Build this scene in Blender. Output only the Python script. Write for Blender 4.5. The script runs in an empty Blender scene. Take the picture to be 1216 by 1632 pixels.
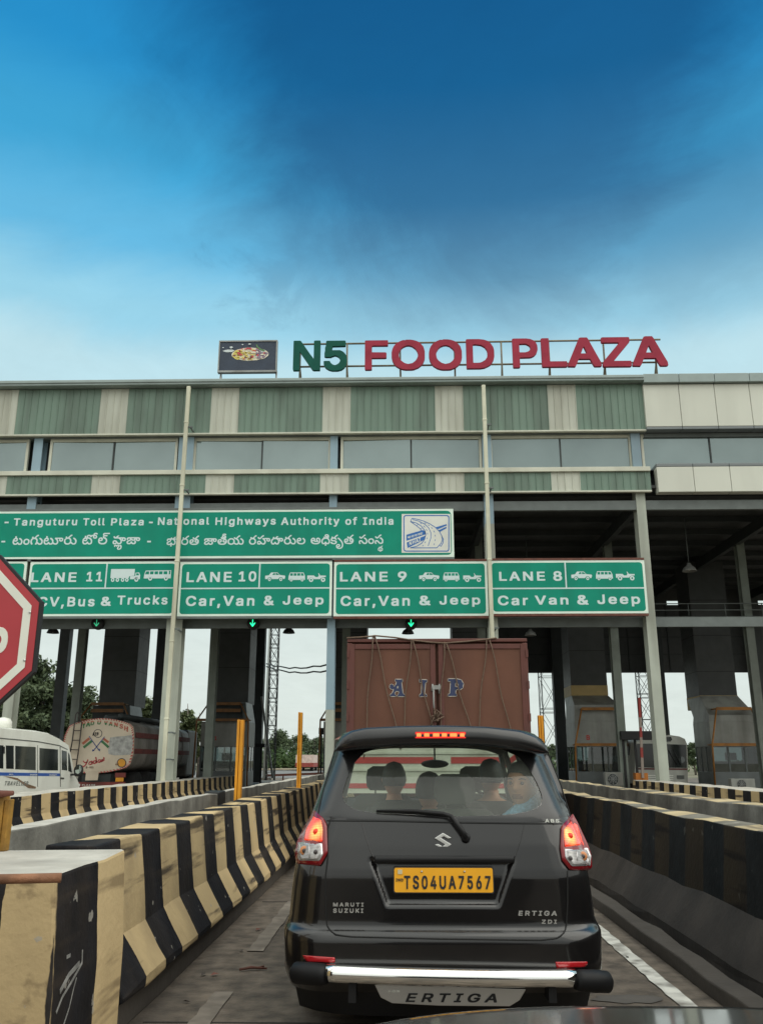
import bpy, math, random
from mathutils import Vector, Matrix
from mathutils.geometry import tessellate_polygon
R = math.radians
S = bpy.context.scene
COL = S.collection

# ------------------------------------------------------------------ camera, sky, sun, exposure
FPX, PITCH, YAW, EYE = 1380.0, R(16.0), R(1.3), 1.4          # focal length in photo pixels (1216 x 1632)
_f = Vector((-math.sin(YAW)*math.cos(PITCH), math.cos(YAW)*math.cos(PITCH), math.sin(PITCH)))
_r = Vector((math.cos(YAW), math.sin(YAW), 0)); _u = _r.cross(_f)
cam = bpy.data.cameras.new('camera'); camo = bpy.data.objects.new('camera', cam); COL.objects.link(camo)
camo.location = (0, 0, EYE)
camo.rotation_euler = Matrix((_r, _u, -_f)).transposed().to_euler()
cam.sensor_fit = 'VERTICAL'; cam.sensor_height = 24; cam.sensor_width = 18; cam.lens = 24*FPX/1632
cam.clip_start = .05; cam.clip_end = 3000
S.camera = camo
def ray(px, py): return _f + _r*((px-608)/FPX) + _u*((816-py)/FPX)
def at(px, py, x=None, Y=None, z=None):
    """the point of the photo pixel on the plane x=, Y= or z="""
    d = ray(px, py)
    t = Y/d.y if Y is not None else ((z-EYE)/d.z if z is not None else x/d.x)
    return Vector((0, 0, EYE)) + d*t
def sl(c): return c/12.92 if c <= .04045 else ((c+.055)/1.055)**2.4
def C(r, g, b): return (sl(r/255), sl(g/255), sl(b/255), 1)

SUN_EL, SUN_AZ = R(48), R(112)                               # azimuth clockwise from +Y: to the right, a little behind
w = bpy.data.worlds.new('World'); S.world = w; w.use_nodes = True
nt = w.node_tree; N = nt.nodes; L = nt.links; N.clear()
def nd(t, **k):
    n = N.new(t)
    for a, b in k.items(): setattr(n, a, b)
    return n
def mth(op, a, b=None, c=None, clamp=False):
    n = nd('ShaderNodeMath', operation=op); n.use_clamp = clamp
    for i, v in enumerate((a, b, c)):
        if v is None: continue
        if isinstance(v, (int, float)): n.inputs[i].default_value = v
        else: L.new(v, n.inputs[i])
    return n.outputs[0]
def sstep(v, lo, hi):
    n = nd('ShaderNodeMapRange', interpolation_type='SMOOTHSTEP')
    L.new(v, n.inputs[0]); n.inputs[1].default_value = lo; n.inputs[2].default_value = hi
    return n.outputs[0]
def mixc(f, a, b):
    n = nd('ShaderNodeMix', data_type='RGBA')
    if isinstance(f, (int, float)): n.inputs[0].default_value = f
    else: L.new(f, n.inputs[0])
    for i, v in ((6, a), (7, b)):
        if isinstance(v, tuple): n.inputs[i].default_value = v
        else: L.new(v, n.inputs[i])
    return n.outputs[2]
tc = nd('ShaderNodeTexCoord'); D = tc.outputs['Generated']
sep = nd('ShaderNodeSeparateXYZ'); L.new(D, sep.inputs[0]); DX, DY, DZ = sep.outputs
def wnoise(scale, detail=5, rough=.55, dist=0):
    n = nd('ShaderNodeTexNoise'); n.inputs['Scale'].default_value = scale; n.inputs['Detail'].default_value = detail
    n.inputs['Roughness'].default_value = rough; n.inputs['Distortion'].default_value = dist
    L.new(D, n.inputs['Vector']); return n.outputs['Fac']
n3 = wnoise(3.0, 6)
zq = mth('ADD', DZ, .22)                          # cloud layer seen in perspective
cv = nd('ShaderNodeCombineXYZ'); L.new(mth('DIVIDE', DX, zq), cv.inputs[0]); L.new(mth('DIVIDE', DY, zq), cv.inputs[1]); cv.inputs[2].default_value = 4.3
D0 = D; D = cv.outputs[0]
n1, n2, n4 = wnoise(2.0, 10, .62, .7), wnoise(6.5, 9, .66, .5), wnoise(.9, 4, .5)
D = D0
zj = mth('ADD', DZ, mth('MULTIPLY', mth('SUBTRACT', n1, .5), .07))
ramp = nd('ShaderNodeValToRGB'); L.new(zj, ramp.inputs[0])
cr = ramp.color_ramp; cr.interpolation = 'EASE'
stops = [(0, C(226, 236, 230)), (.24, C(221, 235, 232)), (.42, C(194, 230, 240)), (.475, C(156, 215, 238)), (.545, C(102, 188, 230)),
         (.61, C(64, 168, 218)), (.68, C(38, 146, 206)), (.75, C(24, 122, 186)), (.85, C(150, 180, 200)), (1, C(205, 212, 215))]
while len(cr.elements) < len(stops): cr.elements.new(.5)
for e, (p, c) in zip(cr.elements, stops): e.position = p; e.color = c
def blob(px, py, lo, hi, amp, noise):
    d = ray(px, py).normalized()
    v = nd('ShaderNodeVectorMath', operation='DOT_PRODUCT'); L.new(D, v.inputs[0]); v.inputs[1].default_value = d
    ang = mth('MULTIPLY', mth('ARCCOSINE', v.outputs['Value']), 57.3)
    ang = mth('ADD', ang, mth('ADD', mth('MULTIPLY', mth('SUBTRACT', noise, .5), amp), mth('MULTIPLY', mth('SUBTRACT', n2, .5), amp*.28)))
    return sstep(ang, hi, lo)
b1 = blob(780, 80, 9.5, 24, 19, n1)            # the big storm cloud
b2 = blob(770, 360, 3.0, 12, 16, n1)             # its lower lobe
b3 = blob(450, 435, .5, 5, 13, n2)            # small grey cloud on the left
b4 = blob(1100, 320, 3, 14, 14, n1)
darkramp = nd('ShaderNodeValToRGB'); L.new(DZ, darkramp.inputs[0]); dr = darkramp.color_ramp
dst = [(.40, C(178, 212, 226)), (.455, C(140, 184, 206)), (.51, C(94, 146, 178)), (.58, C(52, 116, 160)), (.67, C(20, 98, 150)), (.76, C(10, 90, 145))]
while len(dr.elements) < len(dst): dr.elements.new(.5)
for e, (p, c) in zip(dr.elements, dst): e.position = p; e.color = c
cmask = mth('MAXIMUM', mth('MAXIMUM', b1, mth('MULTIPLY', b2, .85)), mth('MAXIMUM', mth('MULTIPLY', b3, .5), mth('MULTIPLY', b4, .65)))
cmask = mth('MULTIPLY', cmask, sstep(DZ, .40, .47))
sky = mixc(cmask, ramp.outputs[0], darkramp.outputs[0])
wisp = mth('ADD', .86, mth('ADD', mth('MULTIPLY', n2, .20), mth('MULTIPLY', n1, .08)))
vm = nd('ShaderNodeVectorMath', operation='SCALE'); L.new(sky, vm.inputs[0]); L.new(wisp, vm.inputs['Scale'])
back = mixc(n3, (1.75, 1.78, 1.64, 1), (.60, .65, .65, 1))  # broken overcast behind the camera, out of view, brightened to light the facade
oc = nd('ShaderNodeVectorMath', operation='SCALE'); L.new(back, oc.inputs[0]); L.new(mth('ADD', .62, mth('MULTIPLY', mth('MAXIMUM', DZ, 0), 1.0)), oc.inputs['Scale']); back = oc.outputs[0]
backm = sstep(DY, .52, .12)
zen = sstep(DZ, .80, .93)  # sky overhead, out of view, whitened to keep the lighting neutral
sky2 = mixc(mth('MAXIMUM', backm, mth('MULTIPLY', zen, .8)), vm.outputs[0], back)
ns = nd('ShaderNodeTexSky', sky_type='NISHITA'); ns.sun_disc = False; ns.sun_elevation = SUN_EL; ns.sun_rotation = SUN_AZ
ns.dust_density = 3
bgA = nd('ShaderNodeBackground'); L.new(ns.outputs[0], bgA.inputs[0]); bgA.inputs[1].default_value = .07
bgB = nd('ShaderNodeBackground'); L.new(sky2, bgB.inputs[0]); bgB.inputs[1].default_value = 1.0
mx = nd('ShaderNodeMixShader'); mx.inputs[0].default_value = .95; L.new(bgA.outputs[0], mx.inputs[1]); L.new(bgB.outputs[0], mx.inputs[2])
wo = nd('ShaderNodeOutputWorld'); L.new(mx.outputs[0], wo.inputs[0])
sun = bpy.data.lights.new('sun', 'SUN'); sun.energy = 1.25; sun.angle = R(70); sun.color = (1, .95, .85)
suno = bpy.data.objects.new('sun', sun); COL.objects.link(suno)
sd = Vector((math.sin(SUN_AZ)*math.cos(SUN_EL), math.cos(SUN_AZ)*math.cos(SUN_EL), math.sin(SUN_EL)))
suno.rotation_euler = sd.to_track_quat('Z', 'Y').to_euler()
S.view_settings.view_transform = 'Standard'; S.view_settings.look = 'None'
S.view_settings.exposure = 0; S.view_settings.gamma = 1
S.cycles.max_bounces = 8; S.cycles.transparent_max_bounces = 24

# ------------------------------------------------------------------ helpers
class MB:
    """collects shapes into ONE mesh; every face carries a material slot"""
    def __init__(s): s.v = []; s.f = []; s.m = []; s.mi = 0; s.sm = []
    def add(s, vs, fs, smooth=False):
        o = len(s.v); s.v += [tuple(v) for v in vs]
        for f in fs: s.f.append([i+o for i in f]); s.m.append(s.mi); s.sm.append(smooth)
    def box(s, x0, x1, y0, y1, z0, z1):
        s.add([(x, y, z) for z in (z0, z1) for y in (y0, y1) for x in (x0, x1)],
              [(0, 2, 3, 1), (4, 5, 7, 6), (0, 1, 5, 4), (2, 6, 7, 3), (0, 4, 6, 2), (1, 3, 7, 5)])
        return s
    def bar(s, a, b, wd, ht=None, up=(0, 0, 1)):
        a, b = Vector(a), Vector(b); d = (b-a).normalized(); up = Vector(up)
        if abs(d.dot(up)) > .98: up = Vector((0, 1, 0))
        x = d.cross(up).normalized()*wd/2; y = x.cross(d).normalized()*(ht or wd)/2
        s.add([p+i*x+j*y for p in (a, b) for i, j in ((-1, -1), (1, -1), (1, 1), (-1, 1))],
              [(3, 2, 1, 0), (4, 5, 6, 7), (0, 1, 5, 4), (1, 2, 6, 5), (2, 3, 7, 6), (3, 0, 4, 7)])
        return s
    def tube(s, pts, r, n=8, cap=True):
        pts = [Vector(p) for p in pts]; rr = r if isinstance(r, (list, tuple)) else [r]*len(pts)
        vs = []; ref = None
        for i, p in enumerate(pts):
            t = (pts[min(i+1, len(pts)-1)]-pts[max(i-1, 0)]).normalized()
            if ref is None: ref = Vector((0, 0, 1)) if abs(t.z) < .9 else Vector((1, 0, 0))
            x = t.cross(ref).normalized(); y = t.cross(x); ref = x.cross(t)
            vs += [p+(x*math.cos(2*math.pi*k/n)+y*math.sin(2*math.pi*k/n))*rr[i] for k in range(n)]
        fs = [(i*n+k, i*n+(k+1) % n, (i+1)*n+(k+1) % n, (i+1)*n+k) for i in range(len(pts)-1) for k in range(n)]
        if cap: fs += [tuple(range(n))[::-1], tuple((len(pts)-1)*n+k for k in range(n))]
        s.add(vs, fs, True); return s
    def lathe(s, prof, c=(0, 0, 0), n=16, axis='z'):
        vs = []
        for (r, h) in prof:
            for k in range(n):
                a = 2*math.pi*k/n; p = (r*math.cos(a), r*math.sin(a), h)
                if axis == 'y': p = (p[0], h, p[1])
                if axis == 'x': p = (h, p[0], p[1])
                vs.append((p[0]+c[0], p[1]+c[1], p[2]+c[2]))
        fs = [(i*n+k, i*n+(k+1) % n, (i+1)*n+(k+1) % n, (i+1)*n+k) for i in range(len(prof)-1) for k in range(n)]
        fs += [tuple(range(n))[::-1], tuple((len(prof)-1)*n+k for k in range(n))]
        s.add(vs, fs, True); return s
    def loft(s, rings, closed=True, caps=True, smooth=True):
        n = len(rings[0]); vs = [p for r in rings for p in r]
        m = n if closed else n-1
        fs = [(i*n+k, i*n+(k+1) % n, (i+1)*n+(k+1) % n, (i+1)*n+k) for i in range(len(rings)-1) for k in range(m)]
        s.add(vs, fs, smooth)
        if caps and closed: s.add(list(rings[0]), [tuple(range(n))[::-1]]); s.add(list(rings[-1]), [tuple(range(n))])
        return s
    def poly(s, loops, xf, nrm, depth=0):
        """flat shape from 2-D loops (holes allowed), xf maps (a, b) to a point, nrm = way its front looks, depth = thickness behind"""
        P = [p for lp in loops for p in lp]
        tris = tessellate_polygon([[Vector((p[0], p[1], 0)) for p in lp] for lp in loops])
        n = Vector(nrm).normalized(); V = [Vector(xf(*p)) for p in P]; F = []
        for t in tris:
            a, b, c = V[t[0]], V[t[1]], V[t[2]]
            F.append(tuple(t) if (b-a).cross(c-a).dot(n) > 0 else tuple(t)[::-1])
        if depth:
            k = len(V); V2 = V+[v-n*depth for v in V]; F2 = F+[tuple(i+k for i in f)[::-1] for f in F]
            o = 0
            for lp in loops:
                m = len(lp)
                F2 += [(o+i, o+(i+1) % m, k+o+(i+1) % m, k+o+i) for i in range(m)]; o += m
            s.add(V2, F2)
        else: s.add(V, F)
        return s
    def grid(s, fn, nu, nv, smooth=True):
        s.add([fn(i/nu, j/nv) for j in range(nv+1) for i in range(nu+1)],
              [(j*(nu+1)+i, j*(nu+1)+i+1, (j+1)*(nu+1)+i+1, (j+1)*(nu+1)+i) for j in range(nv) for i in range(nu)], smooth)
        return s
    def build(s, name, mats, parent=None, world=True, bevel=0, recalc=False, **tags):
        me = bpy.data.meshes.new(name); vs = s.v
        if parent is not None and world:
            o = parent.location
            if parent.parent is not None: o = o+parent.parent.location
            vs = [(v[0]-o.x, v[1]-o.y, v[2]-o.z) for v in vs]
        me.from_pydata(vs, [], s.f)
        for m in (mats if isinstance(mats, (list, tuple)) else [mats]): me.materials.append(m)
        me.polygons.foreach_set('material_index', s.m); me.polygons.foreach_set('use_smooth', s.sm)
        if recalc:
            import bmesh
            b = bmesh.new(); b.from_mesh(me); bmesh.ops.recalc_face_normals(b, faces=b.faces); b.to_mesh(me); b.free()
        me.update()
        ob = bpy.data.objects.new(name, me); COL.objects.link(ob)
        if parent is not None: ob.parent = parent
        if bevel:
            md = ob.modifiers.new('bevel', 'BEVEL'); md.width = bevel; md.segments = 2; md.limit_method = 'ANGLE'; md.angle_limit = R(40)
        for k, v in tags.items():
            if v: ob[k] = v
        return ob
def thing(name, label, category, loc=(0, 0, 0), group=None, rz=0):
    o = bpy.data.objects.new(name, None); COL.objects.link(o); o.location = loc; o.rotation_euler.z = rz; o.empty_display_size = .2
    o['label'] = label; o['category'] = category
    if group: o['group'] = group
    return o
def tree_copy(o, parent=None):
    c = o.copy(); COL.objects.link(c)
    if parent is not None: c.parent = parent
    for ch in list(o.children): tree_copy(ch, c)
    return c

# ------------------------------------------------------------------ materials
def mat(name, col, rough=.6, metal=0, var=.12, scale=2.5, bump=0, bscale=40, spec=.5, coat=0, dirt=None, dirt_amt=.35, dscale=1.2, streak=False, emit=0, ecol=None):
    m = bpy.data.materials.new(name); m.use_nodes = True; t = m.node_tree; n = t.nodes; l = t.links
    b = n['Principled BSDF']
    b.inputs['Roughness'].default_value = rough; b.inputs['Metallic'].default_value = metal
    b.inputs['Specular IOR Level'].default_value = spec; b.inputs['Coat Weight'].default_value = coat; b.inputs['Coat Roughness'].default_value = .04
    geo = n.new('ShaderNodeNewGeometry'); vec = geo.outputs['Position']
    def noise(sc, det=4, stretch=None):
        x = n.new('ShaderNodeTexNoise'); x.inputs['Scale'].default_value = sc; x.inputs['Detail'].default_value = det
        if stretch:
            mp = n.new('ShaderNodeMapping'); mp.inputs['Scale'].default_value = stretch; l.new(vec, mp.inputs[0]); l.new(mp.outputs[0], x.inputs['Vector'])
        else: l.new(vec, x.inputs['Vector'])
        return x.outputs['Fac']
    def mix(f, a, c):
        x = n.new('ShaderNodeMix'); x.data_type = 'RGBA'; l.new(f, x.inputs[0])
        for i, v in ((6, a), (7, c)):
            if isinstance(v, tuple): x.inputs[i].default_value = v
            else: l.new(v, x.inputs[i])
        return x.outputs[2]
    def rng(f, lo, hi):
        x = n.new('ShaderNodeMapRange'); l.new(f, x.inputs[0]); x.inputs[1].default_value = lo; x.inputs[2].default_value = hi; return x.outputs[0]
    c0 = tuple(max(0, v*(1-var)) for v in col[:3])+(1,); c1 = tuple(min(1, v*(1+var)) for v in col[:3])+(1,)
    out = mix(rng(noise(scale, 6), .3, .7), c0, c1)
    if dirt:
        f = rng(noise(dscale, 8, streak if isinstance(streak, tuple) else ((1, 1, .12) if streak else None)), .45, .75)
        k = n.new('ShaderNodeMath'); k.operation = 'MULTIPLY'; l.new(f, k.inputs[0]); k.inputs[1].default_value = dirt_amt
        out = mix(k.outputs[0], out, dirt)
    l.new(out, b.inputs['Base Color'])
    rr = rng(noise(scale*3, 3), .2, .8); k = n.new('ShaderNodeMapRange'); l.new(rr, k.inputs[0]); k.inputs[3].default_value = max(0, rough-.08); k.inputs[4].default_value = min(1, rough+.08)
    l.new(k.outputs[0], b.inputs['Roughness'])
    if bump:
        bp = n.new('ShaderNodeBump'); bp.inputs['Strength'].default_value = bump; bp.inputs['Distance'].default_value = .01
        l.new(noise(bscale, 5), bp.inputs['Height']); l.new(bp.outputs[0], b.inputs['Normal'])
    if emit:
        b.inputs['Emission Color'].default_value = ecol or col; b.inputs['Emission Strength'].default_value = emit
    return m
def glassmat(name, tint, diff, dcol, gloss=.06, rough=.0):
    """thin window glass: see-through, some mirror, some dust"""
    m = bpy.data.materials.new(name); m.use_nodes = True; t = m.node_tree; n = t.nodes; l = t.links; n.clear()
    tr = n.new('ShaderNodeBsdfTransparent'); tr.inputs[0].default_value = tint
    gl = n.new('ShaderNodeBsdfGlossy'); gl.inputs['Roughness'].default_value = rough
    df = n.new('ShaderNodeBsdfDiffuse'); df.inputs[0].default_value = dcol
    fr = n.new('ShaderNodeFresnel'); fr.inputs[0].default_value = 1.45
    k = n.new('ShaderNodeMath'); k.operation = 'ADD'; l.new(fr.outputs[0], k.inputs[0]); k.inputs[1].default_value = gloss-.04
    no = n.new('ShaderNodeTexNoise'); no.inputs['Scale'].default_value = 4; no.inputs['Detail'].default_value = 4
    g = n.new('ShaderNodeNewGeometry'); l.new(g.outputs['Position'], no.inputs['Vector'])
    mp = n.new('ShaderNodeMapRange'); l.new(no.outputs[0], mp.inputs[0]); mp.inputs[1].default_value = .3; mp.inputs[2].default_value = .7
    mp.inputs[3].default_value = diff*.5; mp.inputs[4].default_value = diff*1.5
    a = n.new('ShaderNodeMixShader'); l.new(mp.outputs[0], a.inputs[0]); l.new(tr.outputs[0], a.inputs[1]); l.new(df.outputs[0], a.inputs[2])
    c = n.new('ShaderNodeMixShader'); l.new(k.outputs[0], c.inputs[0]); l.new(a.outputs[0], c.inputs[1]); l.new(gl.outputs[0], c.inputs[2])
    o = n.new('ShaderNodeOutputMaterial'); l.new(c.outputs[0], o.inputs[0]); return m
def stripemat(name, cream, black, period, phase, dirt, damt, axis=1):
    """cream and black painted bands along an axis, brushed edges, grime, scuffs"""
    m = bpy.data.materials.new(name); m.use_nodes = True; t = m.node_tree; n = t.nodes; l = t.links; b = n['Principled BSDF']
    g = n.new('ShaderNodeNewGeometry'); P = g.outputs['Position']
    sp = n.new('ShaderNodeSeparateXYZ'); l.new(P, sp.inputs[0])
    def noise(sc, det, st=None):
        x = n.new('ShaderNodeTexNoise'); x.inputs['Scale'].default_value = sc; x.inputs['Detail'].default_value = det
        if st:
            q = n.new('ShaderNodeMapping'); q.inputs['Scale'].default_value = st; l.new(P, q.inputs[0]); l.new(q.outputs[0], x.inputs[0])
        else: l.new(P, x.inputs[0])
        return x.outputs[0]
    def ma(op, a, c, cl=False):
        x = n.new('ShaderNodeMath'); x.operation = op; x.use_clamp = cl
        for i, v in enumerate((a, c)):
            if isinstance(v, (int, float)): x.inputs[i].default_value = v
            else: l.new(v, x.inputs[i])
        return x.outputs[0]
    def mix(f, a, c):
        x = n.new('ShaderNodeMix'); x.data_type = 'RGBA'; l.new(f, x.inputs[0])
        for i, v in ((6, a), (7, c)):
            if isinstance(v, tuple): x.inputs[i].default_value = v
            else: l.new(v, x.inputs[i])
        return x.outputs[2]
    def rng(f, a, c):
        x = n.new('ShaderNodeMapRange'); l.new(f, x.inputs[0]); x.inputs[1].default_value = a; x.inputs[2].default_value = c; return x.outputs[0]
    co = ma('ADD', sp.outputs[axis], ma('MULTIPLY', ma('SUBTRACT', noise(7, 4), .5), .035))
    co = ma('ADD', co, ma('MULTIPLY', ma('SUBTRACT', noise(.9, 1), .5), .10))
    fr = ma('FRACT', ma('DIVIDE', ma('SUBTRACT', co, phase), period*2), 0)
    st = rng(fr, .495, .505)
    cr = mix(rng(noise(2.2, 6), .3, .7), tuple(v*.82 for v in cream[:3])+(1,), cream)
    bl = mix(rng(noise(5, 6), .3, .7), tuple(v*.7 for v in black[:3])+(1,), tuple(v*1.5 for v in black[:3])+(1,))
    grime = ma('MULTIPLY', rng(noise(1.7, 9, (1, 1, .35)), .46, .78), damt)
    c = mix(st, mix(grime, cr, dirt), mix(ma('MULTIPLY', grime, .3), bl, dirt))
    scr = ma('MULTIPLY', ma('MULTIPLY', rng(noise(7, 10, (1, .10, 1.3)), .565, .66), min(1, damt*1.3)), ma('SUBTRACT', 1, ma('MULTIPLY', st, .8)))   # dark rub marks along the traffic
    c = mix(scr, c, tuple(v*.6 for v in dirt[:3])+(1,))
    chip = rng(noise(9, 8), .685, .70)
    c = mix(ma('MULTIPLY', chip, .7 if damt < .8 else .12), c, (.33, .31, .27, 1))                              # bare concrete chips
    l.new(c, b.inputs['Base Color']); b.inputs['Roughness'].default_value = .8; b.inputs['Specular IOR Level'].default_value = .15
    bp = n.new('ShaderNodeBump'); bp.inputs['Strength'].default_value = .35; bp.inputs['Distance'].default_value = .012
    l.new(ma('ADD', noise(26, 6), noise(4, 4)), bp.inputs['Height']); l.new(bp.outputs[0], b.inputs['Normal'])
    return m
def simple(name, col, rough=.5, metal=0, spec=.5, coat=0, emit=0):
    m = bpy.data.materials.new(name); m.use_nodes = True; b = m.node_tree.nodes['Principled BSDF']
    b.inputs['Base Color'].default_value = col; b.inputs['Roughness'].default_value = rough; b.inputs['Metallic'].default_value = metal
    b.inputs['Specular IOR Level'].default_value = spec; b.inputs['Coat Weight'].default_value = coat
    if emit: b.inputs['Emission Color'].default_value = col; b.inputs['Emission Strength'].default_value = emit
    return m
CREAM, GREY = (.62, .60, .50, 1), (.30, .30, .28, 1)
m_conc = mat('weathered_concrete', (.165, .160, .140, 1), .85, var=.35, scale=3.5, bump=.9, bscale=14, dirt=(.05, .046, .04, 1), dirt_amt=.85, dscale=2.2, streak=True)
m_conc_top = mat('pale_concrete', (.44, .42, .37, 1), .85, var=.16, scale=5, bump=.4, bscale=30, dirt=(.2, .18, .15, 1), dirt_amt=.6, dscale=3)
m_green = mat('green_sheet', C(112, 135, 121), .5, var=.07, scale=.6, dirt=C(74, 84, 74), dirt_amt=.7, dscale=2.2, streak=True)
m_cream = mat('cream_sheet', C(190, 193, 180), .5, var=.06, scale=.6, dirt=C(132, 130, 114), dirt_amt=.65, dscale=2.2, streak=True)
m_trim = mat('cream_trim', C(205, 206, 190), .5, var=.06, dirt=C(120, 115, 100), dirt_amt=.35, streak=True)
m_col = mat('grey_green_column_paint', C(172, 178, 166), .55, var=.10, scale=1.1, dirt=C(96, 92, 80), dirt_amt=.6, dscale=1.6, streak=True)
m_blue = mat('pale_blue_column_paint', C(140, 165, 178), .55, var=.08, scale=1.1, dirt=C(96, 105, 110), dirt_amt=.5, streak=True)
m_fascia = mat('grey_fascia_metal', C(150, 164, 162), .42, var=.06, dirt=C(110, 120, 118), dirt_amt=.3)
m_acp = mat('silver_composite_panel', C(206, 208, 196), .38, var=.04, scale=.5, dirt=C(160, 160, 150), dirt_amt=.25, streak=True)
m_acp_edge = mat('grey_panel_edge', C(118, 124, 126), .4, var=.05)
m_dark = mat('dark_steel', (.035, .042, .042, 1), .6, var=.2)  # even dark steel tone for beams, masts and fittings
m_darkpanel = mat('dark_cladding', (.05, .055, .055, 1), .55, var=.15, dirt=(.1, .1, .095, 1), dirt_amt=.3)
m_steel = mat('painted_steel_beam', (.13, .15, .145, 1), .55, var=.15)
m_galv = mat('weathered_galvanised', (.30, .31, .30, 1), .5, .3, var=.15, dirt=(.12, .09, .06, 1), dirt_amt=.4)
m_rust = mat('red_oxide_steel', (.13, .045, .03, 1), .7, var=.3, scale=6)
m_black = simple('black_rubber', (.012, .012, .013, 1), .6)
m_tyre = mat('tyre_rubber', (.018, .018, .018, 1), .85, var=.2)
m_chrome = simple('polished_steel', (.86, .86, .84, 1), .09, 1)
m_alu = simple('brushed_aluminium', (.55, .55, .54, 1), .32, 1)
m_white = mat('white_paint', C(222, 224, 216), .45, var=.05, dirt=C(150, 145, 130), dirt_amt=.35)
m_signgreen = mat('sign_green', (.006, .265, .178, 1), .6, spec=.2, var=.08, scale=1.2, dirt=(.012, .15, .105, 1), dirt_amt=.4, streak=True)
m_signwhite = mat('sign_white', C(222, 238, 226), .45, var=.05, scale=2)
m_signwhite2 = simple('pale_reflective_sheet', C(205, 222, 222), .5)
m_ochre = mat('ochre_paint', C(214, 150, 45), .5, var=.12, dirt=(.10, .06, .03, 1), dirt_amt=.5, dscale=4, streak=True)
m_orange = mat('orange_brown_steel', (.22, .10, .03, 1), .6, var=.25, scale=5)
m_yellow = mat('yellow_steel_post', C(232, 158, 34), .5, var=.10, dirt=C(140, 85, 30), dirt_amt=.45, dscale=5, streak=True)
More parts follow.
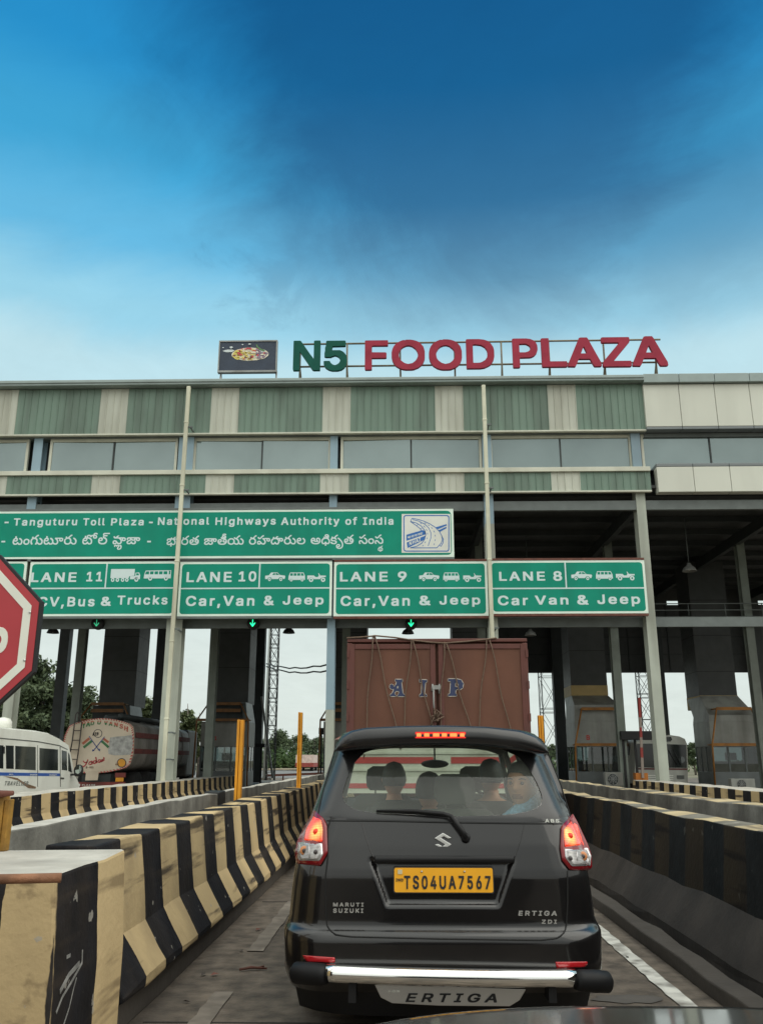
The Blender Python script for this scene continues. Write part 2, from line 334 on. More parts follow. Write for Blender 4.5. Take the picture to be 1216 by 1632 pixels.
FONT = '''
 |47|
&|126|37,-7 30,-6 22,-3 15,3 6,14 3,24 3,41 6,51 11,59 22,69 23,71 16,81 14,89 13,99 14,111 18,121 25,128 35,133 65,133 72,130 81,121 85,114 87,106 87,94 84,84 78,76 67,66 66,64 80,48 82,60 102,61 105,61 107,59 107,39 101,21 114,6 114,-4 110,-6 87,-6 82,-1 80,0 75,-3 60,-7;42,19 55,19 60,21 61,24 42,47 40,47 34,41 31,34 32,27;46,89 47,88 55,93 59,101 52,109 47,108 42,104 41,99
,|61|6,-36 4,-34 4,-24 11,21 16,23 38,23 39,21 39,11 27,-34 21,-36
-|127|25,42 23,44 23,49 23,64 25,66 85,66 87,66 89,64 89,44 87,42
0|127|46,-7 38,-5 26,2 14,16 11,24 6,51 6,76 9,94 12,104 20,119 26,125 33,130 51,135 73,133 81,130 92,121 97,114 103,101 107,76 107,46 105,44 104,31 97,14 86,0 76,-5 66,-7;54,19 58,18 63,21 73,31 78,44 80,59 81,61 78,84 76,91 68,103 58,109 49,106 40,96 36,85 33,71 33,54 38,34 46,23
1|127|15,-6 14,-4 13,1 14,16 15,18 45,18 48,21 48,99 43,96 28,85 18,85 16,91 16,111 45,133 73,133 75,129 75,19 100,18 102,16 102,-4 98,-6
2|127|12,-6 10,-1 10,16 58,66 68,79 72,86 74,91 72,99 68,104 65,106 55,109 47,106 42,102 35,85 15,85 11,89 11,101 13,109 18,119 25,125 32,130 40,133 62,135 80,131 85,128 92,121 99,111 101,99 101,84 99,76 89,59 54,21 55,20 57,20 97,20 102,19 103,16 103,-4 97,-6
3|127|42,-7 32,-5 22,0 11,11 6,21 5,36 7,38 10,38 30,38 33,36 34,31 40,24 50,19 57,18 65,21 72,27 75,31 76,36 75,41 70,49 62,54 52,57 37,57 34,59 34,79 41,89 58,106 55,108 15,108 13,111 13,131 17,133 97,133 99,129 99,111 71,79 85,73 92,68 101,56 104,41 104,29 101,16 96,9 90,2 82,-3 65,-7
4|127|66,-5 64,21 6,22 4,26 4,44 56,131 59,133 79,133 83,131 83,121 38,46 64,46 66,83 69,85 89,85 91,79 91,47 94,46 106,46 108,44 108,24 106,22 94,22 91,20 91,-4 89,-6 71,-6
5|127|44,-7 31,-3 18,6 12,16 10,21 9,36 14,38 34,38 38,29 46,21 54,18 59,19 66,23 72,29 77,41 74,49 69,57 61,62 54,64 41,59 39,57 19,57 12,59 12,74 14,86 14,99 17,109 18,129 21,133 24,133 94,133 97,131 97,111 96,109 91,108 44,107 41,89 41,88 74,88 84,83 92,76 100,64 103,54 103,31 100,19 92,6 81,-3 66,-7
6|127|47,-7 37,-5 27,0 21,6 16,14 13,19 10,31 11,51 13,61 19,74 53,126 60,133 82,133 85,131 85,121 59,84 75,83 82,80 90,75 96,69 101,56 102,49 103,46 103,34 101,21 96,11 85,0 80,-3 67,-7;53,19 60,18 65,21 73,29 76,39 75,46 70,54 62,59 57,60 50,59 46,56 41,51 37,41 39,31 44,24
7|127|22,-6 20,-4 20,9 70,106 69,108 67,108 12,108 10,114 10,131 14,133 102,133 104,129 104,109 49,-1 44,-6
8|127|44,-7 37,-6 24,0 13,11 8,21 7,41 10,54 21,66 15,76 12,84 12,106 18,119 24,125 32,130 49,135 64,135 82,130 89,125 98,114 101,104 101,86 98,76 91,66 98,61 104,51 106,39 106,26 101,11 89,0 84,-3 67,-7;51,19 62,18 67,21 72,23 77,31 77,39 74,44 64,52 57,53 49,52 41,46 37,41 35,36 36,29 42,23;53,79 59,78 65,81 72,89 74,94 69,103 59,109 54,109 44,104 39,94 43,86 48,81
9|127|30,-5 28,-4 28,6 53,41 52,43 37,45 30,48 16,61 13,66 10,81 10,96 13,109 19,119 25,125 32,130 40,133 60,135 75,133 85,128 96,116 99,111 103,94 103,81 101,69 93,51 56,-4 52,-6;49,69 55,67 62,68 70,74 75,81 76,89 73,99 67,105 60,109 55,109 46,104 39,96 37,89 41,76
A|134|0,-5 -1,-4 -1,6 44,131 50,133 73,133 77,126 103,54 119,11 120,-4 115,-6 95,-6 92,-1 80,30 40,30 38,28 29,1 25,-6;48,56 71,56 60,90 58,86
B|128|11,-6 9,-1 9,131 14,133 64,133 81,131 89,128 100,116 105,104 104,81 103,76 96,66 102,61 106,56 110,44 110,24 105,11 94,0 86,-3 74,-6;36,21 39,20 61,20 70,21 79,26 82,31 82,39 75,46 66,52 36,52;36,79 39,77 59,77 66,79 77,89 78,94 77,96 74,102 66,106 54,108 36,107
C|141|56,-7 46,-5 34,0 20,11 12,24 7,36 4,54 4,74 7,91 12,104 20,116 34,127 46,133 56,133 59,135 74,135 86,133 99,128 106,123 113,116 118,109 122,99 123,84 121,82 119,82 99,82 92,94 81,104 76,106 69,108 59,107 54,104 49,102 41,94 33,79 31,61 36,41 41,34 49,26 57,21 66,18 76,21 85,26 94,36 95,41 99,46 121,46 123,44 123,31 115,14 106,5 99,0 86,-6 76,-7
D|139|11,-6 9,-1 9,131 14,133 61,133 81,130 94,125 104,117 110,109 118,94 121,79 121,49 118,34 110,19 105,11 96,5 81,-3 64,-6;36,21 39,20 54,20 64,21 71,24 84,33 92,46 94,59 94,71 92,81 84,95 71,104 64,106 49,108 39,108 36,106
E|118|11,-6 9,-1 9,131 14,133 96,133 98,131 98,126 98,111 96,108 39,108 36,106 36,78 91,77 95,74 95,69 95,54 91,52 36,52 36,21 39,20 96,20 100,16 100,-4 94,-6
F|116|11,-6 9,-1 9,131 14,133 96,133 98,131 98,126 98,111 96,108 39,108 36,106 36,76 89,75 92,71 92,51 86,49 36,49 36,-4 31,-6
G|144|56,-7 39,-3 24,7 18,14 9,29 7,36 4,54 4,74 7,91 15,109 26,122 34,128 46,133 59,135 74,135 76,133 84,133 99,128 109,120 115,114 123,99 123,84 119,82 99,82 95,86 92,94 81,104 69,108 56,106 49,102 41,94 33,79 31,61 36,41 41,33 52,24 66,19 76,21 89,29 94,36 97,44 71,44 66,45 65,51 66,68 71,70 121,70 124,68 125,64 125,39 123,29 115,14 104,2 96,-2 79,-7
H|143|11,-6 9,-1 9,131 11,133 16,133 34,133 36,131 36,78 91,78 93,81 93,131 99,133 119,132 120,129 120,-4 116,-6 111,-6 96,-6 93,-4 93,51 91,53 39,53 36,51 36,-4 31,-6
I|89|4,-6 2,-1 3,19 22,20 24,21 24,106 22,108 3,109 2,114 2,131 7,133 67,133 72,132 73,126 72,109 69,108 54,108 51,106 51,21 54,20 69,20 72,18 72,-4 67,-6
J|113|37,-7 22,-3 17,0 10,6 6,14 4,21 3,46 5,48 7,48 27,48 29,46 32,29 39,21 47,18 57,24 62,36 63,131 67,133 87,133 89,131 89,129 89,24 86,14 84,9 75,0 65,-5 57,-7
K|130|11,-6 9,-1 9,131 11,133 16,133 34,133 36,131 36,78 86,133 114,133 116,131 116,129 115,119 83,86 70,71 115,9 116,-4 111,-6 89,-6 49,50 36,36 36,-4 31,-6
L|112|11,-6 9,-1 9,131 14,133 34,133 36,131 36,129 36,21 39,20 94,20 96,14 96,-4 91,-6
M|171|11,-6 9,-1 9,131 11,133 16,133 39,133 43,131 70,64 79,39 82,51 113,131 119,133 141,133 146,132 147,129 147,-4 144,-6 139,-6 124,-6 120,-4 120,61 120,66 119,67 93,-1 89,-6 71,-6 66,-4 39,64 37,66 36,70 36,-4 31,-6
N|145|11,-6 9,-1 9,131 11,133 16,133 36,133 40,131 81,66 93,49 94,46 94,131 99,133 119,133 121,131 121,129 121,-4 119,-6 114,-6 96,-6 90,-4 36,82 36,-4 31,-6
O|147|56,-7 46,-5 34,0 20,11 12,24 7,36 4,54 4,74 7,91 12,104 20,116 34,127 46,133 56,133 59,135 74,135 86,133 99,128 106,123 113,116 123,101 128,79 128,49 127,41 120,21 115,14 104,3 86,-6 76,-7;65,19 81,23 90,31 94,36 99,46 102,56 102,71 99,81 94,91 81,104 69,108 59,107 54,104 49,102 41,94 33,79 31,66 33,49 36,41 41,34 52,24
P|125|11,-6 9,-1 9,131 14,133 64,133 81,130 91,125 102,114 107,99 108,81 107,74 103,61 94,50 84,44 76,42 37,41 36,39 36,-4 31,-6;37,66 59,66 68,69 74,73 78,79 80,86 79,94 74,101 64,107 54,108 36,107 36,69
R|126|11,-6 9,-1 9,131 14,133 64,133 81,131 89,128 96,122 103,114 105,109 108,96 108,81 105,66 100,59 94,52 88,49 110,9 111,-4 106,-6 84,-5 57,44 39,44 36,41 36,-4 31,-6;36,71 39,70 61,70 71,73 79,81 80,89 77,99 71,104 64,107 54,108 36,107
S|125|41,-7 33,-6 21,0 9,11 4,26 5,39 8,40 28,40 32,36 33,31 37,26 43,21 51,18 62,19 76,26 80,34 79,39 68,47 38,55 26,60 15,69 9,76 7,86 7,101 9,109 17,121 31,131 38,133 51,135 63,135 76,133 88,128 102,114 105,106 105,91 103,89 101,89 81,89 79,91 76,99 71,104 58,109 53,109 42,104 35,96 36,91 44,84 57,79 71,76 86,70 98,62 105,54 108,44 107,21 100,9 91,0 81,-5 61,-8
T|126|44,-6 42,-1 42,106 39,108 4,108 2,114 2,131 7,133 104,133 109,132 110,114 109,109 104,108 72,108 69,106 69,-4 64,-6
U|143|51,-7 36,-3 26,3 18,11 12,21 9,36 9,131 11,133 16,133 34,133 36,131 36,49 39,36 46,26 54,21 61,19 66,18 76,21 81,25 89,34 92,39 93,49 93,131 99,133 119,132 120,129 120,36 116,19 113,14 103,4 94,-3 79,-7
V|134|48,-6 44,-1 1,119 -1,121 -1,131 0,133 8,133 23,133 27,131 60,35 92,129 95,133 118,133 121,131 121,121 76,-1 73,-6
Y|132|48,-6 46,-4 46,-1 46,46 -1,121 -1,131 5,133 23,133 28,132 57,84 60,83 90,133 113,133 118,132 119,121 73,48 72,-4 68,-6
Z|123|6,-6 4,-1 5,16 67,106 64,108 6,108 4,114 4,131 9,133 99,133 104,132 105,129 105,111 43,21 44,20 46,20 104,20 106,14 106,-4 101,-6
a|111|26,-7 16,-3 11,0 5,9 2,21 2,36 4,44 9,50 16,55 34,60 49,61 61,64 62,69 54,76 46,77 39,74 29,64 14,65 5,69 5,79 9,86 16,93 29,100 36,101 61,101 71,98 76,96 83,89 88,81 90,69 90,-4 86,-6 69,-6 66,-6 64,-3 59,-5 44,-8;36,19 44,17 54,21 61,29 64,39 46,37 34,32 29,26
c|113|40,-7 32,-5 22,0 13,9 8,16 5,24 3,39 3,59 6,71 14,86 27,98 37,101 67,101 80,95 87,89 91,84 95,76 95,66 93,64 82,60 72,60 65,70 60,74 52,77 45,74 40,71 32,59 29,46 32,34 37,26 42,21 47,18 52,18 57,19 65,23 72,35 82,35 90,33 96,29 96,19 94,14 89,6 77,-3 65,-7
d|120|37,-7 25,-3 17,3 11,11 6,21 3,36 3,56 5,71 8,79 13,86 22,95 32,100 62,101 72,96 73,131 77,133 97,132 98,129 98,-4 95,-6 77,-6 75,-6 72,-2 67,-5 60,-7;47,19 56,19 62,23 70,34 73,44 73,51 70,61 65,69 59,74 52,77 43,74 37,69 32,61 30,51 30,44 35,29 42,21
e|115|40,-7 32,-5 22,0 13,9 8,16 5,24 3,39 3,56 6,71 14,86 27,98 37,101 67,100 75,98 82,93 89,86 94,79 98,61 98,39 92,37 32,37 32,34 34,29 42,21 52,18 60,19 65,22 72,31 87,31 96,26 96,16 91,6 87,3 75,-5 65,-7;32,61 69,61 68,66 63,71 60,74 52,77 42,74 34,66
f|77|15,-5 14,-1 14,74 13,77 -2,77 -4,79 -4,99 -2,101 14,101 14,114 17,124 28,135 40,138 60,137 65,134 64,119 62,114 60,112 45,111 43,109 41,104 43,101 60,101 62,99 62,84 62,79 60,77 43,77 41,74 41,-4 35,-6
g|120|35,-42 22,-38 11,-29 8,-24 8,-14 9,-11 20,-5 30,-5 42,-16 52,-19 60,-17 67,-12 70,-9 73,1 65,-3 45,-5 32,-3 25,0 16,6 11,14 6,24 3,36 3,59 5,71 8,79 13,86 20,93 32,100 62,101 72,96 75,101 97,101 99,96 99,-4 96,-21 94,-26 85,-35 75,-41 60,-43;47,21 55,21 61,24 68,31 73,44 73,51 68,66 60,74 52,77 43,74 37,69 32,61 30,51 29,46 34,31 42,23
h|116|9,-6 7,-1 8,131 12,133 32,133 34,129 34,97 44,101 72,101 79,98 89,89 91,84 94,74 94,-4 92,-6 87,-6 72,-6 68,-4 68,56 67,64 65,69 60,74 52,77 44,74 39,70 34,59 34,-4 29,-6
i|55|9,-6 7,-1 7,99 12,101 32,101 33,99 34,96 33,-4 29,-6;14,105 9,108 5,114 5,129 12,136 32,135 36,131 36,111 29,106
k|109|9,-6 7,-1 8,131 12,133 32,133 34,129 34,68 67,101 89,101 94,99 94,89 60,54 96,9 97,6 97,-4 92,-6 69,-6 42,29 39,32 37,33 34,29 34,-4 29,-6
l|61|19,-4 10,4 7,14 7,129 9,133 29,133 34,131 34,129 34,24 37,19 47,18 49,16 50,-4 44,-6 24,-6
n|116|9,-6 7,-1 8,99 9,101 29,101 32,101 34,97 44,101 69,101 79,98 89,89 94,76 94,-4 92,-6 87,-6 72,-6 68,-4 68,56 67,64 65,69 60,74 52,77 44,74 39,70 34,59 34,-4 29,-6
o|118|40,-7 32,-5 22,0 13,9 8,16 5,24 3,39 3,59 6,71 14,86 27,98 37,101 70,100 80,95 92,84 96,76 101,59 101,36 99,26 94,14 89,6 77,-3 65,-7;47,19 52,18 57,19 65,23 70,31 74,44 73,56 70,64 64,71 55,76 50,77 40,71 32,59 29,49 30,44 35,29 42,21
p|120|9,-41 7,-36 8,99 12,101 32,101 34,96 42,100 69,101 79,98 87,93 93,86 101,71 103,61 103,34 98,16 89,4 82,-3 77,-5 69,-7 47,-7 34,-3 34,-39 32,-41 29,-41;50,19 59,18 67,23 70,26 75,36 76,44 75,59 73,64 64,73 57,77 52,76 41,69 36,61 34,54 34,41 36,34 43,24
r|79|9,-6 7,-1 8,99 12,101 32,101 34,98 42,101 64,101 66,96 65,76 45,74 37,66 34,60 34,-4 29,-6
s|105|33,-7 25,-6 15,0 9,6 4,16 5,29 18,32 28,32 32,24 35,21 45,17 53,19 61,26 55,32 30,37 23,40 15,45 11,49 6,61 7,79 8,84 14,91 28,100 35,101 63,101 75,95 81,89 86,79 86,69 75,64 63,64 55,74 48,77 43,77 38,74 35,71 34,69 40,63 70,56 84,46 86,41 89,31 89,21 86,11 80,3 73,-3 65,-6 58,-7
t|71|25,-5 17,1 11,11 11,76 -2,77 -4,81 -4,99 -2,101 11,101 11,121 15,123 35,123 37,121 37,101 53,101 56,99 56,79 53,77 37,76 37,24 43,18 53,18 56,16 59,6 59,-4 53,-6 30,-6
u|116|27,-4 16,4 8,19 7,26 8,99 9,101 14,101 32,101 34,99 34,34 39,23 48,19 52,18 58,21 63,26 67,32 68,39 68,99 74,101 92,101 94,99 94,96 94,-4 89,-6 72,-6 69,-1 62,-5 57,-6 32,-6
w|156|29,-5 0,89 0,99 2,100 22,101 27,99 42,45 45,51 58,99 62,101 82,101 85,99 86,96 99,43 113,94 115,99 117,101 122,101 139,101 141,99 141,86 122,26 114,-4 112,-5 92,-6 87,-4 72,48 69,46 56,-4 49,-6
y|111|18,-42 8,-40 6,-39 6,-29 9,-19 11,-17 23,-16 27,-14 31,-9 33,1 -1,89 -1,99 1,100 8,101 23,101 27,99 48,38 58,64 69,96 73,101 96,101 97,99 97,86 55,-24 52,-29 43,-38 38,-40 31,-41 28,-42
z|109|7,-6 5,-1 5,16 50,74 49,75 47,75 9,75 7,79 7,99 12,101 87,101 89,96 88,76 46,21 47,20 84,20 89,19 90,16 90,-4 84,-6
====
a|1808|1454,-80 1446,-77 1442,-73 1438,-67 1437,-62 1439,-46 1451,-31 1453,-26 1451,-23 1446,-23 1441,-28 1438,-36 1426,-36 1424,-35 1421,-26 1415,-23 1411,-28 1413,-33 1412,-38 1401,-41 1397,-35 1396,-22 1398,-15 1403,-11 1408,-9 1422,-9 1431,-15 1442,-9 1458,-9 1465,-14 1469,-20 1478,-9 1483,-9 1493,-19 1497,-28 1498,-40 1498,-51 1493,-65 1479,-77 1467,-80;1461,-65 1472,-62 1478,-56 1482,-47 1480,-33 1471,-21 1468,-35 1452,-58 1456,-64;58,-3 44,4 36,15 31,31 31,54 34,69 40,79 47,87 60,94 59,117 78,118 79,117 79,96 88,91 94,85 98,74 98,63 93,51 81,43 65,41 49,46 50,31 56,21 65,15 74,15 79,17 85,22 90,36 106,36 111,24 119,16 131,15 139,19 144,31 144,44 141,53 131,65 112,78 113,83 119,94 121,94 128,93 137,87 147,78 155,69 163,51 164,29 159,12 153,4 144,-2 137,-4 119,-4 108,0 99,9 92,2 81,-3;203,-3 187,5 177,17 173,31 175,54 183,69 197,78 213,82 235,78 250,67 257,54 259,31 255,19 246,6 233,-2 221,-4;283,-3 271,22 268,49 273,71 281,81 290,88 284,101 284,106 296,111 303,111 307,99 312,95 315,95 323,101 346,128 360,136 372,136 375,133 375,119 365,117 359,113 340,92 355,81 363,69 366,56 365,34 369,34 385,18 394,15 406,16 414,24 416,40 412,53 400,67 384,78 389,94 396,94 417,80 425,71 432,58 435,42 435,31 434,21 429,10 421,2 406,-4 388,-4 381,-2 371,4 360,14 351,-3 335,2 332,4 332,8 341,21 346,35 346,54 343,63 337,71 326,76 317,77 304,75 299,71 290,58 288,47 290,31 302,8 302,4 290,-2;474,-3 460,4 451,17 447,29 446,53 449,65 455,79 465,89 475,94 476,118 495,117 494,96 509,87 514,72 511,54 501,45 481,41 465,46 465,38 468,26 474,18 481,15 490,15 499,20 503,26 506,36 522,36 528,23 538,15 551,16 557,22 561,37 556,53 544,67 528,78 529,83 535,95 540,94 553,87 567,74 573,65 578,53 579,31 594,18 604,14 612,15 621,21 625,29 625,38 623,47 616,60 608,67 593,78 593,81 599,94 683,94 697,89 704,83 707,76 707,58 702,47 697,43 690,40 674,39 665,41 655,51 652,60 654,76 628,77 641,56 644,42 644,29 641,15 637,9 628,0 619,-3 594,-3 583,2 574,9 563,0 553,-4 535,-4 528,-2 519,4 515,9 501,-2 488,-4;754,-3 740,2 729,12 722,22 718,35 718,53 722,67 729,78 741,88 736,97 735,106 753,111 759,97 765,95 774,102 799,130 812,136 824,135 825,119 810,114 791,92 803,84 814,69 819,49 818,35 822,34 838,19 847,15 858,15 863,18 868,24 870,38 865,54 858,64 838,78 838,81 844,94 849,95 871,80 880,69 886,58 889,44 889,31 884,12 872,0 862,-4 847,-4 835,-2 821,7 813,16 803,6 788,-2 779,-4;992,-3 979,4 970,17 966,31 966,51 968,65 973,78 985,89 994,94 994,117 1013,118 1013,96 1019,94 1018,115 1022,122 1033,130 1046,132 1058,132 1067,129 1076,121 1081,127 1088,130 1107,133 1109,147 1113,153 1124,159 1147,159 1159,151 1164,144 1163,138 1147,135 1141,142 1137,144 1130,142 1125,137 1128,132 1138,131 1147,127 1157,115 1159,97 1157,90 1154,85 1146,79 1138,77 1122,77 1110,82 1105,88 1103,96 1104,114 1093,112 1088,106 1083,97 1067,97 1062,108 1053,114 1044,114 1040,112 1036,106 1036,103 1040,97 1047,95 1058,95 1069,89 1081,79 1091,67 1098,51 1098,26 1095,13 1088,4 1074,-3 1054,-4 1046,-1 1033,8 1024,0 1017,-3;1219,-3 1203,2 1194,7 1184,17 1179,28 1175,44 1175,56 1177,69 1182,79 1192,89 1206,95 1219,95 1229,90 1236,83 1239,72 1236,54 1231,49 1221,43 1204,41 1196,44 1197,35 1208,22 1228,15 1246,15 1265,22 1276,35 1278,42 1278,51 1275,60 1267,69 1253,78 1246,80 1240,85 1236,90 1236,108 1241,117 1234,128 1234,142 1240,151 1253,157 1326,158 1326,140 1262,140 1258,139 1253,135 1254,129 1258,127 1294,126 1296,124 1296,109 1263,108 1258,107 1254,101 1260,95 1274,95 1276,89 1289,76 1294,67 1296,60 1298,44 1296,31 1291,19 1278,5 1262,-2 1242,-4;1390,-3 1383,0 1375,8 1371,21 1373,38 1385,51 1392,54 1404,54 1417,50 1425,44 1444,21 1456,14 1467,16 1473,22 1476,38 1475,47 1468,60 1460,67 1444,77 1397,77 1390,80 1382,88 1379,96 1377,103 1378,107 1388,111 1396,110 1400,99 1406,95 1416,103 1429,119 1451,120 1454,119 1454,115 1445,108 1437,95 1517,95 1533,91 1544,79 1547,71 1546,60 1541,47 1537,43 1528,40 1512,39 1501,43 1496,48 1495,26 1493,17 1488,8 1478,0 1467,-4 1449,-4 1438,0 1428,9 1421,2 1412,-3;1578,-3 1567,2 1561,10 1557,22 1559,35 1563,42 1569,48 1597,61 1602,67 1602,71 1596,77 1583,77 1577,71 1576,57 1560,55 1557,63 1557,76 1563,87 1569,91 1583,95 1706,95 1721,92 1729,87 1734,81 1737,71 1736,54 1729,45 1719,40 1699,40 1690,44 1683,54 1682,67 1684,76 1679,77 1679,63 1677,58 1670,51 1663,47 1654,45 1638,45 1626,48 1617,53 1610,46 1588,37 1579,29 1577,24 1579,18 1587,15 1594,14 1601,16 1607,21 1610,26 1613,36 1629,36 1637,20 1646,15 1654,15 1662,18 1665,24 1661,42 1672,48 1678,48 1684,33 1684,17 1680,8 1672,0 1660,-4 1642,-4 1631,0 1622,9 1612,0 1603,-3;209,15 221,15 226,16 234,22 239,31 240,40 237,51 232,56 224,62 213,63 204,60 197,54 194,47 194,30 200,21;761,15 772,14 785,18 792,24 798,33 800,44 798,56 791,69 781,75 769,77 754,74 745,67 739,58 738,46 740,33 749,20;999,15 1010,15 1017,19 1022,26 1026,36 1042,36 1047,22 1054,16 1063,14 1071,17 1077,22 1080,33 1077,51 1069,62 1058,71 1047,77 1033,79 1031,58 1022,46 1015,43 1004,41 992,43 985,46 984,35 986,28 991,21;1396,15 1406,15 1415,24 1404,35 1396,35 1390,28 1391,21;676,56 685,56 690,63 689,71 681,76 674,77 670,69 671,62;1515,56 1522,56 1528,62 1528,71 1524,75 1519,77 1513,77 1509,71 1509,62;1705,56 1714,56 1719,62 1719,67 1717,73 1704,77 1701,72 1699,65 1702,58;59,60 71,59 75,62 79,67 78,74 71,78 62,75 52,63;475,60 483,59 490,61 494,65 494,72 487,78 479,76 468,63;994,60 1001,59 1010,61 1014,67 1012,74 1004,78 994,73 988,63;1200,60 1206,59 1216,62 1219,65 1219,72 1212,78 1203,75 1195,63;1489,63 1490,62 1491,63 1493,76 1481,77;1641,63 1649,63 1656,65 1660,69 1658,74 1649,77 1621,77 1624,70;1126,94 1135,93 1141,99 1139,108 1136,112 1129,114 1124,113 1120,103 1122,97
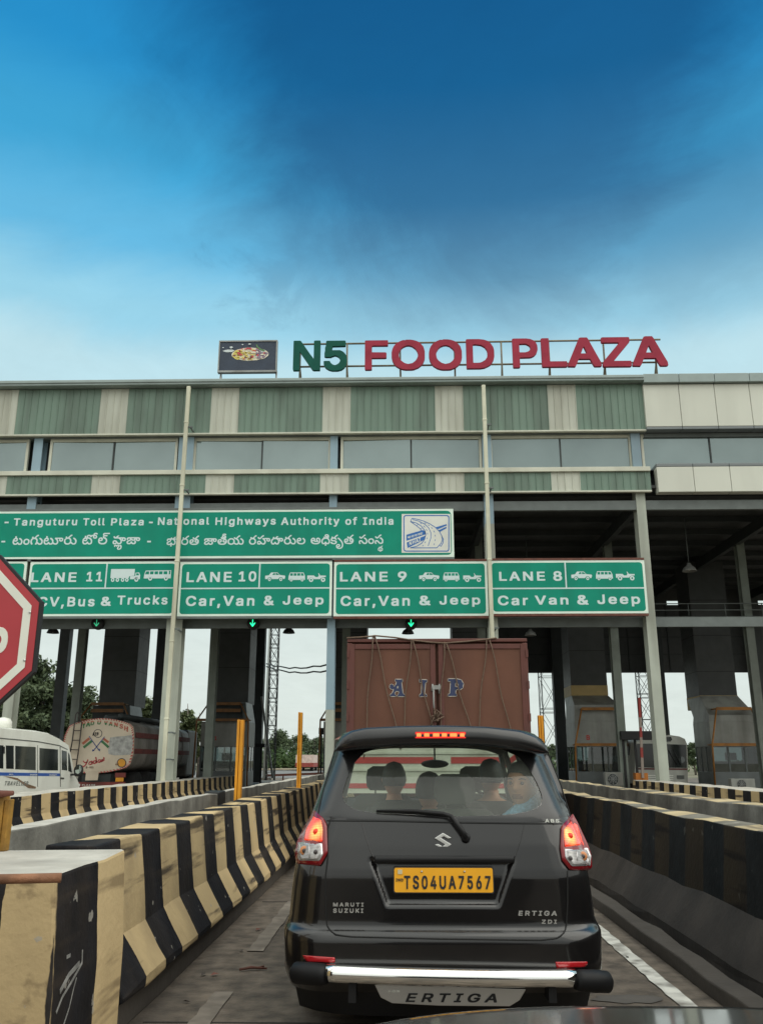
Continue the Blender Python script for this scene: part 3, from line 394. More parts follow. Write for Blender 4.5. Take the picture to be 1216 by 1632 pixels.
b|3100|3049,-120 3047,-107 3029,-107 3023,-101 3019,-90 3021,-71 3025,-63 3036,-54 3035,-46 3046,-43 3048,-49 3053,-51 3071,-32 3085,-29 3085,-40 3078,-43 3069,-53 3078,-59 3086,-69 3088,-79 3086,-99 3078,-107 3060,-107 3060,-119;3037,-96 3040,-96 3046,-92 3049,-85 3046,-81 3046,-74 3049,-70 3053,-70 3061,-72 3061,-83 3058,-85 3062,-91 3067,-96 3072,-94 3076,-85 3074,-76 3071,-71 3063,-65 3054,-63 3041,-67 3034,-74 3032,-83 3032,-90;2460,-73 2444,-65 2432,-51 2430,-40 2430,-24 2438,-9 2451,-2 2469,-1 2478,-4 2484,-10 2487,-17 2488,-26 2484,-40 2472,-48 2455,-51 2469,-56 2487,-55 2499,-49 2508,-38 2513,-21 2512,-3 2509,10 2496,35 2472,62 2450,78 2450,83 2455,92 2460,95 2472,88 2490,73 2510,49 2527,17 2532,-12 2528,-40 2523,-51 2513,-62 2501,-69 2488,-73;2452,-33 2460,-34 2465,-32 2469,-28 2469,-21 2462,-17 2453,-20 2447,-29;85,-25 85,0 72,-4 51,-3 38,4 32,13 31,29 36,42 46,50 71,61 75,69 69,77 56,77 50,72 49,69 49,57 33,55 30,62 30,76 34,85 38,89 46,93 54,95 85,95 84,106 96,111 103,110 108,98 113,95 122,101 137,119 158,120 161,119 161,115 151,106 143,96 144,95 201,94 213,90 223,81 226,69 225,54 219,45 204,39 188,40 177,46 171,56 172,77 146,77 155,62 159,49 159,24 153,10 144,0 133,-4 115,-4 104,0 105,-24;2274,-25 2273,-24 2272,0 2263,-4 2246,-4 2237,0 2229,8 2222,28 2222,47 2227,65 2233,74 2240,82 2254,90 2249,106 2267,111 2274,97 2276,98 2283,98 2287,101 2274,107 2269,115 2269,129 2274,138 2285,145 2306,145 2321,137 2328,124 2330,117 2329,97 2321,85 2334,72 2341,58 2343,44 2343,22 2335,6 2324,-2 2306,-4 2292,0 2293,-24;272,-3 262,1 251,7 243,17 237,31 236,47 240,65 248,79 259,88 254,99 253,106 265,111 271,111 278,98 283,95 291,101 317,130 329,136 342,136 344,119 328,114 309,92 326,79 334,67 337,54 338,40 332,19 321,5 306,-2 292,-4;401,-3 378,4 365,12 359,21 353,38 354,54 359,67 367,75 378,80 392,81 403,79 411,72 414,65 416,54 413,42 408,36 397,30 388,29 378,30 377,28 388,20 408,15 433,15 452,21 463,30 449,29 440,31 430,38 427,46 427,62 429,67 440,76 419,77 410,80 402,88 397,99 396,106 408,111 415,110 420,99 426,95 436,103 460,130 471,135 485,136 487,119 471,114 452,92 472,81 484,67 487,58 488,42 487,33 482,21 467,5 447,-2 428,-4;583,-3 572,2 564,12 562,22 564,37 574,48 599,59 604,64 607,69 601,76 588,77 581,70 581,58 565,55 562,60 562,78 566,85 574,91 587,95 712,95 728,91 738,83 741,74 741,56 736,47 728,41 721,39 706,39 694,45 687,54 686,69 688,76 685,77 682,60 679,54 671,48 660,45 644,45 631,48 622,53 612,45 590,35 583,29 582,22 587,16 601,15 612,21 619,36 635,36 638,26 642,20 651,15 660,15 666,19 669,24 666,42 678,48 683,48 689,31 689,19 684,6 676,0 665,-4 646,-4 637,0 626,9 619,2 608,-3;801,-3 787,0 774,5 759,19 752,37 754,58 759,69 769,77 779,81 799,80 808,75 812,69 814,62 813,44 801,32 788,29 776,30 778,27 792,19 813,14 840,17 858,25 863,29 847,29 840,31 833,35 827,44 825,49 827,63 831,71 839,76 819,77 808,81 800,90 795,104 797,107 812,112 812,126 818,135 818,149 823,156 835,163 858,162 865,159 871,153 874,147 872,142 858,139 851,146 844,148 838,146 835,142 858,138 870,126 873,119 873,103 871,96 865,85 879,74 885,62 888,46 885,29 880,19 872,10 854,0 835,-4;931,-3 921,1 908,9 898,26 896,37 896,56 900,67 907,79 922,90 938,95 958,94 976,88 985,79 994,63 997,53 997,30 1013,17 1022,14 1029,15 1037,21 1041,28 1041,46 1037,54 1032,62 1021,71 1012,76 997,79 992,82 984,94 981,106 999,111 1006,97 1012,95 1021,102 1042,127 1056,135 1071,135 1071,119 1056,114 1032,87 1048,72 1055,62 1061,46 1062,30 1074,19 1087,14 1097,17 1105,26 1107,37 1101,54 1090,67 1074,78 1074,81 1081,95 1092,91 1104,82 1118,67 1123,56 1125,40 1123,19 1116,6 1104,-2 1092,-4 1076,-3 1067,0 1054,10 1047,2 1040,-2 1028,-4 1013,-4 1003,0 987,12 978,4 965,-2 951,-4;1235,-3 1221,2 1212,8 1204,19 1199,33 1199,54 1202,67 1207,76 1221,88 1216,97 1215,106 1233,111 1238,99 1246,95 1253,100 1279,130 1290,136 1304,135 1305,119 1290,114 1271,92 1289,78 1298,60 1298,31 1295,21 1285,7 1269,-2 1260,-4;1331,-3 1322,2 1316,10 1314,19 1314,31 1316,40 1320,46 1333,54 1347,54 1356,52 1363,46 1385,21 1392,16 1404,15 1414,21 1418,35 1414,51 1404,65 1386,78 1386,81 1392,94 1476,94 1490,89 1499,78 1500,60 1498,51 1490,43 1479,39 1463,40 1452,46 1446,56 1447,76 1421,77 1434,56 1438,37 1437,26 1434,15 1428,6 1421,0 1410,-4 1392,-4 1381,0 1369,8 1360,0 1353,-3;1531,-3 1521,2 1513,12 1509,26 1508,44 1511,58 1516,69 1522,77 1531,85 1532,94 1538,96 1536,103 1537,107 1547,111 1554,111 1559,99 1565,95 1572,99 1590,120 1612,120 1613,115 1600,103 1596,95 1658,94 1672,89 1680,79 1682,71 1681,56 1677,47 1669,41 1660,39 1644,40 1637,43 1629,51 1631,35 1629,21 1623,8 1615,0 1604,-4 1588,-4 1578,0 1569,9 1565,4 1556,-2 1549,-4;1729,-3 1715,2 1703,12 1696,22 1693,35 1693,53 1696,67 1703,78 1715,88 1709,101 1709,106 1721,111 1728,111 1732,99 1737,95 1740,95 1750,103 1765,122 1776,132 1785,136 1797,136 1800,133 1800,119 1790,117 1784,113 1765,92 1779,82 1789,69 1793,54 1793,35 1797,34 1813,18 1822,15 1835,16 1842,24 1844,29 1844,40 1841,53 1831,65 1812,78 1818,94 1822,95 1828,93 1846,80 1859,62 1864,44 1864,31 1860,15 1849,2 1835,-4 1817,-4 1808,-1 1796,7 1787,17 1779,8 1763,-1 1753,-4;1919,-3 1906,0 1896,5 1888,12 1878,26 1875,37 1875,60 1880,78 1890,89 1904,95 1917,95 1924,93 1931,88 1935,83 1938,74 1938,63 1934,53 1928,47 1919,43 1904,41 1894,44 1893,42 1899,30 1910,20 1926,15 1944,15 1958,19 1967,24 1977,38 1977,53 1972,62 1963,71 1953,78 1954,83 1960,95 1965,94 1974,89 1985,79 1995,63 1996,38 1991,21 1979,7 1962,-1 1949,-4;2121,-3 2103,2 2090,9 2082,17 2075,29 2072,44 2072,60 2075,72 2082,85 2094,93 2103,95 2122,93 2131,85 2135,74 2134,58 2130,51 2151,50 2152,51 2147,63 2147,74 2149,81 2154,89 2169,95 2181,95 2197,88 2207,74 2211,60 2211,44 2209,33 2202,19 2187,5 2169,-1 2154,-4;2383,-3 2367,2 2357,10 2350,22 2351,29 2369,33 2374,24 2379,19 2390,15 2403,14 2413,17 2419,20 2421,24 2421,29 2417,34 2410,37 2371,41 2363,45 2357,51 2353,60 2354,74 2360,84 2368,90 2364,99 2364,106 2381,111 2387,100 2394,95 2401,100 2428,130 2440,136 2453,136 2454,119 2446,117 2438,114 2420,92 2426,89 2434,81 2439,71 2439,65 2426,61 2421,62 2415,71 2410,74 2396,77 2379,75 2374,71 2373,67 2376,61 2383,58 2415,55 2433,48 2439,40 2441,33 2441,21 2439,13 2431,4 2421,-2 2410,-4;2590,-3 2576,0 2563,6 2556,11 2547,22 2542,37 2543,54 2547,65 2558,76 2567,80 2581,81 2592,79 2600,72 2604,65 2604,47 2602,42 2595,35 2587,30 2565,30 2567,28 2578,20 2597,15 2621,15 2644,22 2653,30 2638,29 2629,31 2620,38 2616,46 2616,62 2618,67 2629,76 2608,77 2596,82 2587,96 2585,106 2603,111 2605,110 2607,101 2615,95 2624,101 2649,130 2662,136 2674,136 2676,119 2660,114 2641,92 2660,82 2673,67 2677,54 2677,38 2671,21 2662,10 2644,0 2624,-4;2758,-3 2750,15 2750,31 2754,44 2762,52 2771,55 2788,54 2801,44 2821,20 2831,15 2838,15 2846,19 2852,28 2851,46 2842,62 2831,71 2822,76 2820,81 2827,94 2831,95 2849,84 2864,67 2871,49 2872,28 2866,12 2858,2 2844,-4 2829,-4 2817,-2 2800,12 2783,33 2776,37 2771,33 2768,24 2772,13 2776,6 2777,1 2765,-3;2910,-3 2894,5 2885,17 2880,31 2882,54 2892,70 2904,78 2921,82 2942,78 2957,67 2964,54 2966,37 2962,19 2953,6 2940,-2 2928,-4;2983,-4 2977,8 2974,22 2975,38 2983,50 2996,55 3013,53 3024,45 3047,18 3056,15 3063,15 3072,21 3076,29 3075,49 3066,62 3058,69 3046,77 3044,81 3051,94 3056,95 3069,87 3082,76 3093,58 3096,44 3094,21 3089,10 3082,3 3076,-1 3067,-4 3049,-4 3042,-2 3033,4 3009,31 3001,37 2995,33 2993,28 2993,21 3000,6 3001,1 2988,-4;92,6 97,6 96,8;2280,6 2285,6 2283,9;58,15 69,15 77,19 83,26 87,36 103,36 109,21 115,16 124,14 131,16 137,22 140,31 139,47 133,58 121,71 112,77 94,77 93,60 88,51 79,45 58,35 51,28 51,21;279,15 294,15 306,20 313,28 318,38 317,53 312,65 304,72 294,77 278,76 267,71 259,62 256,51 256,40 261,28 271,18;939,15 953,15 963,19 973,28 977,37 977,53 973,62 962,73 951,76 935,75 928,71 920,63 915,49 917,35 920,28 928,20;1241,15 1253,14 1265,18 1275,28 1280,40 1280,49 1275,63 1265,73 1256,76 1240,76 1231,73 1223,65 1218,54 1219,37 1224,26 1232,19;1338,15 1349,15 1357,24 1347,35 1338,36 1332,29 1333,21;1539,15 1546,15 1553,18 1562,36 1578,36 1582,22 1588,17 1597,14 1604,18 1610,28 1611,44 1607,56 1601,65 1587,75 1572,77 1558,76 1542,69 1532,58 1527,42 1529,26 1533,19;1735,15 1749,15 1760,19 1769,28 1773,35 1775,47 1771,60 1766,67 1756,75 1744,77 1729,75 1719,66 1713,56 1712,42 1717,28 1726,19;2127,15 2147,15 2162,17 2176,22 2181,26 2189,37 2191,49 2191,62 2185,72 2179,76 2172,77 2167,72 2165,67 2170,56 2182,49 2183,33 2181,32 2122,32 2121,44 2108,41 2092,43 2097,31 2103,25 2115,18;2252,15 2258,15 2265,18 2271,26 2274,36 2290,36 2297,20 2306,15 2316,17 2322,24 2325,35 2323,49 2317,62 2308,71 2296,76 2274,77 2258,71 2247,60 2242,47 2242,28 2245,21;2916,15 2928,15 2933,16 2941,22 2946,31 2947,40 2944,51 2940,56 2931,62 2921,63 2912,60 2904,54 2901,47 2901,30 2907,21;375,47 383,46 392,48 396,53 396,60 388,64 380,62 372,53 371,49;450,47 461,47 468,53 468,56 462,62 453,64 447,60 445,56 445,53;774,47 783,46 792,49 796,54 795,60 788,64 779,62 770,51;849,47 860,47 866,51 868,56 863,61 856,64 849,62 845,58 844,54;2564,47 2579,47 2584,51 2585,58 2579,64 2574,64 2569,62 2561,53 2560,49;2639,47 2649,47 2655,51 2657,56 2647,64 2638,62 2635,58 2634,53;194,56 203,56 209,63 206,72 199,76 192,76 188,67 190,60;710,56 719,56 724,63 723,71 715,76 708,77 704,69 704,62;1469,56 1478,56 1483,63 1481,72 1474,76 1467,76 1463,69 1465,60;1650,56 1658,56 1664,62 1664,71 1660,75 1654,77 1649,77 1645,71 1645,62;1899,60 1906,59 1915,61 1919,67 1917,74 1910,78 1904,76 1897,70 1894,63;2097,60 2104,59 2112,61 2116,65 2116,72 2108,78 2101,76 2095,71 2092,63;646,63 654,63 662,65 665,71 662,75 653,77 626,77 625,74 629,70;1625,63 1629,76 1619,77 1618,76;1340,77 1331,81 1325,87 1320,97 1319,106 1337,111 1342,99 1349,95 1357,101 1383,130 1394,136 1408,135 1409,119 1394,114 1373,90 1362,80 1353,77;2776,77 2767,81 2763,85 2757,94 2755,106 2772,111 2779,97 2783,95 2786,96 2795,103 2819,130 2831,136 2844,136 2844,119 2837,117 2828,112 2811,92 2797,80 2788,77;3001,77 2992,80 2986,87 2979,101 2979,107 2997,111 3002,99 3006,95 3010,95 3019,103 3036,124 3046,132 3056,136 3069,135 3069,118 3060,117 3053,113 3034,90 3022,80 3012,77;826,97 829,97 832,99 831,100 816,104 819,99;836,115 846,117 850,121 844,125 833,125 829,121 831,117;2293,117 2301,118 2306,121 2307,124 2297,130 2290,128 2286,122
d|646|76,-4 74,-1 74,31 54,32 51,31 50,24 46,19 34,19 22,31 21,39 24,48 31,49 34,51 34,61 34,54 31,53 11,57 4,66 4,84 16,94 36,93 44,88 49,81 51,71 51,49 71,49 74,51 74,74 71,76 56,76 54,79 54,89 56,92 144,92 146,89 146,79 144,76 131,76 131,-1 126,-4 116,-4 113,-1 113,74 111,76 94,76 91,74 91,-1 89,-4;216,-3 182,31 175,46 175,54 179,58 189,60 199,56 201,58 206,66 204,74 201,76 171,76 169,79 170,91 274,92 276,89 276,79 274,76 261,76 261,-1 256,-4 246,-4 243,-1 243,74 241,76 224,76 224,59 221,51 214,42 204,36 204,34 216,21 231,9 231,4 226,-2;346,-3 312,31 305,44 305,51 309,58 319,60 329,56 333,59 336,66 334,74 331,76 301,76 299,79 300,91 404,92 406,89 406,79 404,76 391,76 391,-1 386,-4 376,-4 373,-1 372,74 371,76 354,76 352,54 348,46 334,34 361,9 361,4 356,-2;489,-4 486,-1 486,21 474,18 464,18 451,22 445,29 440,49 440,74 439,76 431,76 429,79 429,89 431,92 617,91 619,79 616,76 606,76 605,74 604,-2 589,-4 586,-1 586,76 566,76 567,59 565,51 549,36 548,34 576,9 576,4 566,-4 561,-4 546,9 519,41 519,54 521,56 531,60 544,56 548,61 549,74 546,76 506,76 504,74 504,-1 501,-4;464,36 471,35 479,37 486,44 486,74 484,76 459,76 459,44;31,69 31,74 29,76 24,78 21,76 24,71'''
GLYPH, RUN = {}, {}
def _load():
    cur = GLYPH
    for ln in FONT.strip('\n').split('\n'):
        if ln == '====': cur = RUN; continue
        if not ln: continue
        ch, a, d = ln[0], *ln[2:].split('|', 1)
        cur[ch] = (int(a)/250, [[tuple(int(q)/250 for q in p.split(',')) for p in c.split(' ')] for c in d.split(';')] if d else [])
_load()
def text_loops(s, size, track=0, xs=1.0, slant=0):
    """list of (glyph loops) for a line of bold lettering of this cap-to-em size, starting at 0, 0; also its width"""
    x = 0; out = []
    for ch in s:
        a, cs = GLYPH[ch]
        if cs: out.append([[((x+p[0]+slant*p[1])*size*xs, p[1]*size) for p in c] for c in cs])
        x += a+track
    return out, (x-track)*size*xs
def lettering(mb, s, xf, nrm, cap, width=None, track=0, xs=1.0, depth=.003, slant=0, centre=False):
    """writes s with capitals of height cap; if width is given the line is stretched to it"""
    size = cap/.728
    g, wd = text_loops(s, size, track, xs, slant)
    k = (width/wd) if width else 1
    off = -wd*k/2 if centre else 0
    for loops in g: mb.poly([[(p[0]*k+off, p[1]) for p in lp] for lp in loops], xf, nrm, depth)
    return wd*k
def run_loops(key, mb, xf, nrm, size, width=None, depth=.003):
    a, cs = RUN[key]; xs = [p[0] for c in cs for p in c]; x0, x1 = min(xs), max(xs)
    k = width/(x1-x0) if width else size
    # group outer loops with the holes that lie inside them
    def area(c): return sum(c[i-1][0]*c[i][1]-c[i][0]*c[i-1][1] for i in range(len(c)))/2
    def inside(p, c):
        r = False
        for i in range(len(c)):
            (ax, ay), (bx, by) = c[i-1], c[i]
            if (ay > p[1]) != (by > p[1]) and p[0] < (bx-ax)*(p[1]-ay)/(by-ay)+ax: r = not r
        return r
    sg = 1 if area(max(cs, key=lambda c: abs(area(c)))) > 0 else -1
    outer = [c for c in cs if area(c)*sg > 0]; holes = [c for c in cs if area(c)*sg <= 0]
    for o in outer:
        grp = [o]+[h for h in holes if inside(h[0], o)]
        mb.poly([[((p[0]-x0)*k, p[1]*size) for p in c] for c in grp], xf, nrm, depth)
def rrect(x0, z0, x1, z1, r, n=4):
    p = []
    for cx, cz, a0 in ((x1-r, z0+r, -90), (x1-r, z1-r, 0), (x0+r, z1-r, 90), (x0+r, z0+r, 180)):
        p += [(cx+r*math.cos(R(a0+90*i/n)), cz+r*math.sin(R(a0+90*i/n))) for i in range(n+1)]
    return p
def circ(cx, cz, r, n=14): return [(cx+r*math.cos(2*math.pi*i/n), cz+r*math.sin(2*math.pi*i/n)) for i in range(n)]
def stroke(pts, wd):
    """a polyline as a closed outline of this width"""
    P = [Vector(p) for p in pts]; l, r = [], []
    for i, p in enumerate(P):
        t = (P[min(i+1, len(P)-1)]-P[max(i-1, 0)]).normalized(); q = Vector((-t.y, t.x))*wd/2
        l.append(tuple(p+q)); r.append(tuple(p-q))
    return l+r[::-1]

# ------------------------------------------------------------------ ground, road, markings
def ground_mat():
    m = mat('dry_verge_soil', (.16, .14, .09, 1), .9, var=.3, scale=.15, bump=.3, bscale=3, dirt=(.06, .09, .03, 1), dirt_amt=.8, dscale=.12); return m
MB().grid(lambda u, v: (-900+1800*u, -300+2200*v, 0), 8, 8).build('ground', ground_mat(), kind='structure')
m_plaza = mat('worn_plaza_concrete', (.125, .101, .077, 1), .82, var=.5, scale=7, bump=.7, bscale=38, dirt=(.04, .032, .025, 1), dirt_amt=.9, dscale=1.5, streak=(1, .22, 1))
m_road = mat('grey_asphalt_road', (.16, .16, .155, 1), .85, var=.1, scale=.4)
MB().box(-40, 40, -25, 75, -.1, .004).build('plaza_pavement', m_plaza, kind='structure')
MB().box(-26, 16, 75, 600, -.1, .008).build('road', m_road, kind='structure')
m_mark = mat('worn_white_marking', (.62, .61, .55, 1), .8, var=.2, scale=6, dirt=(.14, .125, .105, 1), dirt_amt=1.0, dscale=7)
m_mark2 = mat('faded_white_marking', (.20, .172, .14, 1), .85, var=.3, scale=5, dirt=(.12, .10, .08, 1), dirt_amt=1.0, dscale=6)
def ragged(x0, x1, y0, y1, z, seed):
    rnd = random.Random(seed); n = max(2, int((y1-y0)/.12)); a, b = [], []
    for i in range(n+1):
        y = y0+(y1-y0)*i/n; a.append((x0+rnd.uniform(-.008, .008), y)); b.append((x1+rnd.uniform(-.008, .008), y))
    return a+b[::-1], z
mk = MB()
for x0, x1, y0, y1, sd_ in ((1.62, 1.725, 3.0, 27, 1),):
    p, z = ragged(x0, x1, y0, y1, .012, sd_); mk.poly([p], lambda a, b: (a, b, .012), (0, 0, 1))
mk.build('road_marking', m_mark, kind='structure')
mk = MB()
for i, (y0, y1) in enumerate(((4.6, 6.0), (7.2, 9.6), (11, 14), (16, 19), (21, 24))):
    p, z = ragged(-1.18, -1.06, y0, y1, .012, 20+i); mk.poly([p], lambda a, b: (a, b, .012), (0, 0, 1))
mk.build('lane_marking', m_mark2, kind='structure')
mb = MB()
for y in (5.35, 9.6, 14.1, 18.6, 23.1): mb.box(-1.44, 1.86, y, y+.018, .0042, .0075)
mb.build('pavement_joint', simple('dark_joint', (.03, .026, .022, 1), .9), kind='structure')
m_skid = mat('dark_damp_patch', (.085, .075, .064, 1), .7, var=.3, scale=3)
rnd = random.Random(5)
for cx, cy, a, b_ in ((1.35, 5.9, .22, .10),):
    p = [(cx+a*math.cos(t/18*6.283)*rnd.uniform(.8, 1.15), cy+b_*math.sin(t/18*6.283)*rnd.uniform(.75, 1.2)) for t in range(18)]
    MB().poly([p], lambda u, v: (u, v, .009), (0, 0, 1)).build('pavement_stain', m_skid, kind='structure')
st_ = MB()
st_.tube([(-1.12, 6.55, .02), (-1.05, 6.6, .024), (-.94, 6.6, .018)], [.008, .01, .006], 6)
st_.tube([(-1.02, 6.6, .02), (-.97, 6.66, .02)], .006, 5)
st_.build('twig', m_rust, label='short dark twig lying on the pavement left of the dark hatchback', category='twig')

# ------------------------------------------------------------------ barriers
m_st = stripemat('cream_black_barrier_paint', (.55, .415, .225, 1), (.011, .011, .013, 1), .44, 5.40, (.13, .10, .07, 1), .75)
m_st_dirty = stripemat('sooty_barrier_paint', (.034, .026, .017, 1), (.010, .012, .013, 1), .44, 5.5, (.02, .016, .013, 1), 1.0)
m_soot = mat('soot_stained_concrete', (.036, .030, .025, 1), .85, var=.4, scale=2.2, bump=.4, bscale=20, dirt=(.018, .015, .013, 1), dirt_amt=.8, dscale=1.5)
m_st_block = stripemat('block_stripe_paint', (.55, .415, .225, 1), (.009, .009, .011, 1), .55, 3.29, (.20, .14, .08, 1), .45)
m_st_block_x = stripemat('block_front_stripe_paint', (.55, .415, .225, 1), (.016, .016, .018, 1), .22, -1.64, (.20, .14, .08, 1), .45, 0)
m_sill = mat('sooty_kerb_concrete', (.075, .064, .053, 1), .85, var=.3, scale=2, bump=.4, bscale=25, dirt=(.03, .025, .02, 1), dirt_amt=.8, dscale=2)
def profile_barrier(name, prof, y0, y1, mats, slots, label, seg=.5, seed=0):
    """extrudes a cross-section (x, z) along Y with slightly uneven edges; slots = material of every side"""
    rnd = random.Random(seed); mb = MB(); n = max(1, int((y1-y0)/seg)); rings = []
    for i in range(n+1):
        y = y0+(y1-y0)*i/n
        rings.append([(x+rnd.uniform(-.006, .006), y, z+(rnd.uniform(-.013, .013) if z > .1 else 0)) for x, z in prof])
    k = len(prof); o = 0
    for r in rings: mb.v += r
    for i in range(n):
        for j in range(k):
            mb.f.append([i*k+j, (i+1)*k+j, (i+1)*k+(j+1) % k, i*k+(j+1) % k]); mb.m.append(slots[j]); mb.sm.append(False)
    mb.f.append(list(range(k))); mb.m.append(slots[0]); mb.sm.append(False)
    mb.f.append([n*k+j for j in range(k)][::-1]); mb.m.append(slots[0]); mb.sm.append(False)
    return mb.build(name, mats, recalc=True, bevel=.012, label=label, category='barrier', group='concrete barriers between the lanes')
X0 = -1.50
def left_prof(x0, h=.95):   # traffic face looks towards +x
    return [(x0-.48, 0), (x0-.45, h), (x0-.16, h), (x0-.10, .455), (x0+.045, .215), (x0+.045, .17), (x0-.01, .15), (x0-.01, 0)]
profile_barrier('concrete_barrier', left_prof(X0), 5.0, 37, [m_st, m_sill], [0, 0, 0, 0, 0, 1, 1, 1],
    'cream and black striped concrete barrier along the left of the dark hatchback', seed=1)
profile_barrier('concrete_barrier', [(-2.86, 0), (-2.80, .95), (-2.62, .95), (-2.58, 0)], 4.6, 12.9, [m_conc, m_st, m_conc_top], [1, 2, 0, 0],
    'plain grey concrete wall behind the striped barrier, in front of the shorter yellow post', seed=2)
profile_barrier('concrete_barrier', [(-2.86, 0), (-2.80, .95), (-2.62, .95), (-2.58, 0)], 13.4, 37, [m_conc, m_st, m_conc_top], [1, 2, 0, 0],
    'far stretch of plain grey concrete wall beyond the shorter yellow post', seed=3)
profile_barrier('concrete_barrier', [(-2.88, 0), (-2.82, .97), (-2.60, .97), (-2.56, 0)], 12.93, 13.37, [m_black], [0]*4,
    'short black painted wall end at the foot of the shorter yellow post', seed=4)
profile_barrier('concrete_barrier', [(-7.4, 0), (-7.4, .80), (-6.72, .80), (-6.70, .45), (-6.62, .3), (-6.62, 0)], 12.0, 37, [m_st, m_conc_top], [1, 1, 0, 0, 0, 0],
    'striped barrier in front of the white minibus and the tanker', seed=5)
XR = 2.36
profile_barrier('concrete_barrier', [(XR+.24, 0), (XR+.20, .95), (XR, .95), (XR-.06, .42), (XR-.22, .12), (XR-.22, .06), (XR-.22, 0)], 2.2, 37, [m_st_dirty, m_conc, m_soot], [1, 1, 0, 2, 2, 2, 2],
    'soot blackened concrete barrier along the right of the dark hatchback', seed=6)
m_topstripe = stripemat('yellow_top_paint', (.52, .42, .25, 1), (.15, .14, .115, 1), .44, 5.3, (.16, .13, .1, 1), .5)
for o in [COL.objects['concrete_barrier.005']]:
    o.data.materials.append(m_topstripe)
    for p in o.data.polygons:
        if p.normal.z > .9: p.material_index = 3
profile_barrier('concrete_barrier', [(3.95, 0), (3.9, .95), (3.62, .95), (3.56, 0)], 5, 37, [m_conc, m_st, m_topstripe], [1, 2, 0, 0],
    'grey concrete wall with pale yellow top patches right of the dark hatchback', seed=7)
profile_barrier('concrete_barrier', [(7.9, 0), (7.9, .80), (7.22, .80), (7.20, .45), (7.12, .3), (7.12, 0)], 12.0, 28.6, [m_st, m_conc_top], [1, 1, 0, 0, 0, 0],
    'striped barrier below the air conditioner units on the right', seed=8)
profile_barrier('kerb', [(1.88, .0), (1.88, .11), (2.02, .12), (2.02, 0)], 2.0, 27, [m_sill], [0]*4,
    'low sooty kerb at the foot of the blackened right barrier', seed=9)['category'] = 'kerb'
# end block of the left barrier: front face looks at the camera, side face at the lane
mb = MB(); zt = .945; rnd = random.Random(3)
ys = [3.83, 4.2, 4.5, 4.85]; rs = []
for y in ys: rs.append([(-3.4, y, 0), (-3.4, y, zt), (-2.4, y, zt+rnd.uniform(-.006, .006)), (-1.43-.03*(y-3.83), y, zt+rnd.uniform(-.008, .008)), (-1.40-.03*(y-3.83), y, .5), (-1.40-.03*(y-3.83), y, 0)])
for r in rs: mb.v += r
for i in range(3):
    for j in range(6):
        mb.f.append([i*6+j, (i+1)*6+j, (i+1)*6+(j+1) % 6, i*6+(j+1) % 6]); mb.m.append(2 if j in (1, 2) else 0); mb.sm.append(False)
mb.f.append(list(range(6))); mb.m.append(1); mb.sm.append(False)
mb.f.append([18+j for j in range(6)][::-1]); mb.m.append(0); mb.sm.append(False)
blk = mb.build('concrete_block', [m_st_block, m_st_block_x, m_conc_top], recalc=True, bevel=.015, label='big striped concrete end block with chipped pale top, nearest the camera on the left', category='barrier', group='concrete barriers between the lanes')
mb = MB(); fx = lambda y: -1.43-.03*(y-3.83)+.004
for pts, wd in (([(190, 880), (215, 820), (255, 760), (300, 690), (305, 640)], .012), ([(222, 925), (245, 860), (262, 790), (275, 745)], .008), ([(205, 800), (245, 735), (290, 690)], .02), ([(240, 668), (255, 660)], .014)):
    P = [at(p[0]*.42, 1245+p[1]*.42, x=-1.425) for p in pts]; mb.poly([stroke([(p.y, p.z) for p in P], wd)], lambda a, b: (fx(a)+.03*max(0, min(1, (.945-b)/.445)), a, b), (1, 0, 0), .002)
mb.build('paint_scrape', mat('bare_scrape', (.20, .195, .18, 1), .9, var=.4, scale=15), blk)
a_, b_ = at(-40, 1402, z=.972), at(98, 1399, z=.972)
MB().tube([a_, a_.lerp(b_, .5), b_], .018, 10).build('rusty_pipe', mat('rusty_pipe_metal', (.22, .10, .05, 1), .75, var=.4, scale=9, bump=.5, bscale=60), label='thin rusty pipe lying on the pale top of the striped end block', category='pipe')

# litter on the pavement
rnd = random.Random(31)
for i in range(14):
    x, y = rnd.uniform(-1.35, -.75) if i < 9 else rnd.uniform(1.2, 1.8), rnd.uniform(5.6, 13); a = rnd.uniform(0, 3.14); s = rnd.uniform(.015, .04)
    MB().add([], []); mb = MB(); dx, dy = math.cos(a)*s, math.sin(a)*s
    mb.add([(x-dx, y-dy, .014), (x+dy*.5, y-dx*.5, .02), (x+dx, y+dy, .016), (x-dy*.5, y+dx*.5, .026)], [(0, 1, 2), (0, 2, 3)])
    mb.build('dry_leaf', m_rust if i % 2 else m_sill, label='small dry leaf scrap lying on the pavement of the middle lane', category='leaf', group='scraps on the pavement')

# islands under the booths
for xc, wd in ((-12.6, 1.0), (-7.5, .78), (-2.45, .62), (2.95, .6), (8.3, .82), (13.4, 1.0)):
    MB().box(xc-wd, xc+wd, 28.2, 50, 0, .34).build('island_kerb_slab', m_conc, kind='structure', bevel=.02)
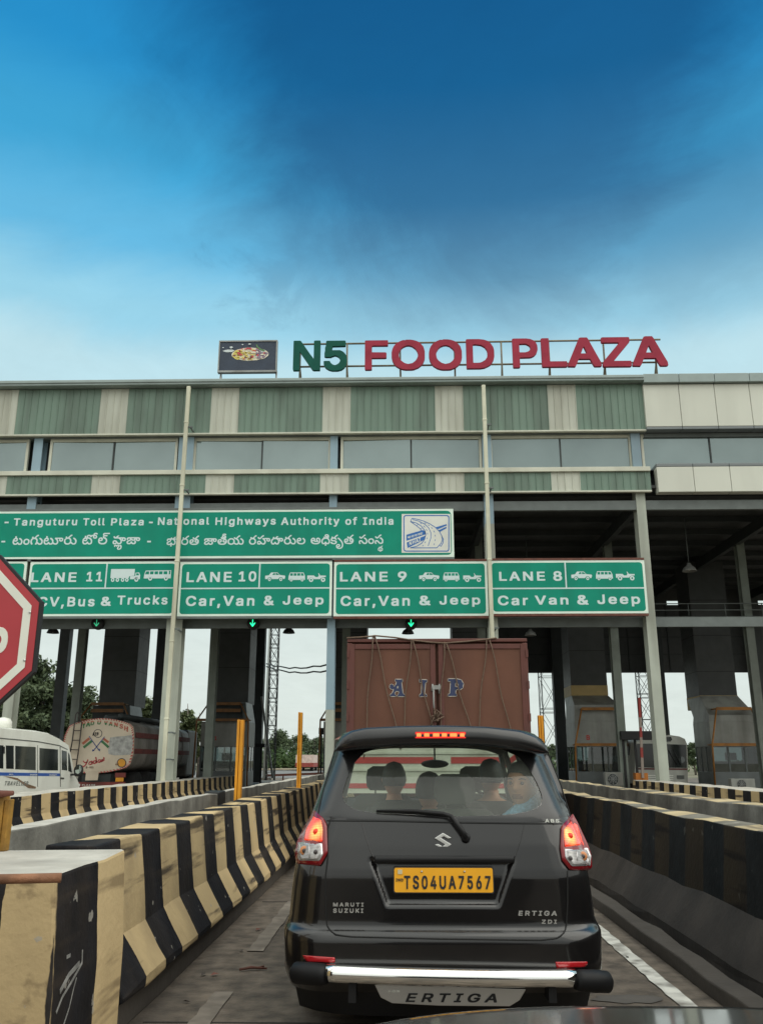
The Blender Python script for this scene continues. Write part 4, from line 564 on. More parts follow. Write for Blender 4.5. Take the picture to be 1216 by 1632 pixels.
# ------------------------------------------------------------------ toll plaza building
FY = 27.85
bld = thing('toll_plaza_building', 'long two storey toll plaza building with green and cream striped cladding over open lanes', 'building', (0, 28, 0))
zof = lambda py, Y=FY, px=500: at(px, py, Y=Y).z
XL, XE, XRR = -24.0, at(1026, 650, Y=FY).x, 24.0
RIB = .2433
def cladding(name, z0, z1, first):
    """ribbed sheet: narrow raised seams every RIB, four cream bays after twelve green ones"""
    mb = MB(); x = XL; i = 0; n0 = round((first-XL)/RIB)
    x = first-n0*RIB
    while x < XE-.02:
        x1 = min(x+RIB, XE); k = (i-n0) % 16; mb.mi = 1 if k < 4 else 0
        pr = [(x, 0), (x+RIB*.42, .004), (x+RIB*.86, 0), (x+RIB*.90, -.028), (x+RIB*.97, -.028), (x1, 0)]
        pr = [(min(a, XE), b) for a, b in pr]
        for (a, b), (c, d) in zip(pr, pr[1:]):
            if c > a: mb.add([(a, FY+b, z0), (c, FY+d, z0), (c, FY+d, z1), (a, FY+b, z1)], [(0, 1, 2, 3)])
        x = x1; i += 1
    mb.mi = 0
    mb.box(XL, XE, FY+.03, FY+.12, z0+.01, z1-.01)
    return mb.build(name, [m_green, m_cream], bld)
zT0, zT1 = zof(689), zof(617)
xc = at(694, 690, Y=FY).x
cladding('upper_cladding', zT0, zT1, xc)
zL0, zL1 = zof(785), zof(755.5)
cladding('lower_cladding', zL0, zL1, at(694, 785, Y=FY).x)
mb = MB()
mb.box(XL, XE, FY-.30, FY+.3, zT1+.02, zof(610)); mb.box(XL, XE, FY-.34, FY-.30, zof(613), zof(609)+.02)
mb.build('fascia', m_fascia, bld, bevel=.02)
mb = MB()
mb.box(XL, XE, FY-.05, FY+.10, zT0-.06, zT0-.003); mb.box(XL, XE, FY-.05, FY+.10, zL0-.06, zL0-.003)
mb.box(XL, XE, FY-.09, FY+.45, zL1+.003, zof(748.5))
mb.build('sill_trim', m_trim, bld, bevel=.008)
COLX = (-17.72, -12.55, -7.38, -2.27, 2.97, 8.05, 13.22, 18.4)
zW0, zW1 = zof(748.5)+.003, zT0-.07
# upper storey windows, two panes each, set back under the cladding
m_pane = mat('tinted_window_glass', C(130, 144, 144), .07, .55, var=.12, scale=.5, spec=.8)
WY = FY+.32
edges = [(-17.3, -12.92), (-12.18, at(284, 720, Y=WY).x), (at(309, 720, Y=WY).x, at(528, 720, Y=WY).x), (at(543, 720, Y=WY).x, at(767.5, 720, Y=WY).x),
         (at(779.5, 720, Y=WY).x, at(1006, 720, Y=WY).x), (at(1021, 720, Y=WY).x, 12.95), (13.4, 18.1)]
rnd = random.Random(8)
for x0, x1 in edges:
    f = MB(); z0, z1 = zW0, zW1
    f.box(x0, x0+.09, WY-.06, WY+.06, z0, z1); f.box(x1-.09, x1, WY-.06, WY+.06, z0, z1); f.box(x0+.091, x1-.091, WY-.05, WY+.05, z1-.11, z1)
    fo = f.build('window', m_trim, bld, bevel=.006)
    xm = (x0+x1)/2
    MB().box(xm-.025, xm+.025, WY-.03, WY+.02, z0, z1-.112).build('mullion', m_dark, fo)
    for a, b in ((x0+.092, xm-.027), (xm+.027, x1-.092)):
        p = MB(); k = rnd.uniform(-.03, .03)
        p.add([(a, WY+k, z0), (b, WY-k, z0), (b, WY-k+.004, z1-.112), (a, WY+k+.004, z1-.112)], [(0, 1, 2, 3)]); p.build('pane', m_pane, fo)
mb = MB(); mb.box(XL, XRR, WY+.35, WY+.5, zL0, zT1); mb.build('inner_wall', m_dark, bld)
mb = MB(); mb.box(XL, XE, FY+.13, WY+.3, zT0-.08, zT0+.1); mb.build('window_head', m_steel, bld)
# silver composite panels on the right
AY = 27.72
axs = [at(px, 650, Y=AY).x for px in (1027, 1084, 1141, 1197)]; stp = axs[1]-axs[0]
while axs[-1] < XRR: axs.append(axs[-1]+stp)
za = lambda py: at(1120, py, Y=AY).z
def panels(name, z0, z1, m, y0=AY, d=.35, off=0):
    mb = MB()
    for a, b in zip(axs, axs[1:]): mb.box(a+off+.008, b+off-.008, y0, y0+d, z0, z1)
    mb.build(name, m, bld, bevel=.012)
panels('composite_panel', za(679), za(612), m_acp); panels('panel_cap', za(611), za(597.5), m_fascia, AY-.14, .6)
panels('panel_lip', za(683.5), za(679.4), m_acp_edge)
panels('lower_composite_panel', za(783.5), za(743.5), m_acp, off=stp*.17); panels('lower_panel_cap', za(743), za(738), m_acp_edge, off=stp*.17, d=.5)
mb = MB(); mb.box(axs[0]+.02, XRR, AY+.06, AY+.34, za(683)+.02, za(598)-.05); mb.box(axs[0]+.3, XRR, AY+.06, AY+.34, za(783)+.01, za(739)-.02); mb.build('panel_core', m_dark, bld)
MB().box(axs[0], XRR, AY+.36, FY+.9, za(690), za(684)).build('soffit', m_steel, bld)
# structure behind
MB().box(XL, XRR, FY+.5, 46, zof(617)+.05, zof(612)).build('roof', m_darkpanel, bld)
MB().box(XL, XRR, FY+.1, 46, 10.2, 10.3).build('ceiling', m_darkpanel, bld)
mb = MB()
for i in range(9): mb.box(XL, XRR, 29.6+i*1.9, 29.72+i*1.9, 9.98, 10.197)
for x in COLX: mb.box(x-.1, x+.1, 28.4, 46, 9.55, 9.97)
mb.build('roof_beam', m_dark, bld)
mb = MB(); mb.box(XL, XRR, FY+.18, FY+.34, zL0-.62, zL0-.30); mb.build('front_beam', m_steel, bld)
zs0, zs1 = at(1100, 997, Y=33.4).z, at(1100, 984, Y=33.4).z
mb = MB(); mb.box(XL, XRR, 33.15, 33.3, zs0, zs1); mb.box(XL, XRR, 28.4, 28.52, at(400, 1001, Y=28.4).z, at(400, 986, Y=28.4).z)
mb.build('cross_beam', m_steel, bld)
mb = MB(); z = zs1
for dz in (.25, .5): mb.tube([(XL, 33.2, z+dz), (XRR, 33.2, z+dz)], .02, 6)
for i in range(34): mb.tube([(XL+i*1.4, 33.2, z), (XL+i*1.4, 33.2, z+.5)], .018, 6)
mb.build('railing', m_steel, bld)
XD = 4.4
zb0, zb1 = at(450, 1001, Y=46).z, at(900, 1072, Y=46).z
mb = MB(); mb.box(XL, XD, 46, 46.2, zb0, 10.2)
zq0, zq1 = at(1080, 964, Y=46).z, at(1080, 957, Y=46).z
mb.box(XD, XRR, 46.003, 46.2, zb1, zq0); mb.box(XD, at(1062, 960, Y=46).x, 46.003, 46.2, zq0, 10.2); mb.box(at(1093, 960, Y=46).x, at(1185, 960, Y=46).x, 46.003, 46.2, zq0, 10.2)
mb.box(at(1062, 960, Y=46).x, XRR, 46.01, 46.19, zq1, 10.2)
mb.build('rear_fascia', m_darkpanel, bld)
mb = MB()
for i in range(9):
    x = XD+1.2+i*2.1; mb.box(x, x+.05, 45.96, 46, zb1, zq0)
for z in (zb1+.9, zb1+1.8, zb1+2.6): mb.box(XD, XRR, 45.965, 45.998, z, z+.06)
mb.build('rear_fascia_batten', m_dark, bld)
# columns
for k, x in enumerate(COLX):
    wd = .26 if abs(x+7.38) < .1 else (.13 if abs(x+2.27) < .1 else .155)
    mb = MB(); d = .46
    blue = abs(x+2.27) < .1
    for a, b, s in ((.30, zL0-.0, 0),):
        zsplit = at(530, 1131, Y=28).z
        if blue: segs = [(.30, zsplit, 0), (zsplit, 13.9, 1)]
        else: segs = [(.30, 9.0, 0), (9.0, 13.9, 1)]
        if abs(x-8.05) < .1: segs = [(.30, zL0+.1, 0), (zL0+.1, 13.9, 1)]
        for z0, z1, mi in segs:
            mb.mi = mi
            mb.box(x-wd, x+wd, 28.0, 28.03, z0, z1); mb.box(x-wd, x+wd, 28.0+d-.03, 28.0+d, z0, z1); mb.box(x-.05, x+.05, 28.03, 28.0+d-.03, z0, z1)
            if abs(x-8.05) < .1 or k > 5: mb.box(x-wd+.004, x-.051, 28.031, 28.0+d-.031, z0, z1)
    mb.mi = 0; mb.box(x-wd-.1, x+wd+.1, 27.9, 28.56, .30, .36)
    mb.build('column', [m_col, m_blue], bld, bevel=.006)
    x2 = x+(.12 if x > 0 else .15)
    mb = MB(); mb.box(x2-.15, x2+.15, 33.4, 33.43, .3, 10); mb.box(x2-.15, x2+.15, 33.72, 33.75, .3, 10); mb.box(x2-.1, x2+.1, 33.43, 33.72, .3, 10)
    mb.build('column', mat('inner_column_paint', C(120, 128, 120), .6, var=.14, dirt=C(66, 62, 55), dirt_amt=.5, streak=True) if k == 0 else COL.objects['column.001'].active_material, bld)
    mb = MB(); mb.box(x-.26, x+.26, 45.3, 45.8, .3, 10); mb.build('column', m_dark, bld)
m_pipe = mat('cream_downpipe', C(206, 206, 184), .5, var=.08, dirt=C(120, 110, 90), dirt_amt=.55, dscale=2, streak=True)
for (ax, ay), (bx, by) in (((303, 616), (258.5, 1236)), ((772, 614), (781, 985))):
    a = at(ax, ay, Y=27.42); b = at(bx, by, Y=27.42); x = (a.x+b.x)/2
    mb = MB(); z0 = .5; zt = a.z
    mb.box(x-.065, x+.065, 27.36, 27.48, z0, zt)
    for z in (12.45, 10.2, 7.6, 5.0, 2.6): mb.box(x-.078, x+.078, 27.35, 27.49, z, z+.07)
    po = mb.build('downpipe', m_pipe, bld, bevel=.02)
    mb = MB()
    for z in (12.3, 10.05, 5.4, 2.2, 1.4): mb = MB(); mb.box(x-.02, x+.22, 27.40, 27.46, z, z+.05); mb.box(x+.12, x+.16, 27.459, 28.0, z+.001, z+.04); mb.build('pipe_bracket', m_steel, po)
# clad shafts above the booths
def zY(py, px, Y): return at(px, py, Y=Y).z
SH = {}
for xc_, y0, pyb in ((-12.7, 39.2, 1125), (-7.62, 39.2, 1120), (-2.35, 39.2, 1120), (3.1, 39.2, 1120), (8.3, 39.2, 1094), (13.5, 38.0, 1130)):
    zb = zY(pyb, 608, y0); wd = .80
    mb = MB(); mb.box(xc_-wd, xc_+wd, y0, y0+1.7, zb, 9.9)
    sh = mb.build('clad_shaft', m_darkpanel, bld); SH[xc_] = (zb, y0)
    mb = MB()
    for z in (zb+1.55, zb+3.1, zb+4.65): mb.box(xc_-wd-.004, xc_+wd+.004, y0-.004, y0+1.704, z, z+.025)
    mb.build('panel_joint', m_black, sh)

# ------------------------------------------------------------------ toll booths
m_bwhite = mat('grubby_white_panel', C(150, 152, 146), .5, var=.12, dirt=C(88, 84, 76), dirt_amt=.7, dscale=1.6, streak=True)
m_bgrey = mat('booth_grey_sheet', C(112, 118, 118), .45, .2, var=.12, dirt=C(60, 58, 54), dirt_amt=.5, streak=True)
m_boothglass = glassmat('booth_glass', (.30, .36, .36, 1), .12, (.25, .28, .28, 1), .10)
m_red = simple('red_letter', C(190, 45, 40), .6)
m_cage = mat('dull_ochre_pipe', C(168, 112, 44), .6, var=.15, dirt=C(70, 45, 25), dirt_amt=.6, dscale=3)
def booth(xc, y0, label, mark, rich, xo=0):
    t = thing('toll_booth', label, 'toll booth', (xc, y0, .34), group='toll booths on the islands')
    zb, ys = SH[xc]; wd = 1.0; d = 2.0; Z = lambda py: zY(py, 608+(xc > 0)*340-(xc < 0)*240, y0)
    z1, z2, z3 = Z(1243) if rich else Z(1240), Z(1190), Z(1150)
    z4 = zb
    mb = MB(); mb.box(xc-wd, xc+wd, y0, y0+d, .34, .95); mb.build('base_wall', m_bgrey, t, bevel=.01)
    mb = MB(); mb.box(xc-wd, xc+wd, y0-.02, y0+d, z2, z3); bw = mb.build('white_band', m_bwhite, t, bevel=.015)
    mb = MB()
    for x in (-wd+.03, -.33, .33, wd-.03):
        for y in (y0+.03, y0+d-.03): mb.box(xc+x-.03, xc+x+.03, y-.03, y+.03, .951, z2-.001)
    for y in (y0+.7, y0+1.35):
        for x in (-wd+.03, wd-.03): mb.box(xc+x-.028, xc+x+.028, y-.03, y+.03, .951, z2-.001)
    mb.build('window_frame', m_steel, t)
    mb = MB(); e = .012
    mb.box(xc-wd+.06, xc+wd-.06, y0+.02, y0+.02+e, .952, z2-.002); mb.box(xc-wd+.02, xc-wd+.02+e, y0+.07, y0+d-.07, .952, z2-.002); mb.box(xc+wd-.02-e, xc+wd-.02, y0+.07, y0+d-.07, .952, z2-.002)
    mb.build('window_glass', m_boothglass, t)
    mb = MB(); mb.box(xc-wd+.1, xc+wd-.1, y0+.9, y0+1.0, .951, 1.35); mb.box(xc-.2, xc+.25, y0+.75, y0+.8, 1.4, 1.7); mb.build('counter', m_dark, t)
    # sloping upper part between the band and the shaft
    hs = .80
    sec = lambda x0, x1, ya, yb, z: [(x0, ya, z), (x1, ya, z), (x1, yb, z), (x0, yb, z)]
    if rich:
        zc = z3+.45*(z4-z3); zoc = Z(1105)
        mb = MB(); mb.loft([sec(xc-wd+.01, xc+wd-.01, y0, y0+d, z3+.003), sec(xc-wd+.05, xc+wd-.05, y0+.02, y0+d, zc-.02), sec(xc-hs, xc+hs, ys, ys+1.7, zoc-.003)], smooth=False); mb.build('upper_panel', m_bwhite, t)
        mb = MB(); mb.loft([sec(xc-hs-.01, xc+hs+.01, ys-.012, ys+1.71, zoc), sec(xc-hs-.01, xc+hs+.01, ys-.012, ys+1.71, z4+.03)], smooth=False); mb.build('ochre_band', mat('faded_ochre_band', C(190, 165, 110), .6, var=.12), t)
    else:
        mb = MB(); mb.box(xc-hs, xc+hs, y0+.35, y0+1.9, z3+.003, z4-.004); mb.build('upper_panel', m_dark, t)
        mb = MB(); mb.loft([sec(xc+hs+.02, xc+wd-.01, y0, y0+d, z3+.003), sec(xc+hs-.18, xc+hs+.03, y0+.3, y0+d, z4-.01)], smooth=False); mb.build('side_panel', m_bgrey, t)
    # pipe cage in front
    m = m_cage if rich else m_orange
    yc = y0-.45; mb = MB(); zt = Z(1130) if rich else Z(1122); zm = Z(1187) if rich else Z(1148)
    mbs = []
    for s in (-1, 1):
        mb.tube([(xc+s*(wd+.15), yc, .34), (xc+s*(wd+.1), yc, zm), (xc+s*(hs-.1), yc+.25, zt)], .035, 8)
    mb.bar((xc-hs+.1, yc+.25, zt), (xc+hs-.1, yc+.25, zt), .07, .12); mb.bar((xc-wd-.1, yc, zm), (xc+wd+.1, yc, zm), .06, .11)
    for s in (-1, 1): mb.tube([(xc+s*(hs-.1), yc+.25, zt), (xc+s*(hs-.1), y0+.4, zt)], .03, 8); mb.tube([(xc+s*(wd+.1), yc, zm), (xc+s*(wd+.1), y0+.1, zm)], .03, 8)
    if not rich: mb.bar((xc-hs+.1, yc+.3, zt-.28), (xc+hs-.1, yc+.3, zt-.28), .07, .14)
    mb.build('cage', m, t)
    if mark:
        mb = MB(); lettering(mb, mark, lambda a, b: (xc-.55*wd+a, y0-.024, z2+.28+b), (0, -1, 0), .26 if rich else .2); mb.build('marking', m_red, bw)
    return t
booth(-12.7, 38.2, 'toll booth over the tanker at the far left, under a dark clad shaft', None, False)
booth(-7.62, 38.2, 'toll booth with rusty orange beams left of the shorter yellow post', '11', False)
booth(-2.35, 38.2, 'toll booth mostly hidden behind the blue and cream column', None, False)
booth(3.1, 38.2, 'toll booth hidden behind the brown truck', None, False)
booth(8.3, 37.9, 'toll booth with a red letter B on its white panel', 'B', True)
booth(13.5, 36.6, 'toll booth at the right edge with ochre pipe cage and bare white sides', None, True)
# air conditioners
def aircon(px, py0, py1, Y, label):
    a, b = at(px[0], py1, Y=Y), at(px[1], py0, Y=Y)
    t = thing('air_conditioner', label, 'air conditioner', ((a.x+b.x)/2, Y, a.z), group='air conditioner units beside the booths')
    x0, x1, z0, z1 = a.x, b.x, a.z, b.z
    mb = MB(); mb.box(x0, x1, Y, Y+.32, z0, z1); mb.build('casing', m_bwhite, t, bevel=.02)
    cx, cz, r = x0+(x1-x0)*.42, (z0+z1)/2, (z1-z0)*.42
    mb = MB(); mb.lathe([(r, -.012), (r, .0), (r*.2, .002)], (cx, Y-.004, cz), 20, 'y'); mb.build('fan', m_dark, t)
    mb = MB()
    for k in range(3): mb.poly([circ(cx, cz, r*(.4+.3*k), 20), circ(cx, cz, r*(.4+.3*k)-.012, 20)[::-1]], lambda u, v: (u, Y-.02, v), (0, -1, 0), .004)
    for k in range(4): mb.bar((cx-r*math.cos(k*.785), Y-.024, cz-r*math.sin(k*.785)), (cx+r*math.cos(k*.785), Y-.024, cz+r*math.sin(k*.785)), .012)
    mb.build('grille', m_galv, t)
    mb = MB(); mb.box(x0+.05, x0+.1, Y+.02, Y+.3, .34, z0-.002); mb.box(x1-.1, x1-.05, Y+.02, Y+.3, .34, z0-.002); mb.build('stand', m_steel, t)
aircon((965, 992), 1231, 1253, 33.0, 'white air conditioner unit beside the booth with the letter B')
aircon((1166, 1202), 1241, 1259, 32.0, 'white air conditioner unit at the right edge beside the last booth')

# ------------------------------------------------------------------ overhead signs
SY = 27.70
def sx(px, py=940): return at(px, py, Y=SY).x
def sz(py, px): return at(px, py, Y=SY).z
XF = lambda y: (lambda a, b: (a, y, b))
FRONT = (0, -1, 0)
def sign_board(name, label, x0, x1, z0, z1, cat='sign', grp=None, r=.10, backrust=False):
    t = thing(name, label, cat, ((x0+x1)/2, SY, z0), group=grp)
    MB().box(x0, x1, SY, SY+.06, z0, z1).build('panel', m_signwhite, t, bevel=.01)
    e = .075
    MB().poly([rrect(x0+e, z0+e, x1-e, z1-e, r)], XF(SY-.003), FRONT, .002).build('green_face', m_signgreen, t)
    mb = MB(); mb.box(x0, x1, SY-.01, SY+.14, z1+.003, z1+.075); mb.box(x0, x1, SY-.01, SY+.14, z0-.075, z0-.003)
    mb.build('frame', m_rust if backrust else m_steel, t)
    return t
def write(mb, s, pxl, pxr, pyt, pyb, track=.05, y=None, slant=0):
    """letters whose ink box runs from pxl to pxr and whose capitals run from pyt to pyb in the photo"""
    py = (pyt+pyb)/2; x0, x1 = sx(pxl, py), sx(pxr, py); z0, z1 = sz(pyb, (pxl+pxr)/2), sz(pyt, (pxl+pxr)/2)
    g, wd = text_loops(s, 1, track)
    ink = [p[0] for gl in g for lp in gl for p in lp]; a0, a1 = min(ink), max(ink); k = (x1-x0)/(a1-a0); h = (z1-z0)/.728
    for gl in g: mb.poly([[((p[0]-a0)*k+x0, p[1]*h+z0) for p in lp] for lp in gl], XF((y or SY)-.006), FRONT, .002)
def picto(mb, pxl, pxr, pyt, pyb, shapes, w_, h_):
    """little vehicle symbols; every shape is a list of loops (outer then holes) in a w x h box, y up"""
    x0, x1 = sx(pxl, (pyt+pyb)/2), sx(pxr, (pyt+pyb)/2); z0, z1 = sz(pyb, pxl), sz(pyt, pxl)
    for loops in shapes: mb.poly([[(x0+p[0]/w_*(x1-x0), z0+p[1]/h_*(z1-z0)) for p in lp] for lp in loops], XF(SY-.006), FRONT, .002)
def wheel(cx, cy, r): return [circ(cx, cy, r, 14), circ(cx, cy, r*.42, 10)[::-1]]
def hole(x0, y0, x1, y1): return [(x0, y0), (x0, y1), (x1, y1), (x1, y0)]
P_CAR = [[[(0, 9), (0, 25), (20, 27), (32, 40), (67, 40), (80, 28), (108, 25), (110, 20), (106, 9), (98, 9), (94, 16), (84, 18), (76, 15), (72, 9), (37, 9), (33, 16), (24, 18), (16, 15), (13, 9)],
          [(38, 28), (45, 37), (54, 37), (54, 28)], [(57, 28), (57, 37), (66, 37), (78, 28)]], wheel(24, 7.5, 8), wheel(86, 7.5, 8)]
P_VAN = [[[(0, 7), (1, 26), (8, 46), (78, 46), (86, 28), (87, 7), (82, 7), (78, 14), (66, 14), (62, 7), (24, 7), (20, 14), (10, 14), (5, 7)],
          hole(9, 29, 23, 42), hole(27, 29, 42, 42), hole(46, 29, 61, 42), [(65, 29), (65, 42), (76, 42), (81, 29)]], wheel(15, 6.5, 7.5), wheel(72, 6.5, 7.5)]
P_JEEP = [[[(0, 14), (0, 33), (34, 33), (42, 25), (54, 25), (60, 33), (56, 44), (59, 45), (66, 33), (96, 32), (96, 25), (80, 24), (70, 19), (66, 14), (33, 14), (30, 20), (20, 24), (10, 20), (5, 12)]], wheel(20, 11, 11.5), wheel(82, 11, 11.5)]
P_TRUCK = [[[(0, 12), (0, 43), (96, 43), (96, 20), (75, 18), (74, 12)]], [[(79, 8), (79, 18), (100, 19), (100, 30), (114, 31), (119, 22), (119, 8), (112, 8), (107, 14), (100, 8)], [(103, 21), (103, 28), (112, 28), (115, 21)]],
           wheel(10, 6, 7), wheel(29, 6, 7), wheel(50, 6, 7), wheel(67, 6, 7), wheel(105, 7, 8)]
P_BUS = [[[(0, 7), (1, 22), (6, 36), (108, 37), (108, 7), (97, 7), (93, 14), (84, 14), (80, 7), (36, 7), (31, 14), (22, 14), (18, 7)],
          [(4, 22), (8, 33), (20, 33), (20, 22)], hole(24, 22, 38, 33), hole(42, 22, 56, 33), hole(60, 22, 74, 33), hole(78, 22, 93, 33), hole(99, 22, 105, 35)], wheel(26, 7, 8), wheel(89, 7, 8)]
def lane_sign(label, pxl, pxr, lane, words, icons, vline, top=895, bot=982, hl=937.5, rust=False, xr=None):
    xm = (pxl+pxr)/2
    x0, x1 = sx(pxl), (xr if xr is not None else sx(pxr)); z0, z1 = sz(bot, xm), sz(top, xm)
    t = sign_board('lane_sign', label, x0, x1, z0, z1, grp='green lane signs over the toll lanes', backrust=rust)
    mb = MB(); zl = sz(hl, xm); mb.box(x0+.076, x1-.076, SY-.006, SY-.0035, zl-.022, zl+.022)
    if vline: xv = sx(vline, 916); mb.box(xv-.022, xv+.022, SY-.006, SY-.0035, zl+.023, z1-.076)
    mb.build('divider', m_signwhite2, t)
    mb = MB()
    for w_ in lane+words: write(mb, *w_)
    mb.build('lettering', m_signwhite2, t)
    mb = MB()
    for p in icons: picto(mb, *p)
    mb.build('vehicle_symbol', m_signwhite2, t)
    return t
lane_sign('green lane 11 sign for buses and trucks, beside the red stop sign', 44.5, 281, [('LANE', 51, 123, 907, 927), ('11', 139, 164, 906, 926)], [('LCV,Bus', 47, 152, 946, 966), ('&', 162, 178, 946, 965), ('Trucks', 188, 268, 944, 963)],
          [(177, 224, 907, 927, P_TRUCK, 119, 43), (230, 273, 909, 925, P_BUS, 108, 37)], 170)
lane_sign('green lane 10 sign for car, van and jeep, left of the lane 9 sign', 285, 529, [('LANE', 298, 370, 906, 927), ('10', 381, 409, 905, 926)], [('Car,Van', 297, 406, 944, 965), ('&', 421, 437, 944, 964), ('Jeep', 451, 516, 944, 963)],
          [(423, 455, 912.5, 926, P_CAR, 110, 40), (460, 486.5, 912.5, 926.5, P_VAN, 87, 46), (490, 519.5, 913.5, 927.5, P_JEEP, 96, 45)], 414)
lane_sign('green lane 9 sign for car, van and jeep, right above the brown truck', 532, 777, [('LANE', 542, 618, 906, 926), ('9', 634, 648, 905.5, 926)], [('Car,Van', 543, 653, 944, 965), ('&', 668, 686, 944, 964), ('Jeep', 700, 765, 944, 963)],
          [(668, 700, 912.5, 926, P_CAR, 110, 40), (706, 732, 912.5, 926.5, P_VAN, 87, 46), (738, 767, 913.5, 927.5, P_JEEP, 96, 45)], None, rust=True)
lane_sign('green lane 8 sign for car van and jeep, the rightmost with a red brown frame', 781, 1030, [('LANE', 795, 868, 906, 925), ('8', 881, 895, 905, 925)], [('Car', 793, 841, 944, 964), ('Van', 852, 905, 944, 963), ('&', 919, 937, 943, 963), ('Jeep', 951, 1019, 942, 962)],
          [(910, 943, 911, 924.5, P_CAR, 110, 40), (949, 976, 910.5, 924.5, P_VAN, 87, 46), (981, 1011, 911, 925, P_JEEP, 96, 45)], 901, top=893, bot=978, rust=True)
lane_sign('green lane sign at the left edge mostly behind the red stop sign', -200, 39, [], [], [], None)
# the long sign above
x1 = sx(723, 850); z0, z1 = sz(889.5, 400), sz(812.5, 400)
big = sign_board('toll_plaza_sign', 'long green sign naming the toll plaza in English and Telugu, with a blue road emblem', sx(-420, 850), x1, z0, z1, r=.14)
mb = MB()
for s, a, b in (('I', -8, -4.5), ('-', 8, 14.5), ('Tanguturu', 23, 124), ('Toll', 133.5, 168), ('Plaza', 178, 230), ('-', 238, 244), ('National', 252.5, 334), ('Highways', 344, 440), ('Authority', 448.5, 541), ('of', 550.5, 569), ('India', 578.5, 627)):
    if s == '-':
        xa, xb, zz = sx(a, 834), sx(b, 834), sz(834, a); mb.box(xa, xb, SY-.006, SY-.0035, zz, zz+.055)
    else: write(mb, s, a, b, 821.8 if a < 240 else 820.2, 837 if a < 240 else 836, .05)
mb.build('lettering', m_signwhite2, big)
mb = MB()
for a, b in ((3, 9), (235, 241)):
    xa, xb, zz = sx(a, 865), sx(b, 865), sz(864.5, a); mb.box(xa, xb, SY-.006, SY-.0035, zz, zz+.055)
for key, a, b in (('a', 21.5, 224), ('b', 266.5, 611)):
    xa, xb = sx(a, 860), sx(b, 860); zb = sz(867.5, (a+b)/2)
    k = (xb-xa)/(max(p[0] for c in RUN[key][1] for p in c)-min(p[0] for c in RUN[key][1] for p in c))
    run_loops(key, mb, lambda u, v: (xa+u, SY-.006, zb+v), FRONT, k*.98, xb-xa, .002)
mb.build('telugu_lettering', m_signwhite2, big)
# emblem: a white plate with a blue motorway drawing (drawn in 1216-wide crop units of the photo)
ex = lambda u, v: (sx(620+u/10.133, 800+v/10.133), sz(800+v/10.133, 620+u/10.133))
MB().poly([[ex(205, 195), ex(988, 195), ex(1000, 822), ex(203, 822)]], XF(SY-.006), FRONT, .002).build('emblem_plate', m_white, big)
m_eblue = simple('emblem_blue', C(40, 105, 178), .5); m_ewhite = simple('emblem_white', C(226, 228, 214), .5)
mb = MB()
def EP(loops, y=-.009): mb.poly([[ex(*p) for p in lp] for lp in loops], XF(SY+y), FRONT, .002)
def fr(x0, y0, x1, y1, r): return [(p[0], p[1]) for p in rrect(x0, y0, x1, y1, r)]
EP([fr(232, 212, 972, 802, 40), fr(248, 228, 956, 786, 30)[::-1]])
EP([[(280, 530), (540, 455), (585, 470), (598, 520), (280, 628)]]); EP([[(285, 655), (590, 545), (560, 615), (300, 745)]])
EP([[(750, 410), (925, 358), (930, 382), (790, 440)]]); EP([[(795, 460), (925, 400), (928, 425), (820, 485)]])
for pts, wd in (([(370, 265), (460, 280), (560, 310), (660, 355), (745, 410), (810, 475), (850, 545), (860, 610), (840, 665), (770, 742)], 11), ([(770, 742), (340, 742)], 12),
                ([(340, 742), (450, 715), (530, 665), (575, 600), (592, 530), (575, 460), (520, 390), (440, 340), (345, 315)], 11), ([(370, 265), (345, 315)], 9),
                ([(380, 285), (480, 310), (570, 355), (640, 420), (675, 500), (675, 580), (630, 710)], 10), ([(845, 545), (875, 600), (870, 660), (835, 720), (815, 700)], 12),
                ([(345, 318), (430, 375), (500, 430), (520, 462)], 11), ([(400, 325), (390, 345)], 8), ([(465, 360), (450, 385)], 8), ([(530, 420), (510, 440)], 8),
                ([(850, 640), (845, 655)], 10)): EP([stroke(pts, wd)])
for pts in ([(500, 335), (525, 355)], [(555, 385), (578, 410)], [(598, 440), (612, 465)], [(618, 500), (622, 525)], [(617, 575), (610, 600)], [(590, 640), (575, 665)], [(552, 698), (540, 716)],
            [(570, 335), (595, 350)], [(630, 370), (650, 385)], [(680, 410), (700, 432)], [(720, 465), (735, 492)], [(742, 530), (746, 558)], [(746, 605), (740, 630)], [(732, 670), (724, 695)]): EP([stroke(pts, 9)])
mb.build('emblem_drawing', m_eblue, big)
mb = MB(); g, wd = text_loops('NHAI', 1, .05)
rot = lambda u, v: ex(322+u*math.cos(R(22)), 706-u*math.sin(R(22))-v)
for gl in g: mb.poly([[rot(p[0]*205/wd, p[1]*105) for p in lp] for lp in gl], XF(SY-.012), FRONT, .002)
a_, cs_ = RUN['d']; wx = max(p[0] for c in cs_ for p in c)
rot2 = lambda u, v: ex(300+u*math.cos(R(17)), 598-u*math.sin(R(17))-v)
RUN['e'] = (a_, [[(p[0], p[1]) for p in c] for c in cs_])
run_loops('e', mb, lambda u, v: (rot2(u*250/wx, v*95)[0], SY-.012, rot2(u*250/wx, v*95)[1]), FRONT, 1, None, .002)
mb.build('emblem_lettering', m_ewhite, big)

